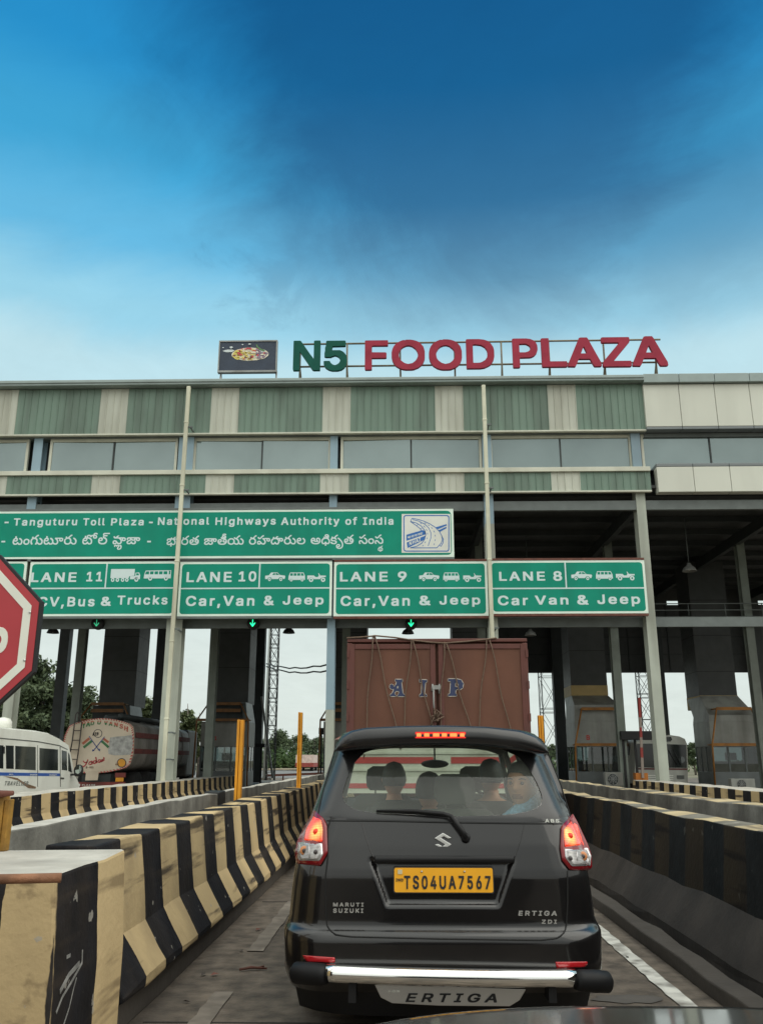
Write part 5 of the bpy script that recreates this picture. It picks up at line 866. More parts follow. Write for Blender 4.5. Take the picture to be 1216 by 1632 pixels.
# ------------------------------------------------------------------ roof letters and billboard
RY = 28.25
rs_ = thing('roof_letter_sign', 'big green and red roof letters reading N5 FOOD PLAZA on a steel frame', 'sign', (2.5, RY, 14.2))
m_lg = mat('green_letter_enamel', (.004, .085, .062, 1), .6, spec=.2, var=.12); m_lr = mat('red_letter_enamel', (.33, .032, .060, 1), .6, spec=.2, var=.12)
for ch, a, b, t_, bt in (('N', 467.5, 510.5, 543, 590), ('5', 516, 553, 543, 590.5), ('F', 581.5, 618.5, 542.5, 589), ('O', 624, 677, 541.5, 589), ('O', 683.5, 736, 541, 589), ('D', 743, 787.5, 540.5, 587),
                      ('P', 817, 857, 539.5, 585.5), ('L', 863, 903, 539, 584.5), ('A', 904, 957.5, 538, 584), ('Z', 959.5, 1005, 537.5, 584), ('A', 1007, 1063, 536, 583)):
    xa, xb = at(a, 565, Y=RY).x, at(b, 565, Y=RY).x; z0, z1 = at(a, bt, Y=RY).z, at(a, t_, Y=RY).z
    gl = GLYPH[ch][1]; ink = [p for lp in gl for p in lp]; a0, a1 = min(p[0] for p in ink), max(p[0] for p in ink); b0, b1_ = min(p[1] for p in ink), max(p[1] for p in ink)
    mb = MB(); mb.poly([[((p[0]-a0)/(a1-a0)*(xb-xa)+xa, (p[1]-b0)/(b1_-b0)*(z1-z0)+z0) for p in lp] for lp in gl], XF(RY), FRONT, .13)
    mb.build('letter', m_lg if ch in 'N5' else m_lr, rs_)
mb = MB(); yf = RY+.3; zlo, zhi = at(600, 583.5, Y=yf).z, at(600, 547.5, Y=yf).z
mb.tube([(at(478, 580, Y=yf).x, yf, zlo), (at(1052, 580, Y=yf).x, yf, zlo+.04)], .035, 6); mb.tube([(at(478, 580, Y=yf).x, yf, zhi), (at(1052, 545, Y=yf).x, yf, zhi+.04)], .035, 6)
for px in (478, 553, 638, 725, 800, 876, 964, 1046):
    x = at(px, 590, Y=yf).x; mb.tube([(x, yf, 14.05), (x, yf, zhi)], .035, 6); mb.tube([(x+.05, yf+.9, 14.05), (x, yf, zlo)], .03, 6)
mb.build('frame', mat('rusted_angle_iron', C(120, 112, 92), .6, var=.2), rs_)
m_bbd = mat('billboard_print', C(44, 56, 74), .5, var=.12, scale=3)
bb = thing('billboard', 'small rooftop billboard with a picture of a rice dish on a dark ground', 'billboard', (-5.4, RY, 14.2))
X = lambda px: at(px, 568, Y=RY).x; Zb = lambda py: at(395, py, Y=RY).z
MB().box(X(350.5), X(440), RY, RY+.12, Zb(590.5), Zb(545)).build('panel', m_bbd, bb)
mb = MB(); e = .045
for q in ((X(350.5)-e, X(440)+e, Zb(545)+.002, Zb(545)+e+.01), (X(350.5)-e, X(440)+e, Zb(590.5)-e*1.6, Zb(590.5)-.002), (X(350.5)-e, X(350.5)-.002, Zb(590.5), Zb(545)), (X(440)+.002, X(440)+e, Zb(590.5), Zb(545))): mb.box(q[0], q[1], RY-.03, RY+.14, q[2], q[3])
mb.build('frame', m_galv, bb)
rnd = random.Random(4); bx = lambda u, v: (X(340+u/10.133), Zb(535+v/10.133)); lay = [0]
def food(pts, m, nm):
    lay[0] += 1; mb = MB(); mb.poly([[bx(*p) for p in pts]], XF(RY-.004-.0012*lay[0]), FRONT, 0); return mb
def ell(cx, cy, a, b, n=18, j=.0): return [(cx+a*math.cos(6.283*i/n)*(1+rnd.uniform(-j, j)), cy+b*math.sin(6.283*i/n)*(1+rnd.uniform(-j, j))) for i in range(n)]
cols = [C(215, 200, 110), C(228, 222, 200), C(196, 70, 80), C(150, 130, 150), C(190, 170, 80), C(90, 130, 80), C(205, 215, 215), C(120, 60, 50)]
fm = [simple('food_colour', c, .6) for c in cols]
mb = MB(); mb.mi = 1; mb.poly([[bx(*p) for p in ell(600, 300, 300, 105, 26, .03)]], XF(RY-.005), FRONT)
mb.mi = 0; mb.poly([[bx(*p) for p in ell(400, 310, 90, 75, 18, .1)]], XF(RY-.007), FRONT); mb.mi = 3; mb.poly([[bx(*p) for p in ell(770, 300, 100, 60, 18, .12)]], XF(RY-.008), FRONT)
mb.mi = 6; mb.poly([[bx(*p) for p in [(145, 243), (220, 222), (300, 222), (345, 238), (300, 262), (210, 265)]]], XF(RY-.007), FRONT)
for i in range(120):
    a = rnd.uniform(0, 6.283); q = math.sqrt(rnd.random()); cx, cy = 600+q*270*math.cos(a), 295+q*95*math.sin(a)
    mb.mi = (2 if cy < 235 and cx > 450 else rnd.choice([0, 0, 1, 4, 2, 7, 1])) if cx < 680 else rnd.choice([3, 6, 1, 3, 2])
    mb.poly([[bx(*p) for p in ell(cx, cy, rnd.uniform(10, 32), rnd.uniform(6, 15), 8, .25)]], XF(RY-.010-.0003*i), FRONT)
mb.mi = 5; mb.poly([[bx(*p) for p in stroke([(695, 155), (715, 195), (760, 230), (830, 255)], 22)]], XF(RY-.05), FRONT)
for cx, cy, a, b in ((290, 195, 25, 16), (585, 145, 22, 10), (470, 152, 14, 9), (160, 198, 14, 7)): mb.mi = 6; mb.poly([[bx(*p) for p in ell(cx, cy, a, b, 10, .2)]], XF(RY-.05), FRONT)
mb.build('food_picture', fm, bb)
for px in (349, 354, 438, 442): mb = MB(); x = at(px, 600, Y=RY).x; mb.tube([(x, RY+.1, 14.0), (x+(.06 if px in (349, 438) else -.06), RY+.08, Zb(591))], .03, 6); mb.build('leg', m_galv, bb)

# ------------------------------------------------------------------ signals, lamps, stop sign, posts
m_glow = simple('green_signal_light', (.02, .9, .35, 1), .5, emit=2.2)
for px, lab in ((154.5, 'green arrow signal under the lane 11 sign'), (403, 'green arrow signal under the lane 10 sign'), (655, 'green arrow signal above the brown truck')):
    p = at(px, 993, Y=28.15); t = thing('lane_signal', lab, 'traffic signal', p, group='green arrow lane signals')
    MB().lathe([(.19, .0), (.20, .04), (.20, .20), (.1, .24)], (p.x, p.y+.02, p.z), 18, 'y').build('housing', m_black, t)
    mb = MB(); mb.box(p.x-.02, p.x+.02, p.y+.1, p.y+.14, p.z+.19, p.z+.5); mb.build('bracket', m_steel, t)
    mb = MB(); k = .0115
    for lp in ([(-1, 10), (1, 10), (1, -6), (-1, -6)], [(-8, 0), (-6.2, 1.6), (.8, -7), (-.8, -10)], [(8, 0), (6.2, 1.6), (-.8, -7), (.8, -10)]): mb.poly([[(p.x+a*k, p.z+b*k) for a, b in lp]], XF(p.y-.004), FRONT, .002)
    mb.build('arrow', m_glow if px > 200 else simple('faint_green_signal_light', (.05, .6, .3, 1), .5, emit=.5), t)
m_shade = mat('lamp_shade_metal', (.06, .065, .062, 1), .4, .6, var=.1)
for px, py, Y, k, lab in ((85, 1007, 33, 1, 'dark bell lamp hanging beside the red stop sign'), (460.5, 1007, 33, 1, 'dark bell lamp hanging left of the brown truck'), (650, 1008, 33, 1, 'dark bell lamp hanging under the middle arrow signal'),
                     (845, 1011, 33.6, .95, 'pale bell lamp hanging right above the brown truck'), (1098, 908, 31, 1.1, 'bell lamp on a long rod, hanging high on the right')):
    p = at(px, py, Y=Y); t = thing('pendant_lamp', lab, 'lamp', p, group='bell lamps hanging from the canopy')
    pr = [(.06*k, .22*k), (.075*k, .16*k), (.10*k, .13*k), (.18*k, .07*k), (.225*k, -.02*k), (.235*k, -.05*k), (.22*k, -.05*k), (.16*k, .05*k), (.05*k, .12*k)]
    mb = MB(); mb.lathe(pr, p, 20); mb.build('lamp_shade', m_shade if px < 800 else m_galv, t)
    mb = MB(); mb.tube([p+Vector((0, 0, .2*k)), Vector((p.x, p.y, 10.0))], .015, 6); mb.build('rod', m_steel, t)
    mb = MB(); mb.lathe([(.01, -.03), (.05, -.01), (.055, .04), (.03, .09)], p, 12); mb.build('bulb', m_white, t)
# stop sign on the end block
PY = 4.25; c0 = at(57, 1014, Y=PY); s_ = (at(68, 960, Y=PY)-at(57, 1068, Y=PY)).z/2; ap = s_*2.414
scx, scz = c0.x-ap, c0.z
stp_ = thing('stop_sign', 'red octagonal stop sign on a yellow post at the left edge', 'sign', (scx, PY+.05, .95))
m_sred = mat('stop_sign_red', (.42, .035, .045, 1), .42, var=.06, scale=4); m_sw = mat('stop_sign_white', C(225, 226, 214), .5, var=.05, scale=6)
octa = lambda a: [(scx+a/math.cos(R(22.5))*math.cos(R(22.5+45*i)), scz+a/math.cos(R(22.5))*math.sin(R(22.5+45*i))) for i in range(8)]
MB().poly([octa(ap+.014)], XF(PY+.003), FRONT, .03).build('back_plate', m_black, stp_)
MB().poly([octa(ap)], XF(PY), FRONT, .0025).build('red_face', m_sred, stp_)
MB().poly([octa(ap-.035), octa(ap-.075)[::-1]], XF(PY-.003), FRONT, .002).build('white_border', m_sw, stp_)
mb = MB(); lettering(mb, 'STOP', lambda a, b: (scx+a, PY-.003, at(20, 1061, Y=PY).z+b), FRONT, at(20, 976.5, Y=PY).z-at(20, 1061, Y=PY).z, 2*(at(21.6, 1000, Y=PY).x-scx), centre=True); mb.build('lettering', m_sw, stp_)
mb = MB()
for a in (22.5, -22.5): mb.lathe([(.006, -.006), (.006, 0)], (scx+(ap-.02)*math.cos(R(a*.8)), PY-.001, scz+(ap-.02)*math.sin(R(a*.8))), 8, 'y')
mb.build('bolt', m_alu, stp_)
pp = Vector((scx, PY, 0)); mb = MB(); mb.box(pp.x-.045, pp.x+.045, PY+.04, PY+.13, .952, scz+ap*.6); mb.box(pp.x-.14, pp.x+.14, PY-.02, PY+.2, .952, .97); mb.build('post', m_yellow, stp_, bevel=.006)
# stub with a dark arm at the left edge of the end block
t = thing('barrier_stub', 'short yellow stub post with a rusty arm behind the striped end block', 'post', at(6, 1352, Y=4.75))
a, b = at(-14, 1353, Y=4.75), at(16, 1268, Y=4.75); mb = MB(); mb.box(a.x, b.x-.03, 4.75, 4.83, .945, b.z); mb.box(b.x-.028, b.x, 4.76, 4.82, .945, b.z-.02); mb.build('post', mat('dirty_yellow_post', C(150, 112, 44), .7, var=.3, scale=12, dirt=C(50, 40, 28), dirt_amt=.7, dscale=8), t, bevel=.004)
a, b = at(-40, 1272, Y=4.74), at(22, 1264, Y=4.74); mb = MB(); mb.tube([a, a.lerp(b, .6)+Vector((0, 0, .005)), b], [.02, .02, .012], 8); mb.build('arm', m_rust, t)
# yellow posts
def ypost(px0, py_top, Y, z0, w_, label, lean=0):
    p = at(px0, py_top, Y=Y); t = thing('yellow_post', label, 'post', (p.x, Y, z0), group='yellow steel posts on the islands')
    x = p.x; mb = MB(); h = w_/2
    mb.box(x-h, x-h*.2, Y-.02, Y+.09, z0, p.z); mb.box(x+h*.0, x+h, Y-.02, Y+.09, z0, p.z-.004); mb.box(x-h*.2, x, Y+.03, Y+.08, z0, p.z-.01); mb.build('channel', m_yellow, t, bevel=.004)
    mb = MB(); mb.box(x-.12, x+.12, Y-.08, Y+.15, z0, z0+.015); mb.build('base_plate', m_yellow, t)
ypost(384, 1147, 12.6, .3, .09, 'shorter yellow post in front of the plain grey wall')
ypost(479, 1135, 15.4, .3, .07, 'taller yellow post standing on the left striped barrier by the dark hatchback')
ypost(861, 1140, 15.0, .3, .08, 'yellow post half hidden behind the dark hatchback, right of the brown truck')
# portal frame, raised boom and orange housing on the right
t = thing('lane_portal', 'black portal frame with a thick beam beside the bus', 'frame', (9.2, 33.5, .34))
a, b = at(990, 1179, Y=33.2), at(1042, 1165, Y=33.2)
mb = MB(); mb.box(a.x, b.x+.2, 33.2, 33.6, a.z, b.z); mb.build('beam', m_black, t, bevel=.01)
mb = MB(); mb.box(a.x+.06, a.x+.14, 33.35, 33.45, .34, a.z); mb.box(b.x+.06, b.x+.14, 33.35, 33.45, .34, a.z); mb.box(a.x+.5, a.x+.58, 33.38, 33.46, .34, a.z); mb.build('post', m_black, t)
t = thing('boom_barrier', 'orange boom barrier housing with its red and white arm raised', 'barrier', (9.6, 33, .34))
a, b = at(1013.5, 1251, Y=32.6), at(1032, 1232, Y=32.6)
mb = MB(); mb.box(a.x, b.x, 32.6, 32.95, .34, b.z); mb.build('housing', mat('orange_housing', C(196, 118, 40), .5, var=.1), t, bevel=.015)
pa, pb = at(1024, 1240, Y=32.55), at(1018, 1112, Y=32.55); m_rw = [simple('boom_white', C(160, 146, 136), .6), simple('boom_red', C(160, 62, 56), .6)]
mb = MB()
for i in range(8): mb.mi = 1 if i in (7, 6, 4, 2) else 0; mb.bar(pa.lerp(pb, i/8), pa.lerp(pb, (i+1)/8), .09, .06)
mb.build('boom_arm', m_rw, t)
t = thing('lane_portal', 'black portal frame beside the blue and cream column', 'frame', (-2.6, 40, .34))
a, b = at(508, 1170, Y=40), at(551, 1160, Y=40); mb = MB(); mb.box(a.x, b.x, 40, 40.6, a.z, b.z); mb.build('beam', m_black, t)
mb = MB(); mb.bar((a.x+.12, 40.1, .34), (a.x+.12, 40.1, a.z), .07); mb.bar((a.x+.32, 40.1, .34), (a.x+.32, 40.1, a.z), .05); mb.bar((a.x+.3, 40.1, b.z), at(524, 1125, Y=40.1), .06); mb.build('post', m_black, t)
t = thing('lane_portal', 'black portal frame right of the shorter yellow post', 'frame', (-7.0, 43, .34))
a, b = at(405, 1191, Y=43), at(422, 1185, Y=43); mb = MB(); mb.box(a.x-.3, b.x, 43, 43.4, a.z, b.z); mb.build('beam', m_black, t)
mb = MB(); mb.bar((b.x-.15, 43.1, .34), (b.x-.15, 43.1, a.z), .08); mb.build('post', m_black, t)
# leaning steel prop, street pole, lattice masts, cables
a, b = at(417, 1110, Y=44.5), at(435, 1240, Y=44.5); MB().bar(a, b, .10).build('steel_prop', m_galv, label='leaning steel prop against the dark rear column right of the shorter yellow post', category='prop')
p0, p1 = at(423, 1222, Y=62), at(427, 960, Y=62); m_pole = mat('pale_pole', C(190, 198, 196), .5, var=.08)
t = thing('street_pole', 'pale tapered street pole behind the left lattice mast', 'pole', (p0.x, 62, 0))
mb = MB(); mb.tube([(p0.x, 62, 0), (p0.x, 62, 9), (p0.x, 62, 16)], [.17, .12, .08], 10); mb.build('shaft', m_pole, t); MB().box(p0.x-.3, p0.x+.3, 61.7, 62.3, 0, .25).build('base', m_conc, t)
def lattice(pxl, pxr, py, Y, top, label):
    a, b = at(pxl, py, Y=Y).x, at(pxr, py, Y=Y).x; wd = b-a; t = thing('lattice_mast', label, 'mast', ((a+b)/2, Y, 0), group='lattice masts behind the plaza')
    mb = MB(); P = [(a, Y), (b, Y), (b, Y+wd), (a, Y+wd)]
    for x, y in P: mb = MB(); mb.tube([(x, y, 0), (x, y, top)], .028, 6); mb.build('leg', m_dark, t)
    mb = MB(); n = int(top/(wd*1.6))
    for i in range(n):
        z0, z1 = i*top/n, (i+1)*top/n
        for k in range(4):
            p, q = P[k], P[(k+1) % 4]; mb.bar((*p, z0), (*q, z0), .028)
            if i % 2 == 0: mb.bar((*p, z0+.22), (*q, z0+.22), .028)
            mb.bar((*p, z0), (*q, z1), .022); mb.bar((*q, z0), (*p, z1), .022)
    mb.build('bracing', m_dark, t)
lattice(428, 441, 1100, 50, 13, 'lattice mast behind the toll plaza left of the taller yellow post')
lattice(866, 899, 1150, 50, 12, 'lattice mast behind the toll plaza right of the brown truck')
lattice(1020, 1040, 1110, 50, 12, 'lattice mast behind the toll plaza beside the bus')
for y0, y1, dy in ((1058, 1056.5, 4), (1062.5, 1067, 3.5)):
    a, b = at(425, y0, Y=49), at(536, y1, Y=34); mb = MB()
    mb.tube([a.lerp(b, i/12)+Vector((0, 0, -.22*math.sin(math.pi*i/12)+.03*math.sin(i*2.3))) for i in range(13)], .035, 6)
    mb.build('cable', m_black, label='thick black cable from lattice mast to blue column, the %s of the two' % ('upper' if y0 < 1060 else 'lower'), category='cable')
# ------------------------------------------------------------------ dark hatchback / people carrier in front
def lerp_tab(tab, z):
    if z <= tab[0][0]: return tab[0][1]
    for (a, p), (b, q) in zip(tab, tab[1:]):
        if z <= b: return p+(q-p)*(z-a)/(b-a)
    return tab[-1][1]
CX, YR = .217, 5.05
W_T = [(.2, .84), (.30, .872), (.50, .882), (.555, .862), (.70, .85), (.85, .832), (.95, .81), (1.02, .785), (1.10, .755), (1.30, .69), (1.46, .642), (1.55, .60)]
Y_T = [(.2, .06), (.28, .01), (.34, .0), (.47, .0), (.505, .012), (.53, .055), (.56, .060), (.78, .060), (.82, .066), (.95, .095), (1.085, .135), (1.1, .142), (1.46, .36), (1.6, .45)]
def wz(z): return lerp_tab(W_T, z)
def sy0(u, z):
    w_ = wz(z); q = min(abs(u)/w_, .9995); y = lerp_tab(Y_T, z)+.02*q*q
    if q > .72: s = (q-.72)/.28; y += .24*(1-math.sqrt(1-s*s))
    return y
REC = None
def recess(u, z):
    if REC is None: return 0
    d = 1
    for (ax, az), (bx, bz) in zip(REC, REC[1:]+REC[:1]):
        ex_, ez = bx-ax, bz-az; L_ = math.hypot(ex_, ez); d = min(d, (ex_*(z-az)-ez*(u-ax))/L_)
    t_ = max(0, min(1, d/.028)); return .034*t_*t_*(3-2*t_)
def sy(u, z): return sy0(u, z)+recess(u, z)
def on_car(px, py, off=0, rec=True):
    """photo pixel to the point where its ray meets the car's rear skin, lifted off it by off"""
    Y = YR+.1
    for _ in range(6):
        p = at(px, py, Y=Y); Y = YR+(sy if rec else sy0)(p.x-CX, p.z)
    p = at(px, py, Y=Y); p.y -= off; return p
REC = [(p.x-CX, p.z) for p in (on_car(*q, rec=False) for q in ((625, 1445), (797, 1447), (822, 1368), (595, 1367)))]
m_paint = simple('dark_brown_black_car_paint', (.0035, .003, .0034, 1), .35, 0, .2, 1.0)
def speckle(m):   # road dust
    n = m.node_tree.nodes; l = m.node_tree.links; b = n['Principled BSDF']
    g = n.new('ShaderNodeNewGeometry'); x = n.new('ShaderNodeTexNoise'); x.inputs['Scale'].default_value = 3; x.inputs['Detail'].default_value = 7; l.new(g.outputs['Position'], x.inputs[0])
    mp = n.new('ShaderNodeMapRange'); l.new(x.outputs[0], mp.inputs[0]); mp.inputs[1].default_value = .35; mp.inputs[2].default_value = .75; mp.inputs[3].default_value = .0; mp.inputs[4].default_value = .015
    mx_ = n.new('ShaderNodeMix'); mx_.data_type = 'RGBA'; l.new(mp.outputs[0], mx_.inputs[0]); mx_.inputs[6].default_value = b.inputs['Base Color'].default_value; mx_.inputs[7].default_value = (.17, .14, .12, 1); l.new(mx_.outputs[2], b.inputs['Base Color'])
    mp2 = n.new('ShaderNodeMapRange'); l.new(x.outputs[0], mp2.inputs[0]); mp2.inputs[3].default_value = .02; mp2.inputs[4].default_value = .14; l.new(mp2.outputs[0], b.inputs['Coat Roughness'])
speckle(m_paint)
m_seam = simple('panel_gap', (.004, .004, .004, 1), .8)
m_trimblk = simple('black_trim_plastic', (.010, .010, .011, 1), .5, 0, .3)
m_hatch = simple('gloss_black_surround', (.012, .012, .013, 1), .25, 0, .4, .35); speckle(m_hatch)
car = thing('car', 'dark hatchback people carrier with yellow number plate and lit brake lamps, in the middle lane', 'car', (CX, YR, .0))
# body shell: stacked rings
zs = [.22+.0125*i for i in range(70)]; zs = [z for z in zs if z <= 1.084]+[1.085]
YF_T = [(.2, 4.15), (.35, 4.28), (.6, 4.28), (.78, 4.22), (.88, 4.0), (.96, 3.6), (1.085, 3.2)]
def side_x(y, z, w_):
    x = w_
    for yw in (.82, 3.56):
        if (y-yw)**2+(z-.31)**2 < .345**2: x = w_-.22
    return x
qs = [i/56*.72 for i in range(57)]+[.72+.28*math.sin(math.pi/2*i/14) for i in range(1, 15)]
rings = []
for z in zs:
    w_ = wz(z); yf = lerp_tab(YF_T, z); half = []
    for q in qs:
        u = q*w_*.9999; half.append((u, sy(u, z)))
    y0 = half[-1][1]; ys_ = [y0+(yf-.35-y0)*i/48 for i in range(1, 49)]
    half += [(side_x(y, z, w_), y) for y in ys_]
    half += [(w_*k, yf-.35+.35*(1-k**5)**.5 if k < 1 else yf-.35) for k in (.97, .9, .75, .5, .25, 0)]
    r = [(CX+x, YR+y, z) for x, y in half]+[(CX-x, YR+y, z) for x, y in half[-2:0:-1]]
    rings.append(r)
MBc = MB(); MBc.loft(rings, True, False); MBc.build('body', m_paint, car, recalc=True)
def dense(pts, n):
    P = [Vector((p[0], p[1])) for p in pts]; L_ = [0]
    for a, b in zip(P, P[1:]): L_.append(L_[-1]+(b-a).length)
    out = []
    for i in range(n+1):
        t_ = L_[-1]*i/n; k = max(j for j in range(len(L_)) if L_[j] <= t_+1e-9); k = min(k, len(P)-2)
        out.append(P[k].lerp(P[k+1], (t_-L_[k])/(L_[k+1]-L_[k])))
    return out
def car_line(pts, r, name, m, parent=car, off=.001, n=40, rec=True):
    mb = MB(); mb.tube([on_car(p.x, p.y, off, rec) for p in dense(pts, n)], r, 6); return mb.build(name, m, parent)
def car_patch(pts, off, bulge, mb, nr=5, closed=True, c=None, rec=True):
    """raised pad on the rear skin with this pixel outline"""
    P = dense(pts+pts[:1], 48)[:-1]; c = Vector(c) if c else sum(P, Vector((0, 0)))/len(P)
    rings = []
    for k in range(nr, 0, -1):
        t_ = k/nr; rings.append([on_car(*(c+(p-c)*t_), off+bulge*(1-t_*t_)) for p in P])
    base = [on_car(*p, -.004) for p in P]
    mb.loft([base]+rings, True, False); mb.add(rings[-1]+[on_car(*c, off+bulge)], [(i, (i+1) % len(P), len(P)) for i in range(len(P))], True)
# hatch around the rear window, and the window
GL = [(546, 1264), (554, 1237.5), (565, 1215), (581, 1199.5), (601, 1192.5), (640, 1189.5), (720, 1188.5), (775, 1190.5), (800, 1194), (826.5, 1206), (842, 1224), (855, 1246.5), (863, 1266), (864, 1275), (861, 1284), (850, 1291.5), (811, 1298.7), (722, 1301.5), (605, 1296.5), (574, 1293), (554, 1285), (547, 1274)]
OUT = [(504, 1305), (515, 1262), (534, 1194), (600, 1185), (706, 1182), (810, 1187), (872, 1198), (893, 1250), (911, 1309), (810, 1311), (706, 1309), (600, 1306.5)]
cp = Vector((706, 1248))
def polar(pts, n):
    P = [Vector(p)-cp for p in dense(pts+pts[:1], 400)]; out = []
    ang = [(math.atan2(p.y, p.x), p) for p in P]
    for i in range(n):
        a = -math.pi+2*math.pi*i/n; out.append(cp+min(ang, key=lambda t: abs((t[0]-a+math.pi) % (2*math.pi)-math.pi))[1])
    return out
NP = 120; go, oo = polar(GL, NP), polar(OUT, NP)
mb = MB(); mb.loft([[on_car(*(g.lerp(o, k/6)), .003) for g, o in zip(go, oo)] for k in range(7)], True, False, True)
mb.loft([[on_car(*g, .003) for g in go], [on_car(*g, -.025) for g in go]], True, False)
mb.build('tailgate_upper', m_hatch, car, recalc=True)
m_rearglass = glassmat('dusty_rear_glass', (.80, .87, .82, 1), .105, (.36, .39, .34, 1), .025)
mb = MB(); mb.loft([[on_car(*(cp+(g-cp)*(k/8)), -.004) for g in go] for k in range(8, 0, -1)], True, False); mb.add([on_car(*(cp+(g-cp)/8), -.004) for g in go]+[on_car(*cp, -.004)], [(i, (i+1) % NP, NP) for i in range(NP)], True)
mb.build('rear_window', m_rearglass, car)
# D pillars: corner strip from the hatch edge round to the side, then the side frame
for s in (-1, 1):
    rows = []; n = 14
    for j in range(n+1):
        t_ = j/n; pxl = (505+(534-505)*t_, 1305+(1194-1305)*t_) if s < 0 else (910+(872-910)*t_, 1309+(1198-1309)*t_)
        p = on_car(*pxl, .0); z = p.z; w_ = wz(z); q0 = min(.985, abs(p.x-CX)/w_); row = []
        for i in range(8):
            q = q0+(.9995-q0)*math.sin(math.pi/2*i/7); u = q*w_; row.append((CX+s*u, YR+sy0(u, z), z))
        yy = row[-1][1]
        for d in (.08, .2, .32): row.append((CX+s*w_, yy+d, z))
        rows.append(row)
    mb = MB(); mb.loft(rows, False, False); mb.build('rear_pillar', m_hatch if s > 0 else m_hatch, car, recalc=False)
    car_line([(505, 1305), (515, 1262), (534, 1194)] if s < 0 else [(911, 1309), (893, 1250), (872, 1198)], .004, 'seam', m_seam, off=.003, rec=False)
m_sideglass = glassmat('tinted_side_glass', (.82, .86, .84, 1), .03, (.2, .2, .2, 1), .05)
m_wsglass = glassmat('windscreen_glass', (.88, .93, .9, 1), .03, (.4, .4, .4, 1), .04)
m_pil = simple('grey_pillar_trim', (.11, .11, .105, 1), .7)
Zl, Zh = 1.08, 1.50
def sidept(s, y, z): return (CX+s*(wz(z)-.004), YR+y, z)
for s in (-1, 1):
    mb = MB()
    for (a0, b0), (a1, b1_) in (((.42, .78), (.62, .86)), ((1.42, 1.56), (1.42, 1.54)), ((2.3, 2.42), (2.22, 2.33)), ((3.16, 3.24), (2.46, 2.56))):
        q = [sidept(s, a0, Zl), sidept(s, b0, Zl), sidept(s, b1_, Zh), sidept(s, a1, Zh)]; mb.add(q+[(x-s*.035, y, z) for x, y, z in q], [(0, 1, 2, 3), (7, 6, 5, 4), (0, 4, 5, 1), (1, 5, 6, 2), (2, 6, 7, 3), (3, 7, 4, 0)])
    q = [sidept(s, .55, Zh-.02), sidept(s, 2.56, Zh-.02), sidept(s, 2.50, 1.535), sidept(s, .55, 1.535)]; mb.add(q+[(x-s*.04, y, z) for x, y, z in q], [(0, 1, 2, 3), (7, 6, 5, 4), (0, 4, 5, 1), (2, 6, 7, 3)])
    mb.build('window_pillar', m_pil, car)
    mb = MB(); q = [sidept(s, .8, Zl), sidept(s, 3.15, Zl), sidept(s, 2.46, Zh-.02), sidept(s, .86, Zh-.02)]; mb.add([(x-s*.018, y, z) for x, y, z in q], [(0, 1, 2, 3)]); mb.build('side_window', m_sideglass, car)
mb = MB(); mb.grid(lambda a, b: (CX+(a-.5)*2*(.72-.12*b), YR+3.2-.72*b+.10*(1-(2*a-1)**2)*(1-b), 1.08+.44*b), 10, 6); mb.build('windscreen', m_wsglass, car)
rz_ = lambda u: 1.588-.05*abs(u/.63)**4-.02*abs(u/.63)**12
mb = MB(); mb.grid(lambda a, b: (CX+(a-.5)*1.26, YR+.34+2.14*b, rz_((a-.5)*1.26)+.035*math.sin(math.pi*b)-.04*b), 24, 12); mb.build('roof', m_paint, car)
m_lining = simple('grey_roof_lining', (.22, .22, .21, 1), .9)
mb = MB(); mb.grid(lambda a, b: (CX+(a-.5)*1.2, YR+.36+2.1*b, rz_((a-.5)*1.22)-.05+.03*math.sin(math.pi*b)-.04*b), 12, 8); mb.build('roof_lining', m_lining, car)
# roof spoiler with the high brake lamp
TOP = [(534, 1195), (538, 1184), (546, 1173), (560, 1164.5), (582, 1160), (640, 1157), (706, 1156), (775, 1158), (828, 1164), (853, 1173), (866, 1184), (873.5, 1199)]
BOT = [(534.5, 1197), (540, 1197), (552, 1196), (566, 1194.5), (584, 1192.5), (640, 1188), (706, 1186.5), (775, 1188.5), (828, 1196), (852, 1200), (866, 1201.5), (872.5, 1201)]
n = 44; T_, B_ = dense(TOP, n), dense(BOT, n); secs = []
for i, (a, b) in enumerate(zip(T_, B_)):
    e = abs(2*i/n-1); yb = .16+.10*e**4
    Tp, Bp = at(a.x, a.y, Y=YR+yb+.05), at(b.x, b.y, Y=YR+yb+.03); M_ = Tp.lerp(Bp, .5); M_.y = YR+yb-.005
    M2 = Tp.lerp(Bp, .12); M2.y = YR+yb+.018; M3 = Tp.lerp(Bp, .9); M3.y = YR+yb+.008
    fz = min(Tp.z+.012, rz_(Tp.x-CX)+.003)
    secs.append([(Tp.x, YR+.48, fz), (Tp.x, YR+.30, max(fz, Tp.z)+.001), tuple(Tp), tuple(M2), tuple(M_), tuple(M3), tuple(Bp), (Bp.x, YR+yb+.16, Bp.z-.002)])
mb = MB(); mb.loft(secs, False, False); mb.build('roof_spoiler', m_hatch, car)
m_led = simple('brake_lamp_red', (.75, .015, .01, 1), .4, emit=.55); m_ledhot = simple('brake_lamp_hot', (1, .20, .05, 1), .4, emit=1.5)
def quadY(pts, Y): return [tuple(at(px, py, Y=Y)) for px, py in pts]
mb = MB(); y_ = YR+.158
q = [at(x, y, Y=y_) for x, y in ((662, 1166.5), (742, 1166.5), (742, 1176.5), (662, 1176.5))]; mb.mi = 0; mb.add([tuple(p) for p in q], [(3, 2, 1, 0)])
mb.mi = 1
for a, b in ((664, 671), (676, 684), (690, 700), (704, 712), (717, 728), (733, 740)): mb.add(quadY(((a, 1168.5), (b, 1168.5), (b, 1174), (a, 1174)), y_-.003), [(3, 2, 1, 0)])
mb.build('high_brake_lamp', [m_led, m_ledhot], car)
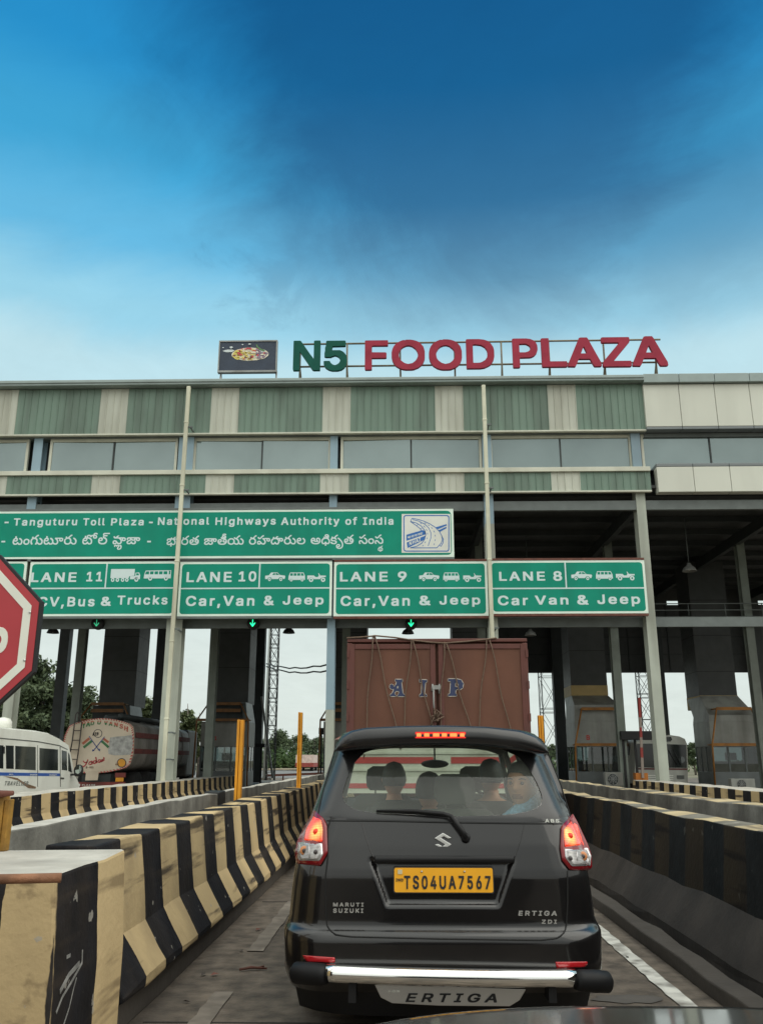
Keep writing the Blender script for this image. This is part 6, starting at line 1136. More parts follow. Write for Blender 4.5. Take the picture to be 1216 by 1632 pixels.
# tail lamps
def lens_mat(name, inner, outer, c, rad, cell, em):
    m = bpy.data.materials.new(name); m.use_nodes = True; t = m.node_tree; n = t.nodes; l = t.links; b = n['Principled BSDF']
    g = n.new('ShaderNodeNewGeometry'); v = n.new('ShaderNodeVectorMath'); v.operation = 'DISTANCE'; l.new(g.outputs['Position'], v.inputs[0]); v.inputs[1].default_value = c
    mp = n.new('ShaderNodeMapRange'); mp.interpolation_type = 'SMOOTHSTEP'; l.new(v.outputs['Value'], mp.inputs[0]); mp.inputs[1].default_value = rad*.15; mp.inputs[2].default_value = rad
    x = n.new('ShaderNodeMix'); x.data_type = 'RGBA'; l.new(mp.outputs[0], x.inputs[0]); x.inputs[6].default_value = inner; x.inputs[7].default_value = outer
    sp = n.new('ShaderNodeSeparateXYZ'); l.new(g.outputs['Position'], sp.inputs[0]); fs = []
    for k in (0, 2):
        a = n.new('ShaderNodeMath'); a.operation = 'DIVIDE'; l.new(sp.outputs[k], a.inputs[0]); a.inputs[1].default_value = cell
        f = n.new('ShaderNodeMath'); f.operation = 'FRACT'; l.new(a.outputs[0], f.inputs[0])
        h = n.new('ShaderNodeMath'); h.operation = 'GREATER_THAN'; l.new(f.outputs[0], h.inputs[0]); h.inputs[1].default_value = .28; fs.append(h)
    mu = n.new('ShaderNodeMath'); mu.operation = 'MULTIPLY'; l.new(fs[0].outputs[0], mu.inputs[0]); l.new(fs[1].outputs[0], mu.inputs[1])
    k2 = n.new('ShaderNodeMapRange'); l.new(mu.outputs[0], k2.inputs[0]); k2.inputs[3].default_value = .35; k2.inputs[4].default_value = 1
    y = n.new('ShaderNodeVectorMath'); y.operation = 'SCALE'; l.new(x.outputs[2], y.inputs[0]); l.new(k2.outputs[0], y.inputs['Scale'])
    l.new(y.outputs[0], b.inputs['Base Color']); b.inputs['Roughness'].default_value = .15; b.inputs['Coat Weight'].default_value = .8
    if em: l.new(y.outputs[0], b.inputs['Emission Color']); b.inputs['Emission Strength'].default_value = em
    return m
m_lred = simple('tail_lamp_red_plastic', (.20, .004, .008, 1), .2, 0, .4, .6)
m_lrim = simple('lamp_bezel', (.62, .60, .60, 1), .2, .6)
m_amber = simple('amber_bulb', (.75, .25, .04, 1), .3); m_bulb = simple('dark_bulb', (.06, .05, .05, 1), .3)
LAMPS = [([(501, 1291), (516.5, 1305), (521, 1314), (522.5, 1359), (511, 1379.5), (472.5, 1376), (470.5, 1362), (474, 1340), (486.5, 1315)], [(500, 1301), (512.5, 1306.5), (515, 1322), (514.5, 1341), (485, 1338.7), (488.5, 1321)],
          [(475.5, 1341.5), (514, 1343.5), (515, 1362), (509.5, 1371), (477, 1371), (473, 1358)], (504.5, 1325), 494, (486, 1355), (504, 1357)),
         ([(912, 1297), (919, 1309), (936.5, 1346.5), (942, 1364), (942.5, 1382), (938.5, 1386.5), (908, 1386.5), (895.5, 1371), (892.5, 1353), (894, 1317)], [(908.5, 1309), (918.5, 1314), (929, 1346.5), (898.7, 1349), (897.5, 1322)],
          [(898.7, 1352.5), (935, 1350.5), (941, 1364), (939.5, 1379), (910, 1380), (900, 1366.5)], (906.5, 1331.5), 918, (927, 1364), (907, 1367))]
for hs_, up_, lo_, bulb, split, ob_, cb_ in LAMPS:
    mb = MB(); car_patch(hs_, .012, .010, mb); tl = mb.build('tail_lamp', m_lred, car, recalc=True)
    c = on_car(*bulb, .02); ml = lens_mat('lit_brake_lens', (1.0, .50, .10, 1), (.85, .05, .02, 1), c, .075, .0085, 1.25)
    mb = MB(); car_patch(up_, .021, .006, mb); mb.build('brake_lens', ml, tl, recalc=True)
    mb = MB(); mb.lathe([(.017, 0), (.012, -.006), (.003, -.010)], on_car(*bulb, .027), 14, 'y'); mb.build('bulb', simple('brake_bulb_red', (.6, .03, .01, 1), .3, emit=.5), tl)
    mb = MB(); car_patch(lo_, .020, .005, mb); mb.build('lower_lens', m_lrim, tl, recalc=True)
    ins = [Vector(p)+(sum((Vector(q) for q in lo_), Vector((0, 0)))/len(lo_)-Vector(p))*.14 for p in lo_]
    mc = lens_mat('clear_reversing_lens', (.72, .70, .68, 1), (.42, .40, .39, 1), on_car(*cb_, .02), .05, .0075, 0)
    mb = MB(); car_patch([tuple(p) for p in ins], .0235, .004, mb); mb.build('clear_lens', mc, tl, recalc=True)
    mb = MB(); mb.lathe([(.026, 0), (.020, -.005)], on_car(*ob_, .026), 16, 'y'); mb.build('indicator_bulb', simple('indicator_orange', (.62, .25, .10, 1), .3), tl)
    mb = MB(); mb.lathe([(.013, 0), (.010, -.006)], on_car(*ob_, .030), 12, 'y'); mb.lathe([(.013, 0), (.010, -.006)], on_car(*cb_, .030), 12, 'y'); mb.build('bulb_holder', m_bulb, tl)
    mb = MB(); mb.tube([on_car(split, lo_[0][1]+1, .03), on_car(split, lo_[2][1]+6, .03)], .003, 6); mb.build('lens_divider', m_lrim, tl)
# seams and creases
car_line([(523, 1362), (519, 1395), (519.5, 1450), (521, 1474), (527, 1484), (536, 1490), (560, 1493), (706, 1496.5), (860, 1498.5), (886, 1496), (897, 1489), (902, 1478), (904, 1440), (904, 1388)], .0042, 'tailgate_seam', m_seam, n=90, rec=False)
car_line([(521, 1308), (600, 1308.5), (706, 1311), (810, 1312.5), (895, 1313)], .0035, 'window_seam', m_seam, rec=False)
car_line([(577, 1312), (583, 1335), (591, 1358), (600, 1374)], .0028, 'crease', m_paint, off=.0); car_line([(835, 1314), (829, 1340), (820, 1366)], .0028, 'crease', m_paint, off=.0)
# number plate handle strip over the recess
mb = MB(); secs = []
for i in range(21):
    px = 598+(818-598)*i/20; a, b = on_car(px, 1366, .012, False), on_car(px, 1375, .004, False); b2 = b.copy(); b2.y += .06
    secs.append([tuple(on_car(px, 1363.5, -.003, False)), tuple(a), tuple(b), tuple(b2)])
mb.loft(secs, False, False); mb.build('tailgate_handle', m_trimblk, car)
m_plate = mat('yellow_plate', C(240, 172, 38), .4, var=.03, scale=8); m_ink = simple('plate_black', (.02, .02, .022, 1), .5)
PYc = YR+.076; CF = lambda a, b: (a, PYc, b)
pq = [at(x, y, Y=PYc) for x, y in ((628.5, 1422), (786, 1422), (786, 1383.5), (628.5, 1382.5))]
px0, px1, pz0, pz1 = pq[0].x, pq[1].x, pq[0].z, pq[2].z
mb = MB(); mb.poly([rrect(px0-.006, pz0-.006, px1+.006, pz1+.006, .012)], lambda a, b: (a, PYc+.002, b), FRONT, .03); np_ = mb.build('number_plate', m_ink, car)
mb = MB(); mb.poly([rrect(px0, pz0, px1, pz1, .010)], CF, FRONT, .003); mb.build('plate_face', m_plate, np_)
def carwrite(mb, s, pxl, pxr, pyt, pyb, Y, track=.04, slant=0, depth=.003):
    a, b = at(pxl, pyb, Y=Y), at(pxr, pyt, Y=Y); g, wd = text_loops(s, 1, track, 1, slant); ink = [p[0] for gl in g for lp in gl for p in lp]; a0, a1 = min(ink), max(ink)
    k = (b.x-a.x)/(a1-a0); h = (b.z-a.z)/.728
    for gl in g: mb.poly([[((p[0]-a0)*k+a.x, p[1]*h+a.z) for p in lp] for lp in gl], lambda u, v: (u, Y, v), FRONT, depth)
mb = MB(); carwrite(mb, 'TS04UA7567', 644, 781, 1388.5, 1416, PYc-.003, .10); carwrite(mb, 'IND', 631, 642.5, 1398.5, 1404.5, PYc-.003); mb.build('plate_lettering', m_ink, np_)
mb = MB(); a, b = at(634, 1393, Y=PYc), at(641, 1386, Y=PYc); mb.box(a.x, b.x, PYc-.0035, PYc-.001, a.z, b.z); mb.build('hologram', simple('hologram_sticker', C(206, 196, 160), .3), np_)
mb = MB()
for px in (672, 740): mb.lathe([(.006, 0), (.004, -.005)], at(px, 1389, Y=PYc-.002), 10, 'y')
mb.build('screw', m_alu, np_)
# badges
S_ = [(0, .68), (.5, 1), (1, .70), (.80, .655), (.54, .80), (.37, .69), (1, .31), (.5, 0), (0, .29), (.20, .335), (.46, .19), (.63, .30)]
a = on_car(706, 1340, .008, False); b0, b1_ = at(693, 1354, Y=a.y), at(719, 1327.5, Y=a.y)
mb = MB(); mb.poly([[(b0.x+p[0]*(b1_.x-b0.x), b0.z+p[1]*(b1_.z-b0.z)) for p in S_]], lambda u, v: (u, a.y, v), FRONT, .012); mb.build('emblem', simple('silver_emblem', (.80, .80, .78, 1), .25, .5), car, bevel=.002)
m_badge = simple('dull_chrome_badge', (.42, .41, .39, 1), .3, .35)
ya = min(on_car(531, 1454, .006).y, on_car(579, 1438, .006).y, on_car(579, 1454, .006).y); mb = MB(); carwrite(mb, 'MARUTI', 531, 579.5, 1437, 1444.5, ya, .12, 0, .008); carwrite(mb, 'SUZUKI', 531, 579, 1446, 1454.5, ya, .12, 0, .008); mb.build('maker_badge', m_badge, car)
ya = min(on_car(826, 1472, .007).y, on_car(826, 1450, .007).y); mb = MB(); carwrite(mb, 'ERTIGA', 826, 886.5, 1449.5, 1459, ya, .12, .12, .008); carwrite(mb, 'ZDI', 863, 887, 1464, 1472, ya, .14, .1, .008); mb.build('model_badge', m_badge, car)
ya = min(on_car(868, 1307, .006).y, on_car(890, 1307, .006).y); mb = MB(); carwrite(mb, 'ABS', 868.5, 890.5, 1303.5, 1310.5, ya, .10); mb.build('window_sticker', m_white, car)
# wiper
mb = MB(); P = [on_car(742, 1335, .03), on_car(735, 1322, .045), on_car(718, 1300, .05), on_car(706, 1296, .045), on_car(660, 1292, .035), on_car(600, 1291.5, .02)]
mb.tube(P, [.016, .015, .013, .012, .011, .006], 8); mb.tube([on_car(600, 1293, .012), on_car(660, 1296, .018), on_car(714, 1301, .02)], .006, 6)
mb.lathe([(.024, .0), (.024, -.03), (.014, -.04)], on_car(742, 1334, .0), 14, 'y'); mb.build('rear_wiper', m_trimblk, car)
# reflectors, bumper guard, plate under it
m_refl = simple('red_reflector', (.42, .01, .015, 1), .2, 0, .5, .6)
for pts in ([(483, 1522.5), (534, 1526), (534, 1534), (490, 1532), (485, 1528)], [(885, 1533), (936, 1532.5), (935, 1538), (930, 1541), (886, 1542)]):
    mb = MB(); car_patch(pts, .006, .002, mb); mb.build('reflector', m_refl, car, recalc=True)
gy = YR-.085; mb = MB(); a, b = at(520, 1553.5, Y=gy), at(918, 1561.5, Y=gy)
gz0, gz1 = a.z, b.z; mb.tube([(a.x+(b.x-a.x)*i/24, gy+.035*(2*i/24-1)**2, gz0+(gz1-gz0)*i/24) for i in range(25)], .0435, 24); mb.build('guard_tube', m_chrome, car)
for s, e0, e1 in ((-1, (521, 1553.5), (472, 1550)), (1, (917, 1562), (966, 1565))):
    p, q = at(*e0, Y=gy+.03), at(*e1, Y=gy+.10); mb = MB(); mb.tube([p, p.lerp(q, .15), p.lerp(q, .6), q, q+Vector((s*.012, .02, 0))], [.0445, .052, .055, .053, .032], 16); mb.build('guard_end', simple('matt_black_rubber', (.006, .006, .007, 1), .55, 0, .25), car)
for px in (562, 878): a = at(px, 1565, Y=YR-.02); mb = MB(); mb.box(a.x-.02, a.x+.02, gy+.03, YR+.1, a.z-.09, a.z+.02); mb.build('guard_bracket', m_trimblk, car)
ly = YR-.05; LP = [(597, 1569), (838, 1577), (828, 1594), (812, 1604), (700, 1603), (625, 1599), (607, 1590)]
mb = MB(); mb.poly([[(p.x, p.z) for p in (at(x, y, Y=ly) for x, y in LP)]], lambda u, v: (u, ly, v), FRONT, .006); gp = mb.build('guard_plate', m_alu, car, bevel=.002)
mb = MB(); carwrite(mb, 'ERTIGA', 646, 791, 1579, 1596.5, ly-.004, .14, .25); mb.build('plate_lettering', m_trimblk, gp)
mb = MB(); carwrite(mb, 'FOR', 619, 637, 1577, 1581.5, ly-.004, .1); mb.build('small_lettering', m_white, gp)
mb = MB(); secs = []
for z, y in ((.33, .02), (.22, .05), (.09, .12)): secs.append([(CX+.835*(1-.05*(.33-z)/.24)*(2*i/16-1), YR+y+.20*abs(2*i/16-1)**5, z) for i in range(17)])
mb.loft(secs, False, False); mb.build('valance_and_shade', m_trimblk, car)  # black valance, drawn down low to double as the shadow under the car
MB().box(CX-.68, CX+.68, YR+.2, YR+3.9, .20, .26).build('underbody', m_black, car)
def wheel_at(parent, x, y, r, wd, s, rim=m_alu):
    mb = MB(); mb.lathe([(r*.62, -wd/2), (r*.93, -wd/2), (r, -wd/2+.03), (r, wd/2-.03), (r*.93, wd/2), (r*.62, wd/2)], (x, y, r), 28, 'x'); wo_ = mb.build('wheel', m_tyre, parent)
    mb = MB(); mb.lathe([(r*.62, -wd*.4), (r*.6, wd*.40), (r*.5, wd*.42), (r*.15, wd*.46), (.01, wd*.46)] if s > 0 else [(.01, -wd*.46), (r*.15, -wd*.46), (r*.5, -wd*.42), (r*.6, -wd*.40), (r*.62, wd*.4)], (x, y, r), 20, 'x'); mb.build('rim', rim, wo_)
for s in (-1, 1):
    for y in (.82, 3.56): wheel_at(car, CX+s*.735, YR+y, .31, .19, s)
# cabin
m_seat = simple('grey_seat_fabric', (.17, .17, .155, 1), .9); m_seatd = simple('dark_seat_fabric', (.045, .045, .045, 1), .9)
MB().box(CX-.74, CX+.74, YR+.2, YR+3.3, .42, .46).build('cabin_floor', m_seatd, car)
mb = MB(); mb.grid(lambda a, b: (CX+(a-.5)*1.4, YR+2.75+.5*b, .98+.10*math.sin(math.pi*b)), 8, 6); mb.box(CX-.7, CX+.7, YR+2.75, YR+2.8, .6, .98); mb.build('dashboard', m_trimblk, car)
def seat(x, y, wd, hz, m, hr=True, par=None):
    par = par or car
    mb = MB(); rings = []
    for z, k, t_ in ((.5, 1, .1), (.8, 1, .1), (hz-.08, .96, .09), (hz-.02, .86, .07), (hz, .7, .04)):
        rings.append([(x+wd/2*k*px_, y-(z-.5)*.22+t_*py_, z) for px_, py_ in ((-1, -.6), (-.9, -1), (0, -1.1), (.9, -1), (1, -.6), (1, .6), (.9, 1), (0, 1), (-.9, 1), (-1, .6))])
    mb.loft(rings); mb.box(x-wd/2, x+wd/2, y, y+.45, .46, .62); so = mb.build('seat', m, par)
    if hr:
        mb = MB(); yh = y-(hz-.5)*.22-.02; rings = []
        for z, k in ((hz+.03, .75), (hz+.06, .95), (hz+.13, 1), (hz+.19, .9), (hz+.215, .6)): rings.append([(x+.135*k*math.cos(6.283*i/16), yh+.055*k*math.sin(6.283*i/16), z) for i in range(16)])
        mb.loft(rings); mb.tube([(x-.06, yh, hz-.02), (x-.06, yh, hz+.06)], .007, 6); mb.tube([(x+.06, yh, hz-.02), (x+.06, yh, hz+.06)], .007, 6); mb.build('headrest', m, so)
seat(CX+.12, YR+.95, .55, 1.10, m_seat); seat(CX-.42, YR+1.0, .42, 1.02, m_seat, False)
seat(CX-.02, YR+1.75, .9, 1.12, m_seatd, False); seat(CX+.37, YR+2.35, .5, 1.14, m_seat); seat(CX-.37, YR+2.35, .5, 1.14, m_seatd)
p = at(693, 1217.5, Y=YR+2.45); mb = MB(); mb.loft([[(p.x+.115*k*math.cos(6.283*i/20), p.y+d, p.z+.034*k*math.sin(6.283*i/20)) for i in range(20)] for d, k in ((0, .8), (.01, 1), (.03, 1), (.045, .7))]); mb.tube([(p.x, p.y+.03, p.z), (p.x, p.y+.03, 1.50)], .008, 6); mb.build('inner_mirror', m_trimblk, car)
mb = MB(); sc_ = (CX+.36, YR+2.72, .99)
for k in range(20):
    a, b = 6.283*k/20, 6.283*(k+1)/20; f_ = lambda t_: (sc_[0]+.18*math.cos(t_), sc_[1]-.06*math.sin(t_), sc_[2]+.17*math.sin(t_)); mb.tube([f_(a), f_(b)], .014, 6, False)
mb.bar((sc_[0]-.17, sc_[1], sc_[2]), (sc_[0]+.17, sc_[1], sc_[2]), .04, .03); mb.build('steering_wheel', m_trimblk, car)

# ------------------------------------------------------------------ people
m_skin = mat('brown_skin', C(200, 140, 108), .5, var=.05, scale=20); m_hair = simple('black_hair', (.010, .009, .009, 1), .55); m_eye = simple('eye_white', C(84, 66, 56), .5); m_iris = simple('eye_dark', (.01, .008, .007, 1), .2); m_lip = simple('lips', C(150, 98, 80), .6)
def person(label, c, size, face, shirt, hairk=1.0, group='people sitting in the dark hatchback'):
    """seated figure: one skin from waist to crown (c = centre of the head, face = heading of the nose in degrees from -Y)"""
    t = thing('person', label, 'person', c, group=group, rz=R(face)); k = size/.235
    n = 36; mb = MB(); rings = []
    body = [(-.62, .15, .10, .03), (-.50, .15, .10, .02), (-.36, .17, .11, .02), (-.26, .185, .11, .02), (-.20, .17, .095, .02), (-.165, .11, .075, .015), (-.145, .065, .062, .01), (-.12, .054, .056, .005), (-.095, .052, .056, 0)]
    for z, rx, ry, yo in body: rings.append([(k*rx*math.sin(6.283*i/n), k*(yo-ry*math.cos(6.283*i/n)), k*z) for i in range(n)])
    head = 26
    g = lambda x, s: math.exp(-(x/s)**2)
    for j in range(head+1):
        v = -1+2*j/head; z = .1175*v
        if v < -.93: continue
        rr = math.sqrt(max(0, 1-v*v)); rx = .076*rr**.8; ryf = .094*rr**.75; ryb = .100*rr**.8
        if v < -.2: rx *= 1-.22*((-v-.2)/.8)**1.3; ryb *= 1-.45*((-v-.2)/.8)**1.2
        row = []
        for i in range(n):
            a = 6.283*i/n; a2 = (a+math.pi) % 6.283-math.pi; x = rx*math.sin(a); y = -(ryf if math.cos(a) > 0 else ryb)*math.cos(a)
            d = .026*g(a2, .17)*g(z+.018, .020)+.014*g(a2, .13)*g(z-.006, .024)             # nose
            d += .006*g(abs(a2)-.35, .3)*g(z-.030, .010)-.009*g(abs(a2)-.38, .19)*g(z-.012, .014)  # brow, sockets
            d += .008*g(a2, .26)*g(z+.052, .009)+.006*g(a2, .26)*g(z+.066, .008)-.004*g(a2, .3)*g(z+.059, .004)+.008*g(a2, .3)*g(z+.095, .016)
            d += .018*g(abs(a2)-1.62, .13)*g(z, .026)                                        # ears
            row.append((k*(x+d*math.sin(a)), k*(y-d*math.cos(a)), k*z))
        rings.append(row)
    mb.loft(rings)
    for fi, f in enumerate(mb.f):
        if len(f) != 4: continue
        q = [mb.v[i] for i in f]; x = sum(p[0] for p in q)/4/k; y = sum(p[1] for p in q)/4/k; z = sum(p[2] for p in q)/4/k
        if y < -.04 and abs(z+.058) < .013 and abs(x) < .027: mb.m[fi] = 1
    b = mb.build('body', [m_skin, m_lip], t, world=False)
    mb = MB()
    for s in (-1, 1): mb.lathe([(.002, -.011), (.0105, -.004), (.011, .002), (.002, .008)], (s*.033*k, -.0785*k, .011*k), 10, 'y')
    mb.mi = 1
    for s in (-1, 1): mb.lathe([(.001, -.0125), (.0055, -.011), (.0055, -.009)], (s*.033*k-.003, -.0785*k, .011*k), 8, 'y')
    mb.mi = 2
    for s in (-1, 1): mb.tube([(s*.014*k, -.0905*k, .030*k), (s*.034*k, -.088*k, .036*k), (s*.054*k, -.074*k, .030*k)], [.003, .0045, .002], 6)
    mb.build('eye', [m_eye, m_iris, m_hair], t, world=False)
    mb = MB(); rings = []; rnd = random.Random(int(abs(c[0])*1000))
    for j in range(15):
        v = -.35+1.35*j/14; z = .1175*v*1.06; rr = math.sqrt(max(0, 1-min(1, v)**2)); row = []
        for i in range(30):
            a = 6.283*i/30; fr_ = math.cos(a); low = .50 if fr_ > .35 else (-.05 if fr_ > -.25 else -.78); vv = max(v, low); z2 = .1175*vv*1.07; r2 = math.sqrt(max(0, 1-min(.999, vv)**2))
            e = 1.09+rnd.uniform(-.02, .03); row.append((k*hairk*.076*e*r2**.8*math.sin(a), -k*hairk*(.094 if fr_ > 0 else .100)*e*r2**.78*math.cos(a), k*(z2+.004)))
        rings.append(row)
    mb.loft(rings); mb.build('hair', m_hair, t, world=False)
    mb = MB(); rings = [[(k*(rx+.012)*math.sin(6.283*i/n), k*(yo-(ry+.012)*math.cos(6.283*i/n)), k*z) for i in range(n)] for z, rx, ry, yo in body[:6]]
    for s in (-1, 1): mb.tube([(s*.15*k, .02*k, -.215*k), (s*.205*k, .015*k, -.27*k), (s*.22*k, -.01*k, -.42*k), (s*.19*k, -.12*k, -.55*k)], [.05*k, .058*k, .05*k, .042*k], 10)
    mb.loft(rings); mb.build('shirt', shirt, t, world=False); return t
boy = person('boy in a light blue scarf looking out of the rear window of the dark hatchback', at(831, 1251, Y=5.53), .258, -28, simple('pale_blue_shirt', C(120, 150, 165), .8))
m_scarf = mat('light_blue_patterned_scarf', C(120, 165, 195), .85, var=.35, scale=60)
mb = MB(); P = [at(800, 1301, Y=5.50), at(825, 1291, Y=5.47), at(848, 1281, Y=5.50), at(868, 1266, Y=5.62), at(874, 1256, Y=5.8)]
rings = []
for i, p in enumerate(P):
    t_ = (P[min(i+1, 4)]-P[max(i-1, 0)]).normalized(); up = Vector((0, 0, 1)); up = (up-t_*up.dot(t_)).normalized(); o = t_.cross(up); h = (.022, .05, .062, .055, .03)[i]
    rings.append([tuple(p+up*h*math.cos(6.283*k/14)*(1+.12*math.cos(3*k+i))-Vector((0, 0, .02))+o*.03*math.sin(6.283*k/14)) for k in range(14)])
mb.loft(rings)
sc = mb.build('scarf', m_scarf); sc.parent = boy; sc.matrix_parent_inverse = (Matrix.Translation(boy.location) @ Matrix.Rotation(boy.rotation_euler.z, 4, 'Z')).inverted()
m_sh = simple('dark_clothes', (.03, .03, .035, 1), .9)
person('dark haired passenger in the front left seat of the dark hatchback, seen from behind', at(628, 1243, Y=YR+2.0), .25, 180, m_sh, 1.05)
person('dark haired passenger in the middle row of the dark hatchback, seen from behind', at(684, 1262, Y=YR+1.55), .26, 175, m_sh, 1.08)
person('driver of the dark hatchback, the head behind the grey headrest', at(782, 1238, Y=YR+2.05), .25, 172, m_sh, 1.1)

# ------------------------------------------------------------------ bonnet of the car the photo was taken from
own = thing('car', 'front end of a dark glossy car, only its bonnet showing along the bottom edge', 'car', (.50, 1.0, 0))
m_own = simple('dark_grey_bonnet_paint', (.035, .033, .032, 1), .22, .3, .6, 1); speckle(m_own)
def bonnet(a, b):
    x = .50+(a-.5)*1.62; e = abs(2*a-1); y = .55+1.43*b-.10*e**3
    z = 1.060-.105*b-.02*b*b-.062*e**2.6-.07*e**8
    if b > .93: z -= .06*((b-.93)/.07)**2
    return (x, y, z)
mb = MB(); mb.grid(bonnet, 48, 40); mb.build('bonnet', m_own, own)
fr_ = [bonnet(i/48, 1) for i in range(49)]
mb = MB(); mb.loft([fr_]+[[(x, y+.05*math.sin(k*.9)+.03, z*(1-k/5)+.22*k/5) for x, y, z in fr_] for k in range(1, 6)], False, False); mb.build('front_bumper', m_own, own)
for s in (0, 1):
    e = [bonnet(s, j/40) for j in range(41)]; mb = MB(); mb.loft([e]+[[(x+(.04 if s else -.04)*min(1, k), y, z-(z-.3)*k/4) for x, y, z in e] for k in range(1, 5)], False, False); mb.build('wing', m_own, own)
    wheel_at(own, .5+(.72 if s else -.72), 1.25, .31, .19, 1 if s else -1)

# the rest of that car, behind and around the camera: doors, tail, roof, seats
xa, xb = -.29, 1.29
mb = MB()
for x in (xa, xb):
    mb.box(x-.03, x+.03, -2.75, .55, .28, .94)
    for y0, y1 in ((-.35, -.25), (-1.45, -1.33), (-2.6, -2.3)): mb.box(x-.03+(.04 if x < 0 else -.04), x+.03+(.04 if x < 0 else -.04), y0, y1, .941, 1.52)
mb.box(xa, xb, -2.85, -2.75, .3, 1.05); mb.box(xa+.05, xb-.05, -2.70, -.22, 1.52, 1.57); mb.box(xa, xb, -2.7, .5, .26, .30)
mb.build('cabin', m_own, own, bevel=.015)
for x in (-.02, 1.02): seat(x, -.42, .5, 1.12, m_seatd, True, own)
seat(.5, -1.5, 1.3, 1.12, m_seatd, False, own)
# ------------------------------------------------------------------ brown container truck
m_brown = mat('red_brown_truck_paint', C(106, 72, 58), .65, spec=.25, var=.14, scale=1.5, bump=.5, bscale=4, dirt=C(74, 50, 43), dirt_amt=.7, dscale=1.6, streak=True)
m_brown2 = mat('darker_brown_frame', C(98, 54, 46), .6, var=.12, scale=3, dirt=C(62, 40, 34), dirt_amt=.6, dscale=3)
TY = 11.5
tk = thing('truck', 'red brown box truck with roped doors painted A I P, ahead of the dark hatchback', 'truck', (.48, TY, 0))
tx = lambda px, py=1080: at(px, py, Y=TY).x
tz = lambda py, px=700: at(px, py, Y=TY).z
xl, xr = tx(553), tx(842); zt_, zd0 = tz(1018), 1.60; LEN = 6.2
mb = MB(); mb.box(xl+.02, xr-.02, TY+.06, TY+LEN, zd0-.02, zt_-.02); mb.build('cargo_box', m_brown, tk)
mb = MB(); mb.box(xl, xr, TY-.02, TY+.12, tz(1023.5), zt_)
for x0, x1 in ((xl, xl+.07), (xr-.07, xr)): mb.box(x0, x1, TY-.015, TY+.1, zd0, tz(1025))
for i in range(9):
    for x0, x1 in ((xl-.012, xl+.019), (xr-.019, xr+.012)): mb.box(x0, x1, TY+.15+i*.72, TY+.23+i*.72, zd0, zt_-.03)
mb.build('box_frame', m_brown2, tk, bevel=.008)
for a, b in ((556.5, 694.5), (698.5, 839)):
    mb = MB(); x0, x1 = tx(a), tx(b); z1 = tz(1026); mb.box(x0, x1, TY, TY+.05, zd0, z1)
    d = mb.build('cargo_door', m_brown, tk, bevel=.006)
    mb = MB(); e = .07; q = -.014
    mb.box(x0+.004, x0+e, TY+q, TY-.001, zd0, z1-.004); mb.box(x1-e, x1-.004, TY+q, TY-.001, zd0, z1-.004); mb.box(x0+e+.001, x1-e-.001, TY+q, TY-.001, z1-e, z1-.004); mb.box(x0+e+.001, x1-e-.001, TY+q, TY-.001, zd0, zd0+e)
    mb.build('door_frame', m_brown2, d, bevel=.006)
    mb = MB()
    for z in (tz(1048), tz(1098), tz(1150)): xx = x0-.03 if a < 600 else x1; mb.box(xx, xx+.03, TY-.03, TY+.02, z, z+.10)
    mb.build('hinge', m_brown2, d)
p4_ = lambda u, v, y=TY-.02: at(520+u/3.378, 980+v/3.378, Y=y)
mb = MB(); mb.tube([p4_(577, 385), p4_(578, 470), p4_(584, 560)], .012, 6); mb.box(p4_(565, 0).x, p4_(612, 0).x, TY-.03, TY-.015, p4_(0, 402).z, p4_(0, 380).z); mb.tube([p4_(572, 372), p4_(570, 410)], .014, 6); mb.tube([p4_(608, 372), p4_(608, 425)], .012, 6); mb.build('latch', m_galv, tk)
m_navy = simple('navy_letter_paint', C(48, 58, 92), .6); m_lwhite = simple('letter_outline_white', C(205, 196, 182), .6)
A_ = [[(372, 347), (408, 347), (410, 358), (404, 362), (412, 424), (422, 430), (422, 438), (384, 438), (384, 430), (392, 424), (391, 410), (372, 410), (366, 424), (374, 430), (374, 437), (345, 437), (343, 430), (354, 424), (366, 398), (352, 400), (342, 392), (342, 380), (352, 372), (362, 380), (360, 388), (372, 382), (380, 360), (372, 356)], [(378, 395), (389, 395), (386, 372)]]
I_ = [[(502, 348), (542, 350), (541, 360), (533, 364), (528, 424), (540, 430), (540, 438), (502, 438), (502, 430), (512, 424), (514, 364), (503, 360)]]
P_ = [[(656, 344), (700, 344), (726, 350), (737, 370), (734, 392), (718, 402), (700, 400), (698, 392), (694, 424), (700, 428), (699, 436), (656, 436), (657, 428), (666, 424), (670, 364), (672, 358), (656, 356)], [(694, 364), (708, 366), (714, 378), (708, 388), (693, 388)]]
mb = MB(); wb = MB()
for ls in (A_, I_, P_):
    f = lambda p: (p4_(*p).x, p4_(*p).z)
    mb.poly([[f(p) for p in l_] for l_ in ls], lambda a, b: (a, TY-.008, b), FRONT, .003)
    for l_ in ls:
        pts = [Vector(f(p)) for p in l_]
        for p, q in zip(pts, pts[1:]+pts[:1]):
            d_ = (q-p).normalized()*.006; wb.poly([stroke([tuple(p-d_), tuple(q+d_)], .016)], lambda a, b: (a, TY-.006, b), FRONT, .002)
mb.build('painted_letters', m_navy, tk); wb.build('letter_outline', m_lwhite, tk)
m_rope = mat('grubby_rope', C(104, 86, 72), .9, var=.2, scale=30)
mb = MB()
ry_ = TY-.03
for a, b in (((250, 115), (213, 640)), ((262, 115), (372, 600)), ((458, 135), (415, 600)), ((465, 135), (567, 590)), ((635, 145), (612, 600)), ((645, 150), (772, 600)), ((862, 135), (818, 600)), ((878, 135), (988, 620))):
    p, q = p4_(*a, ry_), p4_(*b, ry_); q = p.lerp(q, 1.25); mb.tube([p.lerp(q, i/10)+Vector((.012*math.sin(i*.31*math.pi), 0, 0)) for i in range(11)], .0085, 5)
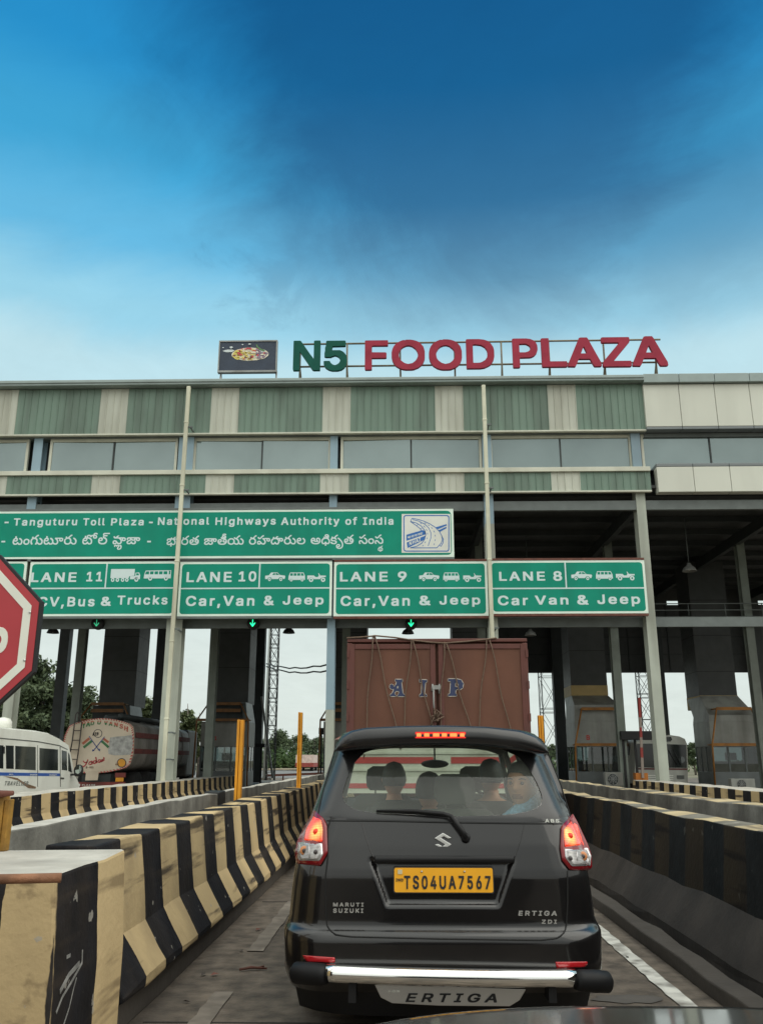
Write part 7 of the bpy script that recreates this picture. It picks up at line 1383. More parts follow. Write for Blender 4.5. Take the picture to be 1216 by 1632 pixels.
mb.tube([p4_(110, 124, ry_), p4_(180, 121, ry_), p4_(250, 114, ry_), p4_(262, 112, ry_), p4_(370, 122, ry_), p4_(462, 136, ry_), p4_(560, 148, ry_), p4_(640, 152, ry_), p4_(760, 143, ry_), p4_(870, 131, ry_), p4_(915, 124, ry_)], .011, 5)
mb.tube([p4_(255, 112, ry_), p4_(255, 112, ry_)+Vector((0, 1.2, .05)), p4_(255, 112, ry_)+Vector((.1, 4, .03))], .011, 5)
mb.build('rope', m_rope, tk)
# knot of rope ends
mb = MB(); rnd = random.Random(2)
for i in range(9): p = p4_(585+rnd.uniform(-18, 18), 545+rnd.uniform(-15, 25), TY-.05); mb.tube([p, p+Vector((rnd.uniform(-.06, .06), -.02, rnd.uniform(-.02, .08))), p+Vector((rnd.uniform(-.12, .12), 0, rnd.uniform(-.1, .1)))], .009, 5)
mb.build('rope_knot', m_rope, tk)
m_tb = mat('dirty_white_tailboard', C(205, 205, 190), .6, var=.1, scale=3, dirt=C(120, 112, 95), dirt_amt=.6, dscale=3); m_tbr = mat('red_tailboard_stripe', C(176, 60, 58), .6, var=.12)
mb = MB(); mb.box(xl, xr, TY-.03, TY+.06, 1.0, zd0-.025); tb = mb.build('tailboard', m_tb, tk)
mb = MB(); mb.box(xl+.003, xr-.003, TY-.036, TY-.031, 1.36, 1.44); mb.box(xl+.003, xr-.003, TY-.036, TY-.031, 1.06, 1.12); mb.build('tailboard_stripe', m_tbr, tb)
mb = MB(); mb.box(xl+.002, xr-.002, TY-.045, TY-.032, 1.27, 1.30); mb.box(xl+.002, xr-.002, TY-.045, TY-.032, 1.475, 1.50); mb.box(.40, .62, TY-.042, TY-.037, 1.28, 1.46); mb.build('tailboard_rib', m_tb, tb)
MB().box(xl+.1, xr-.1, TY+.1, TY+LEN+2.0, .80, .99).build('chassis', m_rust, tk)
MB().box(xl+.05, xr-.05, TY-.06, TY+.04, .50, .68).build('rear_bumper', m_rust, tk)
for s, x in ((-1, xl+.25), (1, xr-.25)):
    for y in (1.5, LEN+.6): wheel_at(tk, x, TY+y, .44, .40 if y < 3 else .25, s, m_rust)
    mb = MB(); mb.box(x-.12, x+.12, TY-.07, TY-.03, .72, .86); mb.build('tail_light', m_refl, tk)
mb = MB(); mb.box(xl+.1, xr-.1, TY+LEN+.15, TY+LEN+1.9, .7, 2.3); mb.build('cab', m_brown, tk, bevel=.12)
mb = MB(); mb.box(xl+.25, xr-.25, TY+LEN+1.895, TY+LEN+1.91, 1.5, 2.15); mb.build('windscreen', m_pane, tk)

# ------------------------------------------------------------------ white minibus on the left
VX = -9.45
mbp = lambda px, py, x=VX: at(px, py, x=x)
vb = thing('minibus', 'white minibus with a blue waist stripe and dented side, at the left edge', 'minibus', (VX-.95, 22.5, 0))
m_van = mat('minibus_white_paint', C(226, 228, 220), .35, var=.04, scale=1, dirt=C(170, 165, 150), dirt_amt=.4, dscale=1.5, coat=.3)
m_vglass = simple('dark_bus_glass', (.012, .015, .016, 1), .07, 0, .6)
PR = [mbp(*p) for p in ((-30, 1152.5), (0, 1157.5), (30, 1160.5), (60, 1163.5), (80, 1167.5), (95, 1175), (110, 1188), (116, 1215), (119.5, 1236), (124, 1243), (127, 1250))]
prof = [(p.y, p.z) for p in PR]; prof += [(prof[-1][0]+.05, .75), (prof[-1][0], .42), (prof[0][0], .42), (prof[0][0]-.05, 1.2)]
mb = MB(); secs = []
for x, k in ((VX-1.9, .93), (VX-1.84, .985), (VX-1.7, 1.0), (VX-.2, 1.0), (VX-.06, .985), (VX, .95)):
    cy, cz = sum(p[0] for p in prof)/len(prof), 1.2; tlt = (.0 if x > VX-1 else 0); secs.append([(x, cy+(y-cy)*(.985+.015*k), cz+(z-cz)*(k if z > 1.9 else 1)) for y, z in prof])
mb.loft(secs, True, True, False); mb.build('body', m_van, vb, recalc=True, bevel=.05)
mb = MB()
def vpatch(mb, pts, off=.004, th=.01): mb.poly([[(mbp(*p).y, mbp(*p).z) for p in pts]], lambda a, b: (VX+off, a, b), (1, 0, 0), th)
for pts in ([(10, 1188), (22.5, 1188.5), (22.5, 1225.5), (10.5, 1225)], [(25, 1188.7), (57.5, 1190.5), (57.5, 1227.5), (25, 1226)], [(63.5, 1192), (93, 1194.5), (93, 1228), (63.5, 1227.5)], [(-28, 1186), (6, 1188), (6, 1225), (-28, 1223)]):
    m_ = MB(); vpatch(m_, pts); m_.build('side_window', m_vglass, vb)
m_ = MB(); vpatch(m_, [(99, 1195.5), (107, 1197.5), (107.5, 1228), (99, 1227)]); vpatch(m_, [(109, 1199), (111.5, 1203), (115, 1231), (109.5, 1229)]); m_.build('door_window', m_vglass, vb)
m_ = MB(); vpatch(m_, [(-28, 1229.5), (7, 1231), (96, 1232.5), (96, 1237), (7, 1236.3), (-28, 1235.5)], .003); ws_ = m_.build('waist_stripe', simple('minibus_blue', C(42, 84, 160), .5), vb)
def vtext(mb, s, pxl, pxr, pyt, pyb, slant=0):
    a, b, c = mbp(pxl, pyb), mbp(pxr, pyb), mbp(pxl, pyt); g, wd = text_loops(s, 1, .05, 1, slant)
    for gl in g: mb.poly([[(a.y+p[0]/wd*(b.y-a.y), a.z+p[0]/wd*(b.z-a.z)+p[1]/.728*(c.z-a.z)) for p in lp] for lp in gl], lambda u, v: (VX+.008, u, v), (1, 0, 0), .002)
m_ = MB(); vtext(m_, 'ALL', 15, 22, 1232.3, 1235); vtext(m_, 'INDIA', 48, 60, 1233, 1235.8); vtext(m_, 'PERMIT', 79, 91, 1233.4, 1236.2); m_.build('stripe_lettering', m_white, ws_)
m_ = MB(); vtext(m_, 'TRAVELLER', 7, 45, 1242.5, 1251.5, .25); m_.build('side_lettering', simple('grey_decal', C(112, 116, 112), .5), vb)
m_ = MB(); vpatch(m_, [(-30, 1173), (60, 1181), (95, 1187.5), (108, 1194), (108, 1195.2), (95, 1189), (60, 1182.6), (-30, 1174.6)], .006); m_.build('roof_gutter', simple('dark_gutter', (.08, .085, .08, 1), .6), vb)
m_ = MB()
for pts in ([(96, 1190), (96.8, 1190), (97.3, 1254), (96.5, 1254)], [(60.2, 1188), (60.8, 1188), (61, 1254), (60.4, 1254)]): vpatch(m_, pts, .004)
m_.build('door_seam', m_seam, vb)
m_dent = mat('rust_and_scrape', C(120, 96, 74), .8, var=.4, scale=12)
m_ = MB(); vpatch(m_, [(7, 1237), (18, 1238), (28, 1240), (36, 1245), (46, 1250), (58, 1254), (57, 1257), (46, 1256), (40, 1252), (30, 1244), (20, 1241)], .005); m_.build('dent', m_dent, vb)
m_ = MB(); vpatch(m_, [(5, 1190), (7.4, 1190), (7.4, 1201), (5, 1201)], .02, .03); m_.build('grab_handle', m_black, vb)
m_ = MB(); vpatch(m_, [(97, 1239), (102, 1239.5), (102, 1241.5), (97, 1241)], .02, .03); m_.build('door_handle', m_black, vb)
p = mbp(126, 1228, VX+.22); m_ = MB(); m_.loft([[(p.x+.13*k*math.cos(6.283*i/14), p.y+d, p.z+.17*k*math.sin(6.283*i/14)) for i in range(14)] for d, k in ((-.04, .8), (-.03, 1), (.03, 1), (.06, .6))]); m_.tube([(p.x, p.y, p.z-.1), (VX-.05, p.y, p.z-.12)], .03, 6); mm = m_.build('wing_mirror', m_black, vb)
m_ = MB(); m_.poly([[(p.x+.09*math.cos(6.283*i/14), p.z+.03+.12*math.sin(6.283*i/14)) for i in range(14)]], lambda a, b: (a, p.y-.045, b), FRONT, .003); m_.build('mirror_glass', simple('mirror_glass', (.6, .7, .68, 1), .05, 1), mm)
p = mbp(5, 1158.5, VX-.5); m_ = MB(); m_.lathe([(.22, -.05), (.21, .12), (.16, .2), (.01, .24)], p, 16); m_.build('roof_ventilator', m_van, vb)
for y in (prof[0][0]+1.0, prof[0][0]+4.3): wheel_at(vb, VX-.13, y, .36, .22, 1); wheel_at(vb, VX-1.77, y, .36, .22, -1)
m_ = MB()
for (a, b) in ((57, 1214), (80, 1212)): p = mbp(a, b); m_.lathe([(.09, -.25), (.1, -.08), (.05, 0)], (VX+.004, p.y, p.z-.05), 10)

# ------------------------------------------------------------------ tanker beyond it
KY = 31.0
tp = lambda u, v, y=KY: at(100+u/9.354, 1130+v/9.354, Y=y)
tn = thing('tanker_truck', 'cream backed tanker truck with crossed flags painted on its rear, beyond the white minibus', 'tanker truck', (tp(560, 500).x, KY, 0))
FO = [(60, 330), (100, 250), (180, 210), (300, 178), (420, 150), (540, 136), (680, 140), (800, 158), (920, 188), (1010, 222), (1050, 262), (1066, 360), (1066, 520), (1054, 680), (1010, 820), (960, 870), (860, 905), (700, 940), (560, 955), (420, 965), (300, 955), (180, 930), (90, 880), (30, 780), (10, 640), (10, 500), (30, 400)]
m_tface = mat('tanker_cream_paint', C(214, 200, 178), .5, var=.06, scale=1.2, dirt=C(150, 132, 110), dirt_amt=.5, dscale=1.1)
m_tgrey = mat('tanker_grey_metal', C(142, 137, 130), .55, .1, var=.2, scale=1.5, dirt=C(58, 48, 42), dirt_amt=.8, dscale=1, streak=True)
m_band = mat('tanker_red_band', C(120, 52, 46), .6, var=.2, dirt=C(60, 46, 42), dirt_amt=.6)
P = [tp(*q) for q in FO]; cx_, cz_ = sum(p.x for p in P)/len(P), sum(p.z for p in P)/len(P); TLN = 8.2
ring_at = lambda y, k: [(cx_+(p.x-cx_)*k, y, cz_+(p.z-cz_)*k) for p in P]
mb = MB(); mb.loft([ring_at(KY+.06, .97), ring_at(KY+.10, .99), ring_at(KY+TLN, .99), ring_at(KY+TLN+.2, .8)]); mb.build('tank', m_tgrey, tn, recalc=True)
mb = MB(); mb.loft([ring_at(KY+.06, 1.0), ring_at(KY, .985)], True, False); mb.poly([[(p[0], p[2]) for p in ring_at(KY, .985)]], lambda a, b: (a, KY, b), FRONT); tf = mb.build('rear_face', m_tface, tn, recalc=False)
mb = MB()
for i in range(len(P)):
    for j in range(3):
        a, b = P[i], P[(i+1) % len(P)]; p, q = a.lerp(b, j/3), a.lerp(b, (j+.55)/3); c = Vector((cx_, KY, cz_))
        mb.mi = 0; d1, d2 = (p-c)*.945+c, (q-c)*.945+c; sh_ = (q-p)*.6; mb.add([(p.x, KY-.004, p.z), (q.x, KY-.004, q.z), (d2.x+sh_.x, KY-.004, d2.z+sh_.z), (d1.x+sh_.x, KY-.004, d1.z+sh_.z)], [(3, 2, 1, 0)])
mb.build('rim_stripes', simple('tanker_rim_red', C(176, 82, 78), .6), tf)
for v0, v1, nm in ((345, 425, 'side_band'), (590, 665, 'side_band')):
    a, b = tp(1060, v0), tp(1060, v1); x = max(p.x for p in P); mb = MB()
    mb.add([(x*1.0+.004, KY+.12, a.z), (x+.004, KY+.12, b.z), (x+.004, KY+TLN, b.z), (x+.004, KY+TLN, a.z)], [(0, 1, 2, 3)]); mb.build(nm, m_band, tn)
mb = MB()
for y in (1.6, 3.4, 5.2, 7.0): mb.loft([ring_at(KY+y, 1.0), ring_at(KY+y+.12, 1.0)])
mb.build('tank_rib', m_tgrey, tn, recalc=True)
mb = MB()
for y in (1.5, 3.6, 5.8): mb.lathe([(.35, 0), (.35, .18), (.3, .24), (.05, .28)], (cx_, KY+y, max(p.z for p in P)-.06), 16)
mb.tube([(cx_+.6, KY+.3, max(p.z for p in P)+.08), (cx_+.6, KY+TLN, max(p.z for p in P)+.08)], .10, 8); mb.build('manhole', m_dark, tn)
TF = lambda a, b: (a, KY-.012, b)
def tpoly(mb, pts, y=.012): mb.poly([[(tp(*p).x, tp(*p).z) for p in pts]], lambda a, b: (a, KY-y, b), FRONT, .003)
m_safg = bpy.data.materials.new('saffron_green_letter_paint'); m_safg.use_nodes = True
mb = MB(); mb2 = MB()
arc = [(290, 285), (352, 262), (420, 240), (520, 228), (620, 235), (690, 245), (770, 260), (850, 285), (920, 315), (960, 335)]
hts = [115, 100, 80, 76, 76, 80, 84, 90, 92, 90]; wds = [50, 58, 50, 48, 48, 52, 50, 48, 48, 14]
for ch, (u, v), h, w_ in zip('YADUVANSHI', arc, hts, wds):
    gl = GLYPH[ch][1]; ink = [p for lp in gl for p in lp]; a0, a1 = min(p[0] for p in ink), max(p[0] for p in ink); ta = .22*((u-560)/400)
    for target, lo, hi in ((mb, 0, .728),): 
        loops = [[(u+(p[0]-a0)/(a1-a0)*w_+p[1]*12, v-p[1]/.728*h+ta*(p[0]-a0)/(a1-a0)*w_) for p in lp] for lp in gl]
        for sh in (0, 6): target.poly([[(tp(p[0]+sh, p[1]).x, tp(*p).z) for p in lp] for lp in loops], lambda a, b, sh=sh: (a, KY-.012-sh*.0004, b), FRONT, .003)
t_ = m_safg.node_tree; b_ = t_.nodes['Principled BSDF']; g_ = t_.nodes.new('ShaderNodeNewGeometry'); s_p = t_.nodes.new('ShaderNodeSeparateXYZ'); t_.links.new(g_.outputs['Position'], s_p.inputs[0])
# upper half saffron, lower half green: the split follows the arched line of lettering
xo = t_.nodes.new('ShaderNodeMath'); xo.operation = 'SUBTRACT'; t_.links.new(s_p.outputs[0], xo.inputs[0]); xo.inputs[1].default_value = tp(540, 0).x
x2 = t_.nodes.new('ShaderNodeMath'); x2.operation = 'POWER'; t_.links.new(xo.outputs[0], x2.inputs[0]); x2.inputs[1].default_value = 2
x3 = t_.nodes.new('ShaderNodeMath'); x3.operation = 'MULTIPLY_ADD'; t_.links.new(x2.outputs[0], x3.inputs[0]); x3.inputs[1].default_value = .30; t_.links.new(s_p.outputs[2], x3.inputs[2])
gt = t_.nodes.new('ShaderNodeMath'); gt.operation = 'GREATER_THAN'; t_.links.new(x3.outputs[0], gt.inputs[0]); gt.inputs[1].default_value = tp(540, 192).z
mxx = t_.nodes.new('ShaderNodeMix'); mxx.data_type = 'RGBA'; t_.links.new(gt.outputs[0], mxx.inputs[0]); mxx.inputs[6].default_value = C(72, 122, 78); mxx.inputs[7].default_value = C(190, 105, 85); t_.links.new(mxx.outputs[2], b_.inputs['Base Color'])
mb.build('name_lettering', m_safg, tf)
m_tblue = simple('tanker_blue', C(60, 84, 140), .6); m_tgreen = simple('tanker_green', C(64, 118, 76), .6); m_tsaf = simple('tanker_saffron', C(178, 100, 76), .6); m_tink = simple('tanker_dark_ink', C(48, 52, 66), .6); m_tred = simple('tanker_script_red', C(178, 62, 66), .6)
mb = MB(); mb.poly([[(tp(*p).x, tp(*p).z) for p in circ(532, 364, 64, 24)], [(tp(*p).x, tp(*p).z) for p in circ(532, 364, 56, 24)][::-1]], TF, FRONT, .003)
g, wd = text_loops('ATP', 1, .02)
for sh in (0, 3):
  for gl in g: mb.poly([[(tp(486+sh+p[0]/wd*88, 0).x, tp(0, 398-p[1]/.728*68).z) for p in lp] for lp in gl], TF, FRONT, .003)
mb.build('round_mark', m_tink, tf)
mb = MB(); mb.mi = 0
for pts in ([(400, 405), (550, 618)], [(632, 412), (462, 625)]): tpoly(mb, stroke(pts, 11), .014)
for pts in ([(538, 598), (568, 630), (545, 612)], [(535, 600), (565, 590), (562, 632)], [(448, 600), (478, 612), (448, 636)]): tpoly(mb, pts, .014)
mb.mi = 1; tpoly(mb, stroke([(405, 435), (302, 520)], 36)); tpoly(mb, stroke([(612, 440), (690, 498)], 34))
mb.mi = 2; tpoly(mb, stroke([(440, 475), (318, 575)], 36)); tpoly(mb, stroke([(588, 478), (690, 570)], 36))
mb.build('crossed_flags', [m_tblue, m_tsaf, m_tgreen], tf)
mb = MB()
for pts in ([(312, 772), (335, 800), (368, 790), (385, 752)], [(372, 780), (350, 830), (318, 862), (300, 850)], [(445, 775), (405, 790), (395, 820), (420, 830), (445, 800), (450, 775), (452, 820)], [(505, 768), (470, 775), (462, 805), (485, 815), (512, 780), (500, 715)], [(505, 770), (518, 808)],
            [(570, 755), (540, 760), (532, 788), (550, 798), (570, 770), (575, 750), (582, 790)], [(585, 790), (600, 750)], [(598, 745), (605, 778), (622, 768), (618, 715), (632, 735)]): tpoly(mb, stroke(pts, 17))
mb.build('script_lettering', m_tred, tf)
mb = MB(); g, wd = text_loops('E-OIL', 1, .06)
for gl in g: mb.poly([[(tp(432+p[0]/wd*118, 0).x, tp(0, 884-p[0]/wd*4-p[1]/.728*40).z) for p in lp] for lp in gl], TF, FRONT, .003)
mb.build('small_lettering', simple('tanker_brown_ink', C(92, 58, 40), .6), tf)
mb = MB(); mb.mi = 1; tpoly(mb, circ(885, 803, 70, 24)); mb.mi = 0; tpoly(mb, circ(885, 803, 58, 24), .014); mb.mi = 2
g, wd = text_loops('48', 1, .02)
for gl in g: mb.poly([[(tp(858+p[0]/wd*55, 0).x, tp(0, 838-p[1]/.728*42).z) for p in lp] for lp in gl], lambda a, b: (a, KY-.018, b), FRONT, .003)
mb.build('round_badge', [m_ochre, m_tink, m_orange], tf)
m_patch = mat('grey_whitewash_patch', C(176, 176, 172), .7, var=.30, scale=7, dirt=C(92, 92, 94), dirt_amt=.7, dscale=5)
mb = MB(); tpoly(mb, [(712, 425), (800, 412), (935, 402), (1040, 385), (1052, 500), (1040, 620), (1020, 680), (900, 688), (780, 690), (690, 670), (682, 620), (700, 540)], .010); mb.build('whitewashed_patch', m_patch, tf)
# ladder, lower frame, bumper
m_lad = simple('ladder_steel', (.06, .05, .045, 1), .6); LY = KY-.12
mb = MB(); lp_ = lambda u, v: tp(u, v, LY)
mb.tube([lp_(200, 900), lp_(250, 560), lp_(290, 200), lp_(288, 100)][:3], .022, 6); mb.tube([lp_(118, 640), lp_(150, 470), lp_(185, 190), lp_(200, 80), lp_(228, 45), lp_(246, 80), lp_(250, 180)], .022, 6)
for a, b in (((185, 185), (292, 188)), ((165, 322), (275, 322)), ((148, 465), (258, 465)), ((128, 605), (238, 608)), ((150, 750), (215, 750))): mb.tube([lp_(*a), lp_(*b)], .018, 6)
mb.build('ladder', m_lad, tn)
mb = MB(); a, b = tp(240, 1150, KY-.1), tp(930, 1088, KY-.1); mb.box(a.x-.3, b.x, KY-.1, KY, a.z-.05, b.z); rb_ = mb.build('rear_bumper', m_band, tn)
mb = MB(); g, wd = text_loops('HORN PLEASE', 1, .1)
x0, x1 = tp(245, 0).x, tp(605, 0).x
for gl in g: mb.poly([[(x0+p[0]/wd*(x1-x0), tp(400, 1143).z+p[1]/.728*(tp(400, 1112).z-tp(400, 1143).z)) for p in lp] for lp in gl], lambda a, b: (a, KY-.104, b), FRONT, .003)
mb.build('bumper_lettering', m_white, rb_)
mb = MB(); tpoly(mb, [(385, 925), (575, 920), (555, 1060), (370, 1062)], .2); mb.build('rear_box', m_tface, tn)
mb = MB(); a, b = tp(805, 1080), tp(928, 1022); mb.box(a.x, b.x, KY-.12, KY-.1, a.z, b.z); mb.build('number_plate', m_yellow, tn)
mb = MB(); a, b = tp(790, 1018), tp(950, 950); mb.box(a.x, b.x, KY-.06, KY, a.z, b.z); mb.build('tail_light', m_band, tn)
MB().box(cx_-.5, cx_+.5, KY+.1, KY+TLN+2.5, .65, .95).build('chassis', m_dark, tn)
for y in (1.6, 2.9, TLN+1.6):
    for s in (-1, 1): wheel_at(tn, cx_+s*.82, KY+y, .5, .45, s, m_rust)
MB().box(cx_-1.05, cx_+1.05, KY+TLN+.5, KY+TLN+2.4, .7, 2.7).build('cab', m_tgrey, tn, bevel=.1)

# ------------------------------------------------------------------ bus on the right, facing the camera
BY = 36.0
bp = lambda u, v, y=BY: at(980+u/5.102, 960+v/5.102, Y=y)
bs = thing('bus', 'grubby grey white bus facing the camera in the lane on the right', 'bus', (bp(380, 1300).x, BY, 0))
m_bus = mat('bus_grey_white', C(178, 180, 172), .5, var=.08, dirt=C(105, 100, 92), dirt_amt=.6, streak=True); m_busred = mat('bus_dark_red', C(92, 48, 46), .6, var=.15)
xb0, xb1 = bp(160, 1300).x, bp(592, 1300).x; zb_ = lambda v: bp(400, v).z
OUTb = [(160, 1500), (160, 1200), (168, 1140), (200, 1120), (330, 1115), (385, 1100), (400, 1082), (440, 1078), (520, 1090), (565, 1110), (582, 1150), (588, 1220), (592, 1500)]
mb = MB(); P = [bp(*q) for q in OUTb]; base = [(p.x, p.z) for p in P]; base[0] = (base[0][0], .5); base[-1] = (base[-1][0], .5)
mb.loft([[(x, BY, z) for x, z in base], [(x, BY+9, z) for x, z in base]], True, True, False); mb.build('body', m_bus, bs, recalc=True, bevel=.05)
def bpoly(pts, nm, m, off=.006): mb = MB(); mb.poly([[(bp(*p).x, bp(*p).z) for p in pts]], lambda a, b: (a, BY-off, b), FRONT, .02); return mb.build(nm, m, bs)
m_bglass = glassmat('bus_windscreen', (.16, .19, .19, 1), .25, (.20, .22, .22, 1), .08)
bpoly([(175, 1150), (315, 1148), (330, 1345), (178, 1340)], 'windscreen', m_vglass); bpoly([(345, 1150), (575, 1158), (582, 1345), (345, 1345)], 'windscreen', m_vglass)
bpoly([(170, 1346), (585, 1350), (585, 1364), (170, 1360)], 'waist_stripe', m_busred); bpoly([(400, 1095), (450, 1092), (462, 1115), (448, 1132), (400, 1132)], 'marker_lamp', m_vglass, .01)
mb = MB()
for k in range(5):
    for a, b in ((262, 338), (430, 470)): p, q = bp(a, 1412+k*17), bp(b, 1404+k*17); mb.box(p.x, q.x, BY-.02, BY-.003, p.z, q.z)
mb.build('louvre', m_white, bs)
mb = MB()
for k in range(4): p, q = bp(500, 1412+k*8), bp(560, 1407+k*8); mb.box(p.x, q.x, BY-.014, BY-.003, p.z, q.z)
mb.build('grille', m_dark, bs)
mb = MB(); mb.tube([bp(500, 1320, BY-.02), bp(430, 1200, BY-.02)], .02, 6); mb.tube([bp(530, 1320, BY-.02), bp(470, 1190, BY-.02)], .02, 6); mb.build('wiper', m_black, bs)
mb = MB(); mb.poly([[(bp(*p).x, bp(*p).z) for p in circ(540, 1280, 26, 14)]], lambda a, b: (a, BY-.012, b), FRONT, .004); mb.build('sticker', m_boothglass, bs)
for y in (1.2, 6.5):
    for s in (-1, 1): wheel_at(bs, (xb0+xb1)/2+s*.85, BY+y, .48, .3, s, m_rust)
mb = MB()
for k in range(6): mb.box(xb0-.006, xb0-.002, BY+.8+k*1.3, BY+1.9+k*1.3, 1.6, 2.2)
mb.build('side_window', m_vglass, bs)

# ------------------------------------------------------------------ small truck far down the road
GY = 120.0
fp = lambda u, v: at(400+u/7.6, 1100+v/7.6, Y=GY)
ft = thing('truck', 'tiny white and red loaded truck far down the road behind the taller yellow post', 'truck', (fp(650, 900).x, GY, 0))
a, b = fp(543, 880), fp(758, 782); x0, x1 = a.x, b.x; H0 = fp(650, 985).z
mb = MB(); mb.box(x0, x1, GY, GY+6, a.z, b.z); mb.build('load', mat('far_truck_load', C(196, 176, 166), .7, var=.25, scale=2.5), ft)
mb = MB(); mb.box(x0-.05, x1+.05, GY-.05, GY+6, fp(0, 930).z, a.z-.01); mb.build('tailboard', mat('far_truck_red', C(140, 62, 54), .7, var=.3, scale=3), ft)
mb = MB(); mb.box(x0+.1, x1-.1, GY, GY+8, .5, fp(0, 931).z); mb.build('chassis', m_dark, ft)
mb = MB(); mb.box(x0+.15, x1-.15, GY+6.1, GY+8, .7, b.z-.1); mb.build('cab', m_busred, ft)
for s in (x0+.3, x1-.3): wheel_at(ft, s, GY+1.3, .5, .4, 1); wheel_at(ft, s, GY+6.9, .5, .3, 1)

# ------------------------------------------------------------------ trees and undergrowth
def leafmat(name, dark, light):
    m = bpy.data.materials.new(name); m.use_nodes = True; t = m.node_tree; n = t.nodes; l = t.links; b = n['Principled BSDF']
    g = n.new('ShaderNodeNewGeometry'); x = n.new('ShaderNodeTexNoise'); x.inputs['Scale'].default_value = .8; x.inputs['Detail'].default_value = 3; l.new(g.outputs['Position'], x.inputs[0])
    r = n.new('ShaderNodeMath'); r.operation = 'MULTIPLY_ADD'; l.new(g.outputs['Random Per Island'], r.inputs[0]); r.inputs[1].default_value = .5; l.new(x.outputs[0], r.inputs[2])
    mp = n.new('ShaderNodeMapRange'); l.new(r.outputs[0], mp.inputs[0]); mp.inputs[1].default_value = .35; mp.inputs[2].default_value = 1.1
    k = n.new('ShaderNodeMix'); k.data_type = 'RGBA'; l.new(mp.outputs[0], k.inputs[0]); k.inputs[6].default_value = dark; k.inputs[7].default_value = light; l.new(k.outputs[2], b.inputs['Base Color'])
    b.inputs['Roughness'].default_value = .6; b.inputs['Specular IOR Level'].default_value = .3
    return m
m_leaf = leafmat('tree_leaves', (.038, .060, .032, 1), (.12, .16, .08, 1)); m_leaf2 = leafmat('pale_tree_leaves', (.05, .072, .035, 1), (.14, .175, .075, 1)); m_bark = mat('grey_bark', (.16, .14, .12, 1), .9, var=.3, scale=6)
def leaves(mb, c, r, n, size, rnd, flat=1.0):
    for _ in range(n):
        while True:
            d = Vector((rnd.uniform(-1, 1), rnd.uniform(-1, 1), rnd.uniform(-1, 1)))
            if d.length < 1: break
        d = d*(.35+.65*d.length)/max(d.length, .01)*d.length if d.length > 0 else d
        p = c+Vector((d.x*r, d.y*r, d.z*r*flat)); s = size*rnd.uniform(.6, 1.4)
        a = Vector((rnd.uniform(-1, 1), rnd.uniform(-1, 1), rnd.uniform(-.8, .8))).normalized(); b = a.orthogonal().normalized(); b = (b*math.cos(rnd.random()*6.28)+a.cross(b)*math.sin(rnd.random()*6.28))
        mb.add([p-a*s, p-b*s*.45, p+a*s, p+b*s*.45], [(0, 1, 2, 3)])
def tree(x, Y, h, spread, kind, label, seed, group):
    rnd = random.Random(seed); t = thing('tree', label, 'tree', (x, Y, 0), group=group)
    tr, cr = MB(), MB(); lean = rnd.uniform(-.04, .04)*h; top = Vector((x+lean, Y, h*.93))
    th = .012*h+.05; pts = [Vector((x, Y, 0)), Vector((x+lean*.2+rnd.uniform(-.1, .1), Y, h*.3)), Vector((x+lean*.6+rnd.uniform(-.15, .15), Y, h*.62)), top]
    tr.tube(pts, [th*1.3, th, th*.6, th*.15], 7)
    nb = 17 if kind == 'tall' else 14
    for i in range(nb):
        f = (.28+.68*i/nb) if kind == 'tall' else (.25+.6*i/nb); k = min(2, int(f*3)); base = pts[k].lerp(pts[k+1], f*3-k if f*3-k < 1 else 1)
        a = rnd.uniform(0, 6.283); ln = spread*(.55+.45*rnd.random())*(1.15-.75*abs(f-.45)) if kind == 'tall' else spread*(.6+.4*rnd.random())*(1.1-.7*max(0, f-.5))
        tip = base+Vector((math.cos(a)*ln, math.sin(a)*ln, ln*(.75 if kind == 'tall' else .55)*rnd.uniform(.6, 1.2)))
        if tip.z > h: tip.z = h*rnd.uniform(.93, 1)
        mid = base.lerp(tip, .5)+Vector((0, 0, ln*.12)); tr.tube([base, mid, tip], [th*.35, th*.22, th*.07], 5, False)
        for q, w_ in ((tip, 1), (mid, .9), (base.lerp(tip, .75), .9)):
            rr = spread*(.32+.22*rnd.random())*w_; c = q+Vector((rnd.uniform(-.3, .3), rnd.uniform(-.3, .3), rnd.uniform(-.2, .3)))*spread*.3
            leaves(cr, c, rr, int(150*w_) if kind == 'tall' else 130, .07+.040*spread**.6*h**.3, rnd, .8)
    tr.build('trunk', m_bark, t); cr.build('crown', m_leaf2 if kind == 'pale' else m_leaf, t); return t
def tree_px(px, pyt, Y, spread_px, kind, label, seed, group='trees behind the toll plaza'):
    p = at(px, pyt, Y=Y); k = (p-Vector((0, 0, EYE))).length/FPX; return tree(p.x, Y, p.z, spread_px*k/1.0, kind, label, seed, group)
tree_px(72, 1056, 72, 40, 'tall', 'tall dark tree right beside the red stop sign, the highest on the left', 11)
tree_px(98, 1088, 78, 36, 'tall', 'dark tree behind the thin dark column above the minibus', 12)
tree_px(128, 1098, 74, 34, 'tall', 'dark tree behind the dark clad shaft over the tanker', 13)
tree_px(40, 1068, 70, 40, 'tall', 'dark tree hidden behind the red stop sign', 14)
tree_px(224, 1092, 62, 28, 'pale', 'pale green tree right of the clad shaft over the tanker', 15)
tree_px(250, 1108, 66, 20, 'pale', 'smaller pale green tree just left of the tall cream downpipe', 16)
tree_px(300, 1112, 58, 22, 'pale', 'slender tree just right of the tall cream downpipe', 17)
tree_px(322, 1128, 60, 18, 'pale', 'small tree behind the grey inner column left of the rusty booth', 18)
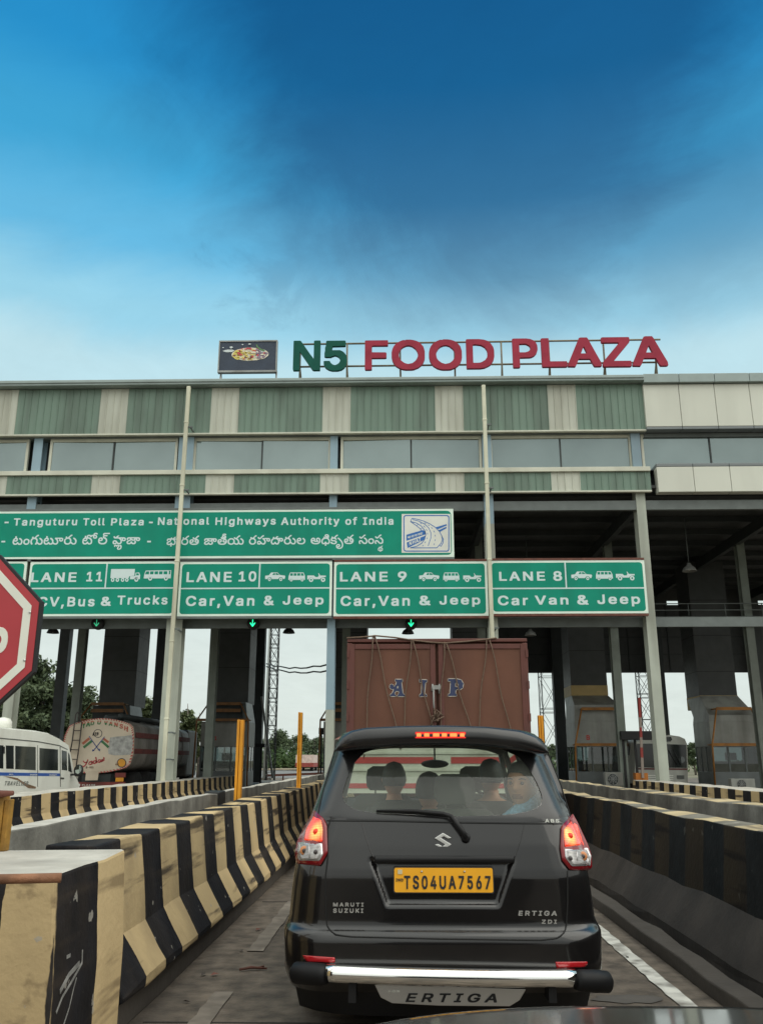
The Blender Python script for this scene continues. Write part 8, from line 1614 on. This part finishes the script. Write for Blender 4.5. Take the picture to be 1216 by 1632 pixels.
for i, (px, py, sp, lab) in enumerate(((452, 1163, 24, 'round green tree left of the taller yellow post, the highest of its clump'), (470, 1168, 20, 'green tree directly behind the taller yellow post'), (503, 1172, 20, 'green tree between the taller yellow post and the blue column'), (432, 1176, 18, 'green tree behind the left lattice mast'), (528, 1174, 20, 'green tree behind the blue and cream column'))):
    tree_px(px, py, 150+i*5, sp, 'round', lab, 30+i)
tree_px(893, 1183, 140, 14, 'round', 'low green tree between the lattice mast and the booth with the letter B', 41)
tree_px(1103, 1178, 90, 12, 'round', 'small green tree between the bus and the last booth', 42)
tree_px(880, 1190, 150, 16, 'round', 'low green tree behind the lattice mast right of the brown truck', 43)
mb = MB(); rnd = random.Random(77)
for i in range(260):
    px = rnd.uniform(395, 545); Y = rnd.uniform(134, 148); p = at(px, 1215, Y=Y); h = rnd.uniform(.8, 2.6)*(1.25 if px < 480 else .9); leaves(mb, Vector((p.x, Y, h*.5)), h*.75, 60, .26, rnd, .8)
for i in range(110):
    px = rnd.choice((rnd.uniform(-60, 340), rnd.uniform(850, 1250))); Y = rnd.uniform(95, 130); p = at(px, 1215, Y=Y); h = rnd.uniform(.6, 2.0); leaves(mb, Vector((p.x, Y, h*.4)), h*.8, 50, .24, rnd, .7)
mb.build('undergrowth', leafmat('shrub_leaves', (.03, .055, .022, 1), (.075, .13, .04, 1)), kind='stuff', label='dense green undergrowth along the far roadside behind the plaza')
mb = MB()
for px0, px1, Y in ((395, 560, 128.0),): a, b = at(px0, 1230, Y=Y), at(px1, 1230, Y=Y); mb.box(a.x, b.x, Y, Y+8, .009, .25)
mb.build('verge', mat('sandy_verge', (.30, .26, .19, 1), .9, var=.2, scale=.5), kind='structure', bevel=.1)
# guard rail in the gap and low far barrier
a, b = at(425, 1236, Y=58), at(530, 1232, Y=58); mb = MB(); mb.bar(a, b, .08, .14); 
for i in range(5): p = a.lerp(b, i/4); mb.bar((p.x, 58.1, 0), (p.x, 58.1, p.z), .08)
mb.build('guard_rail', m_rust, label='low dark guard rail across the gap left of the blue column', category='guard rail')
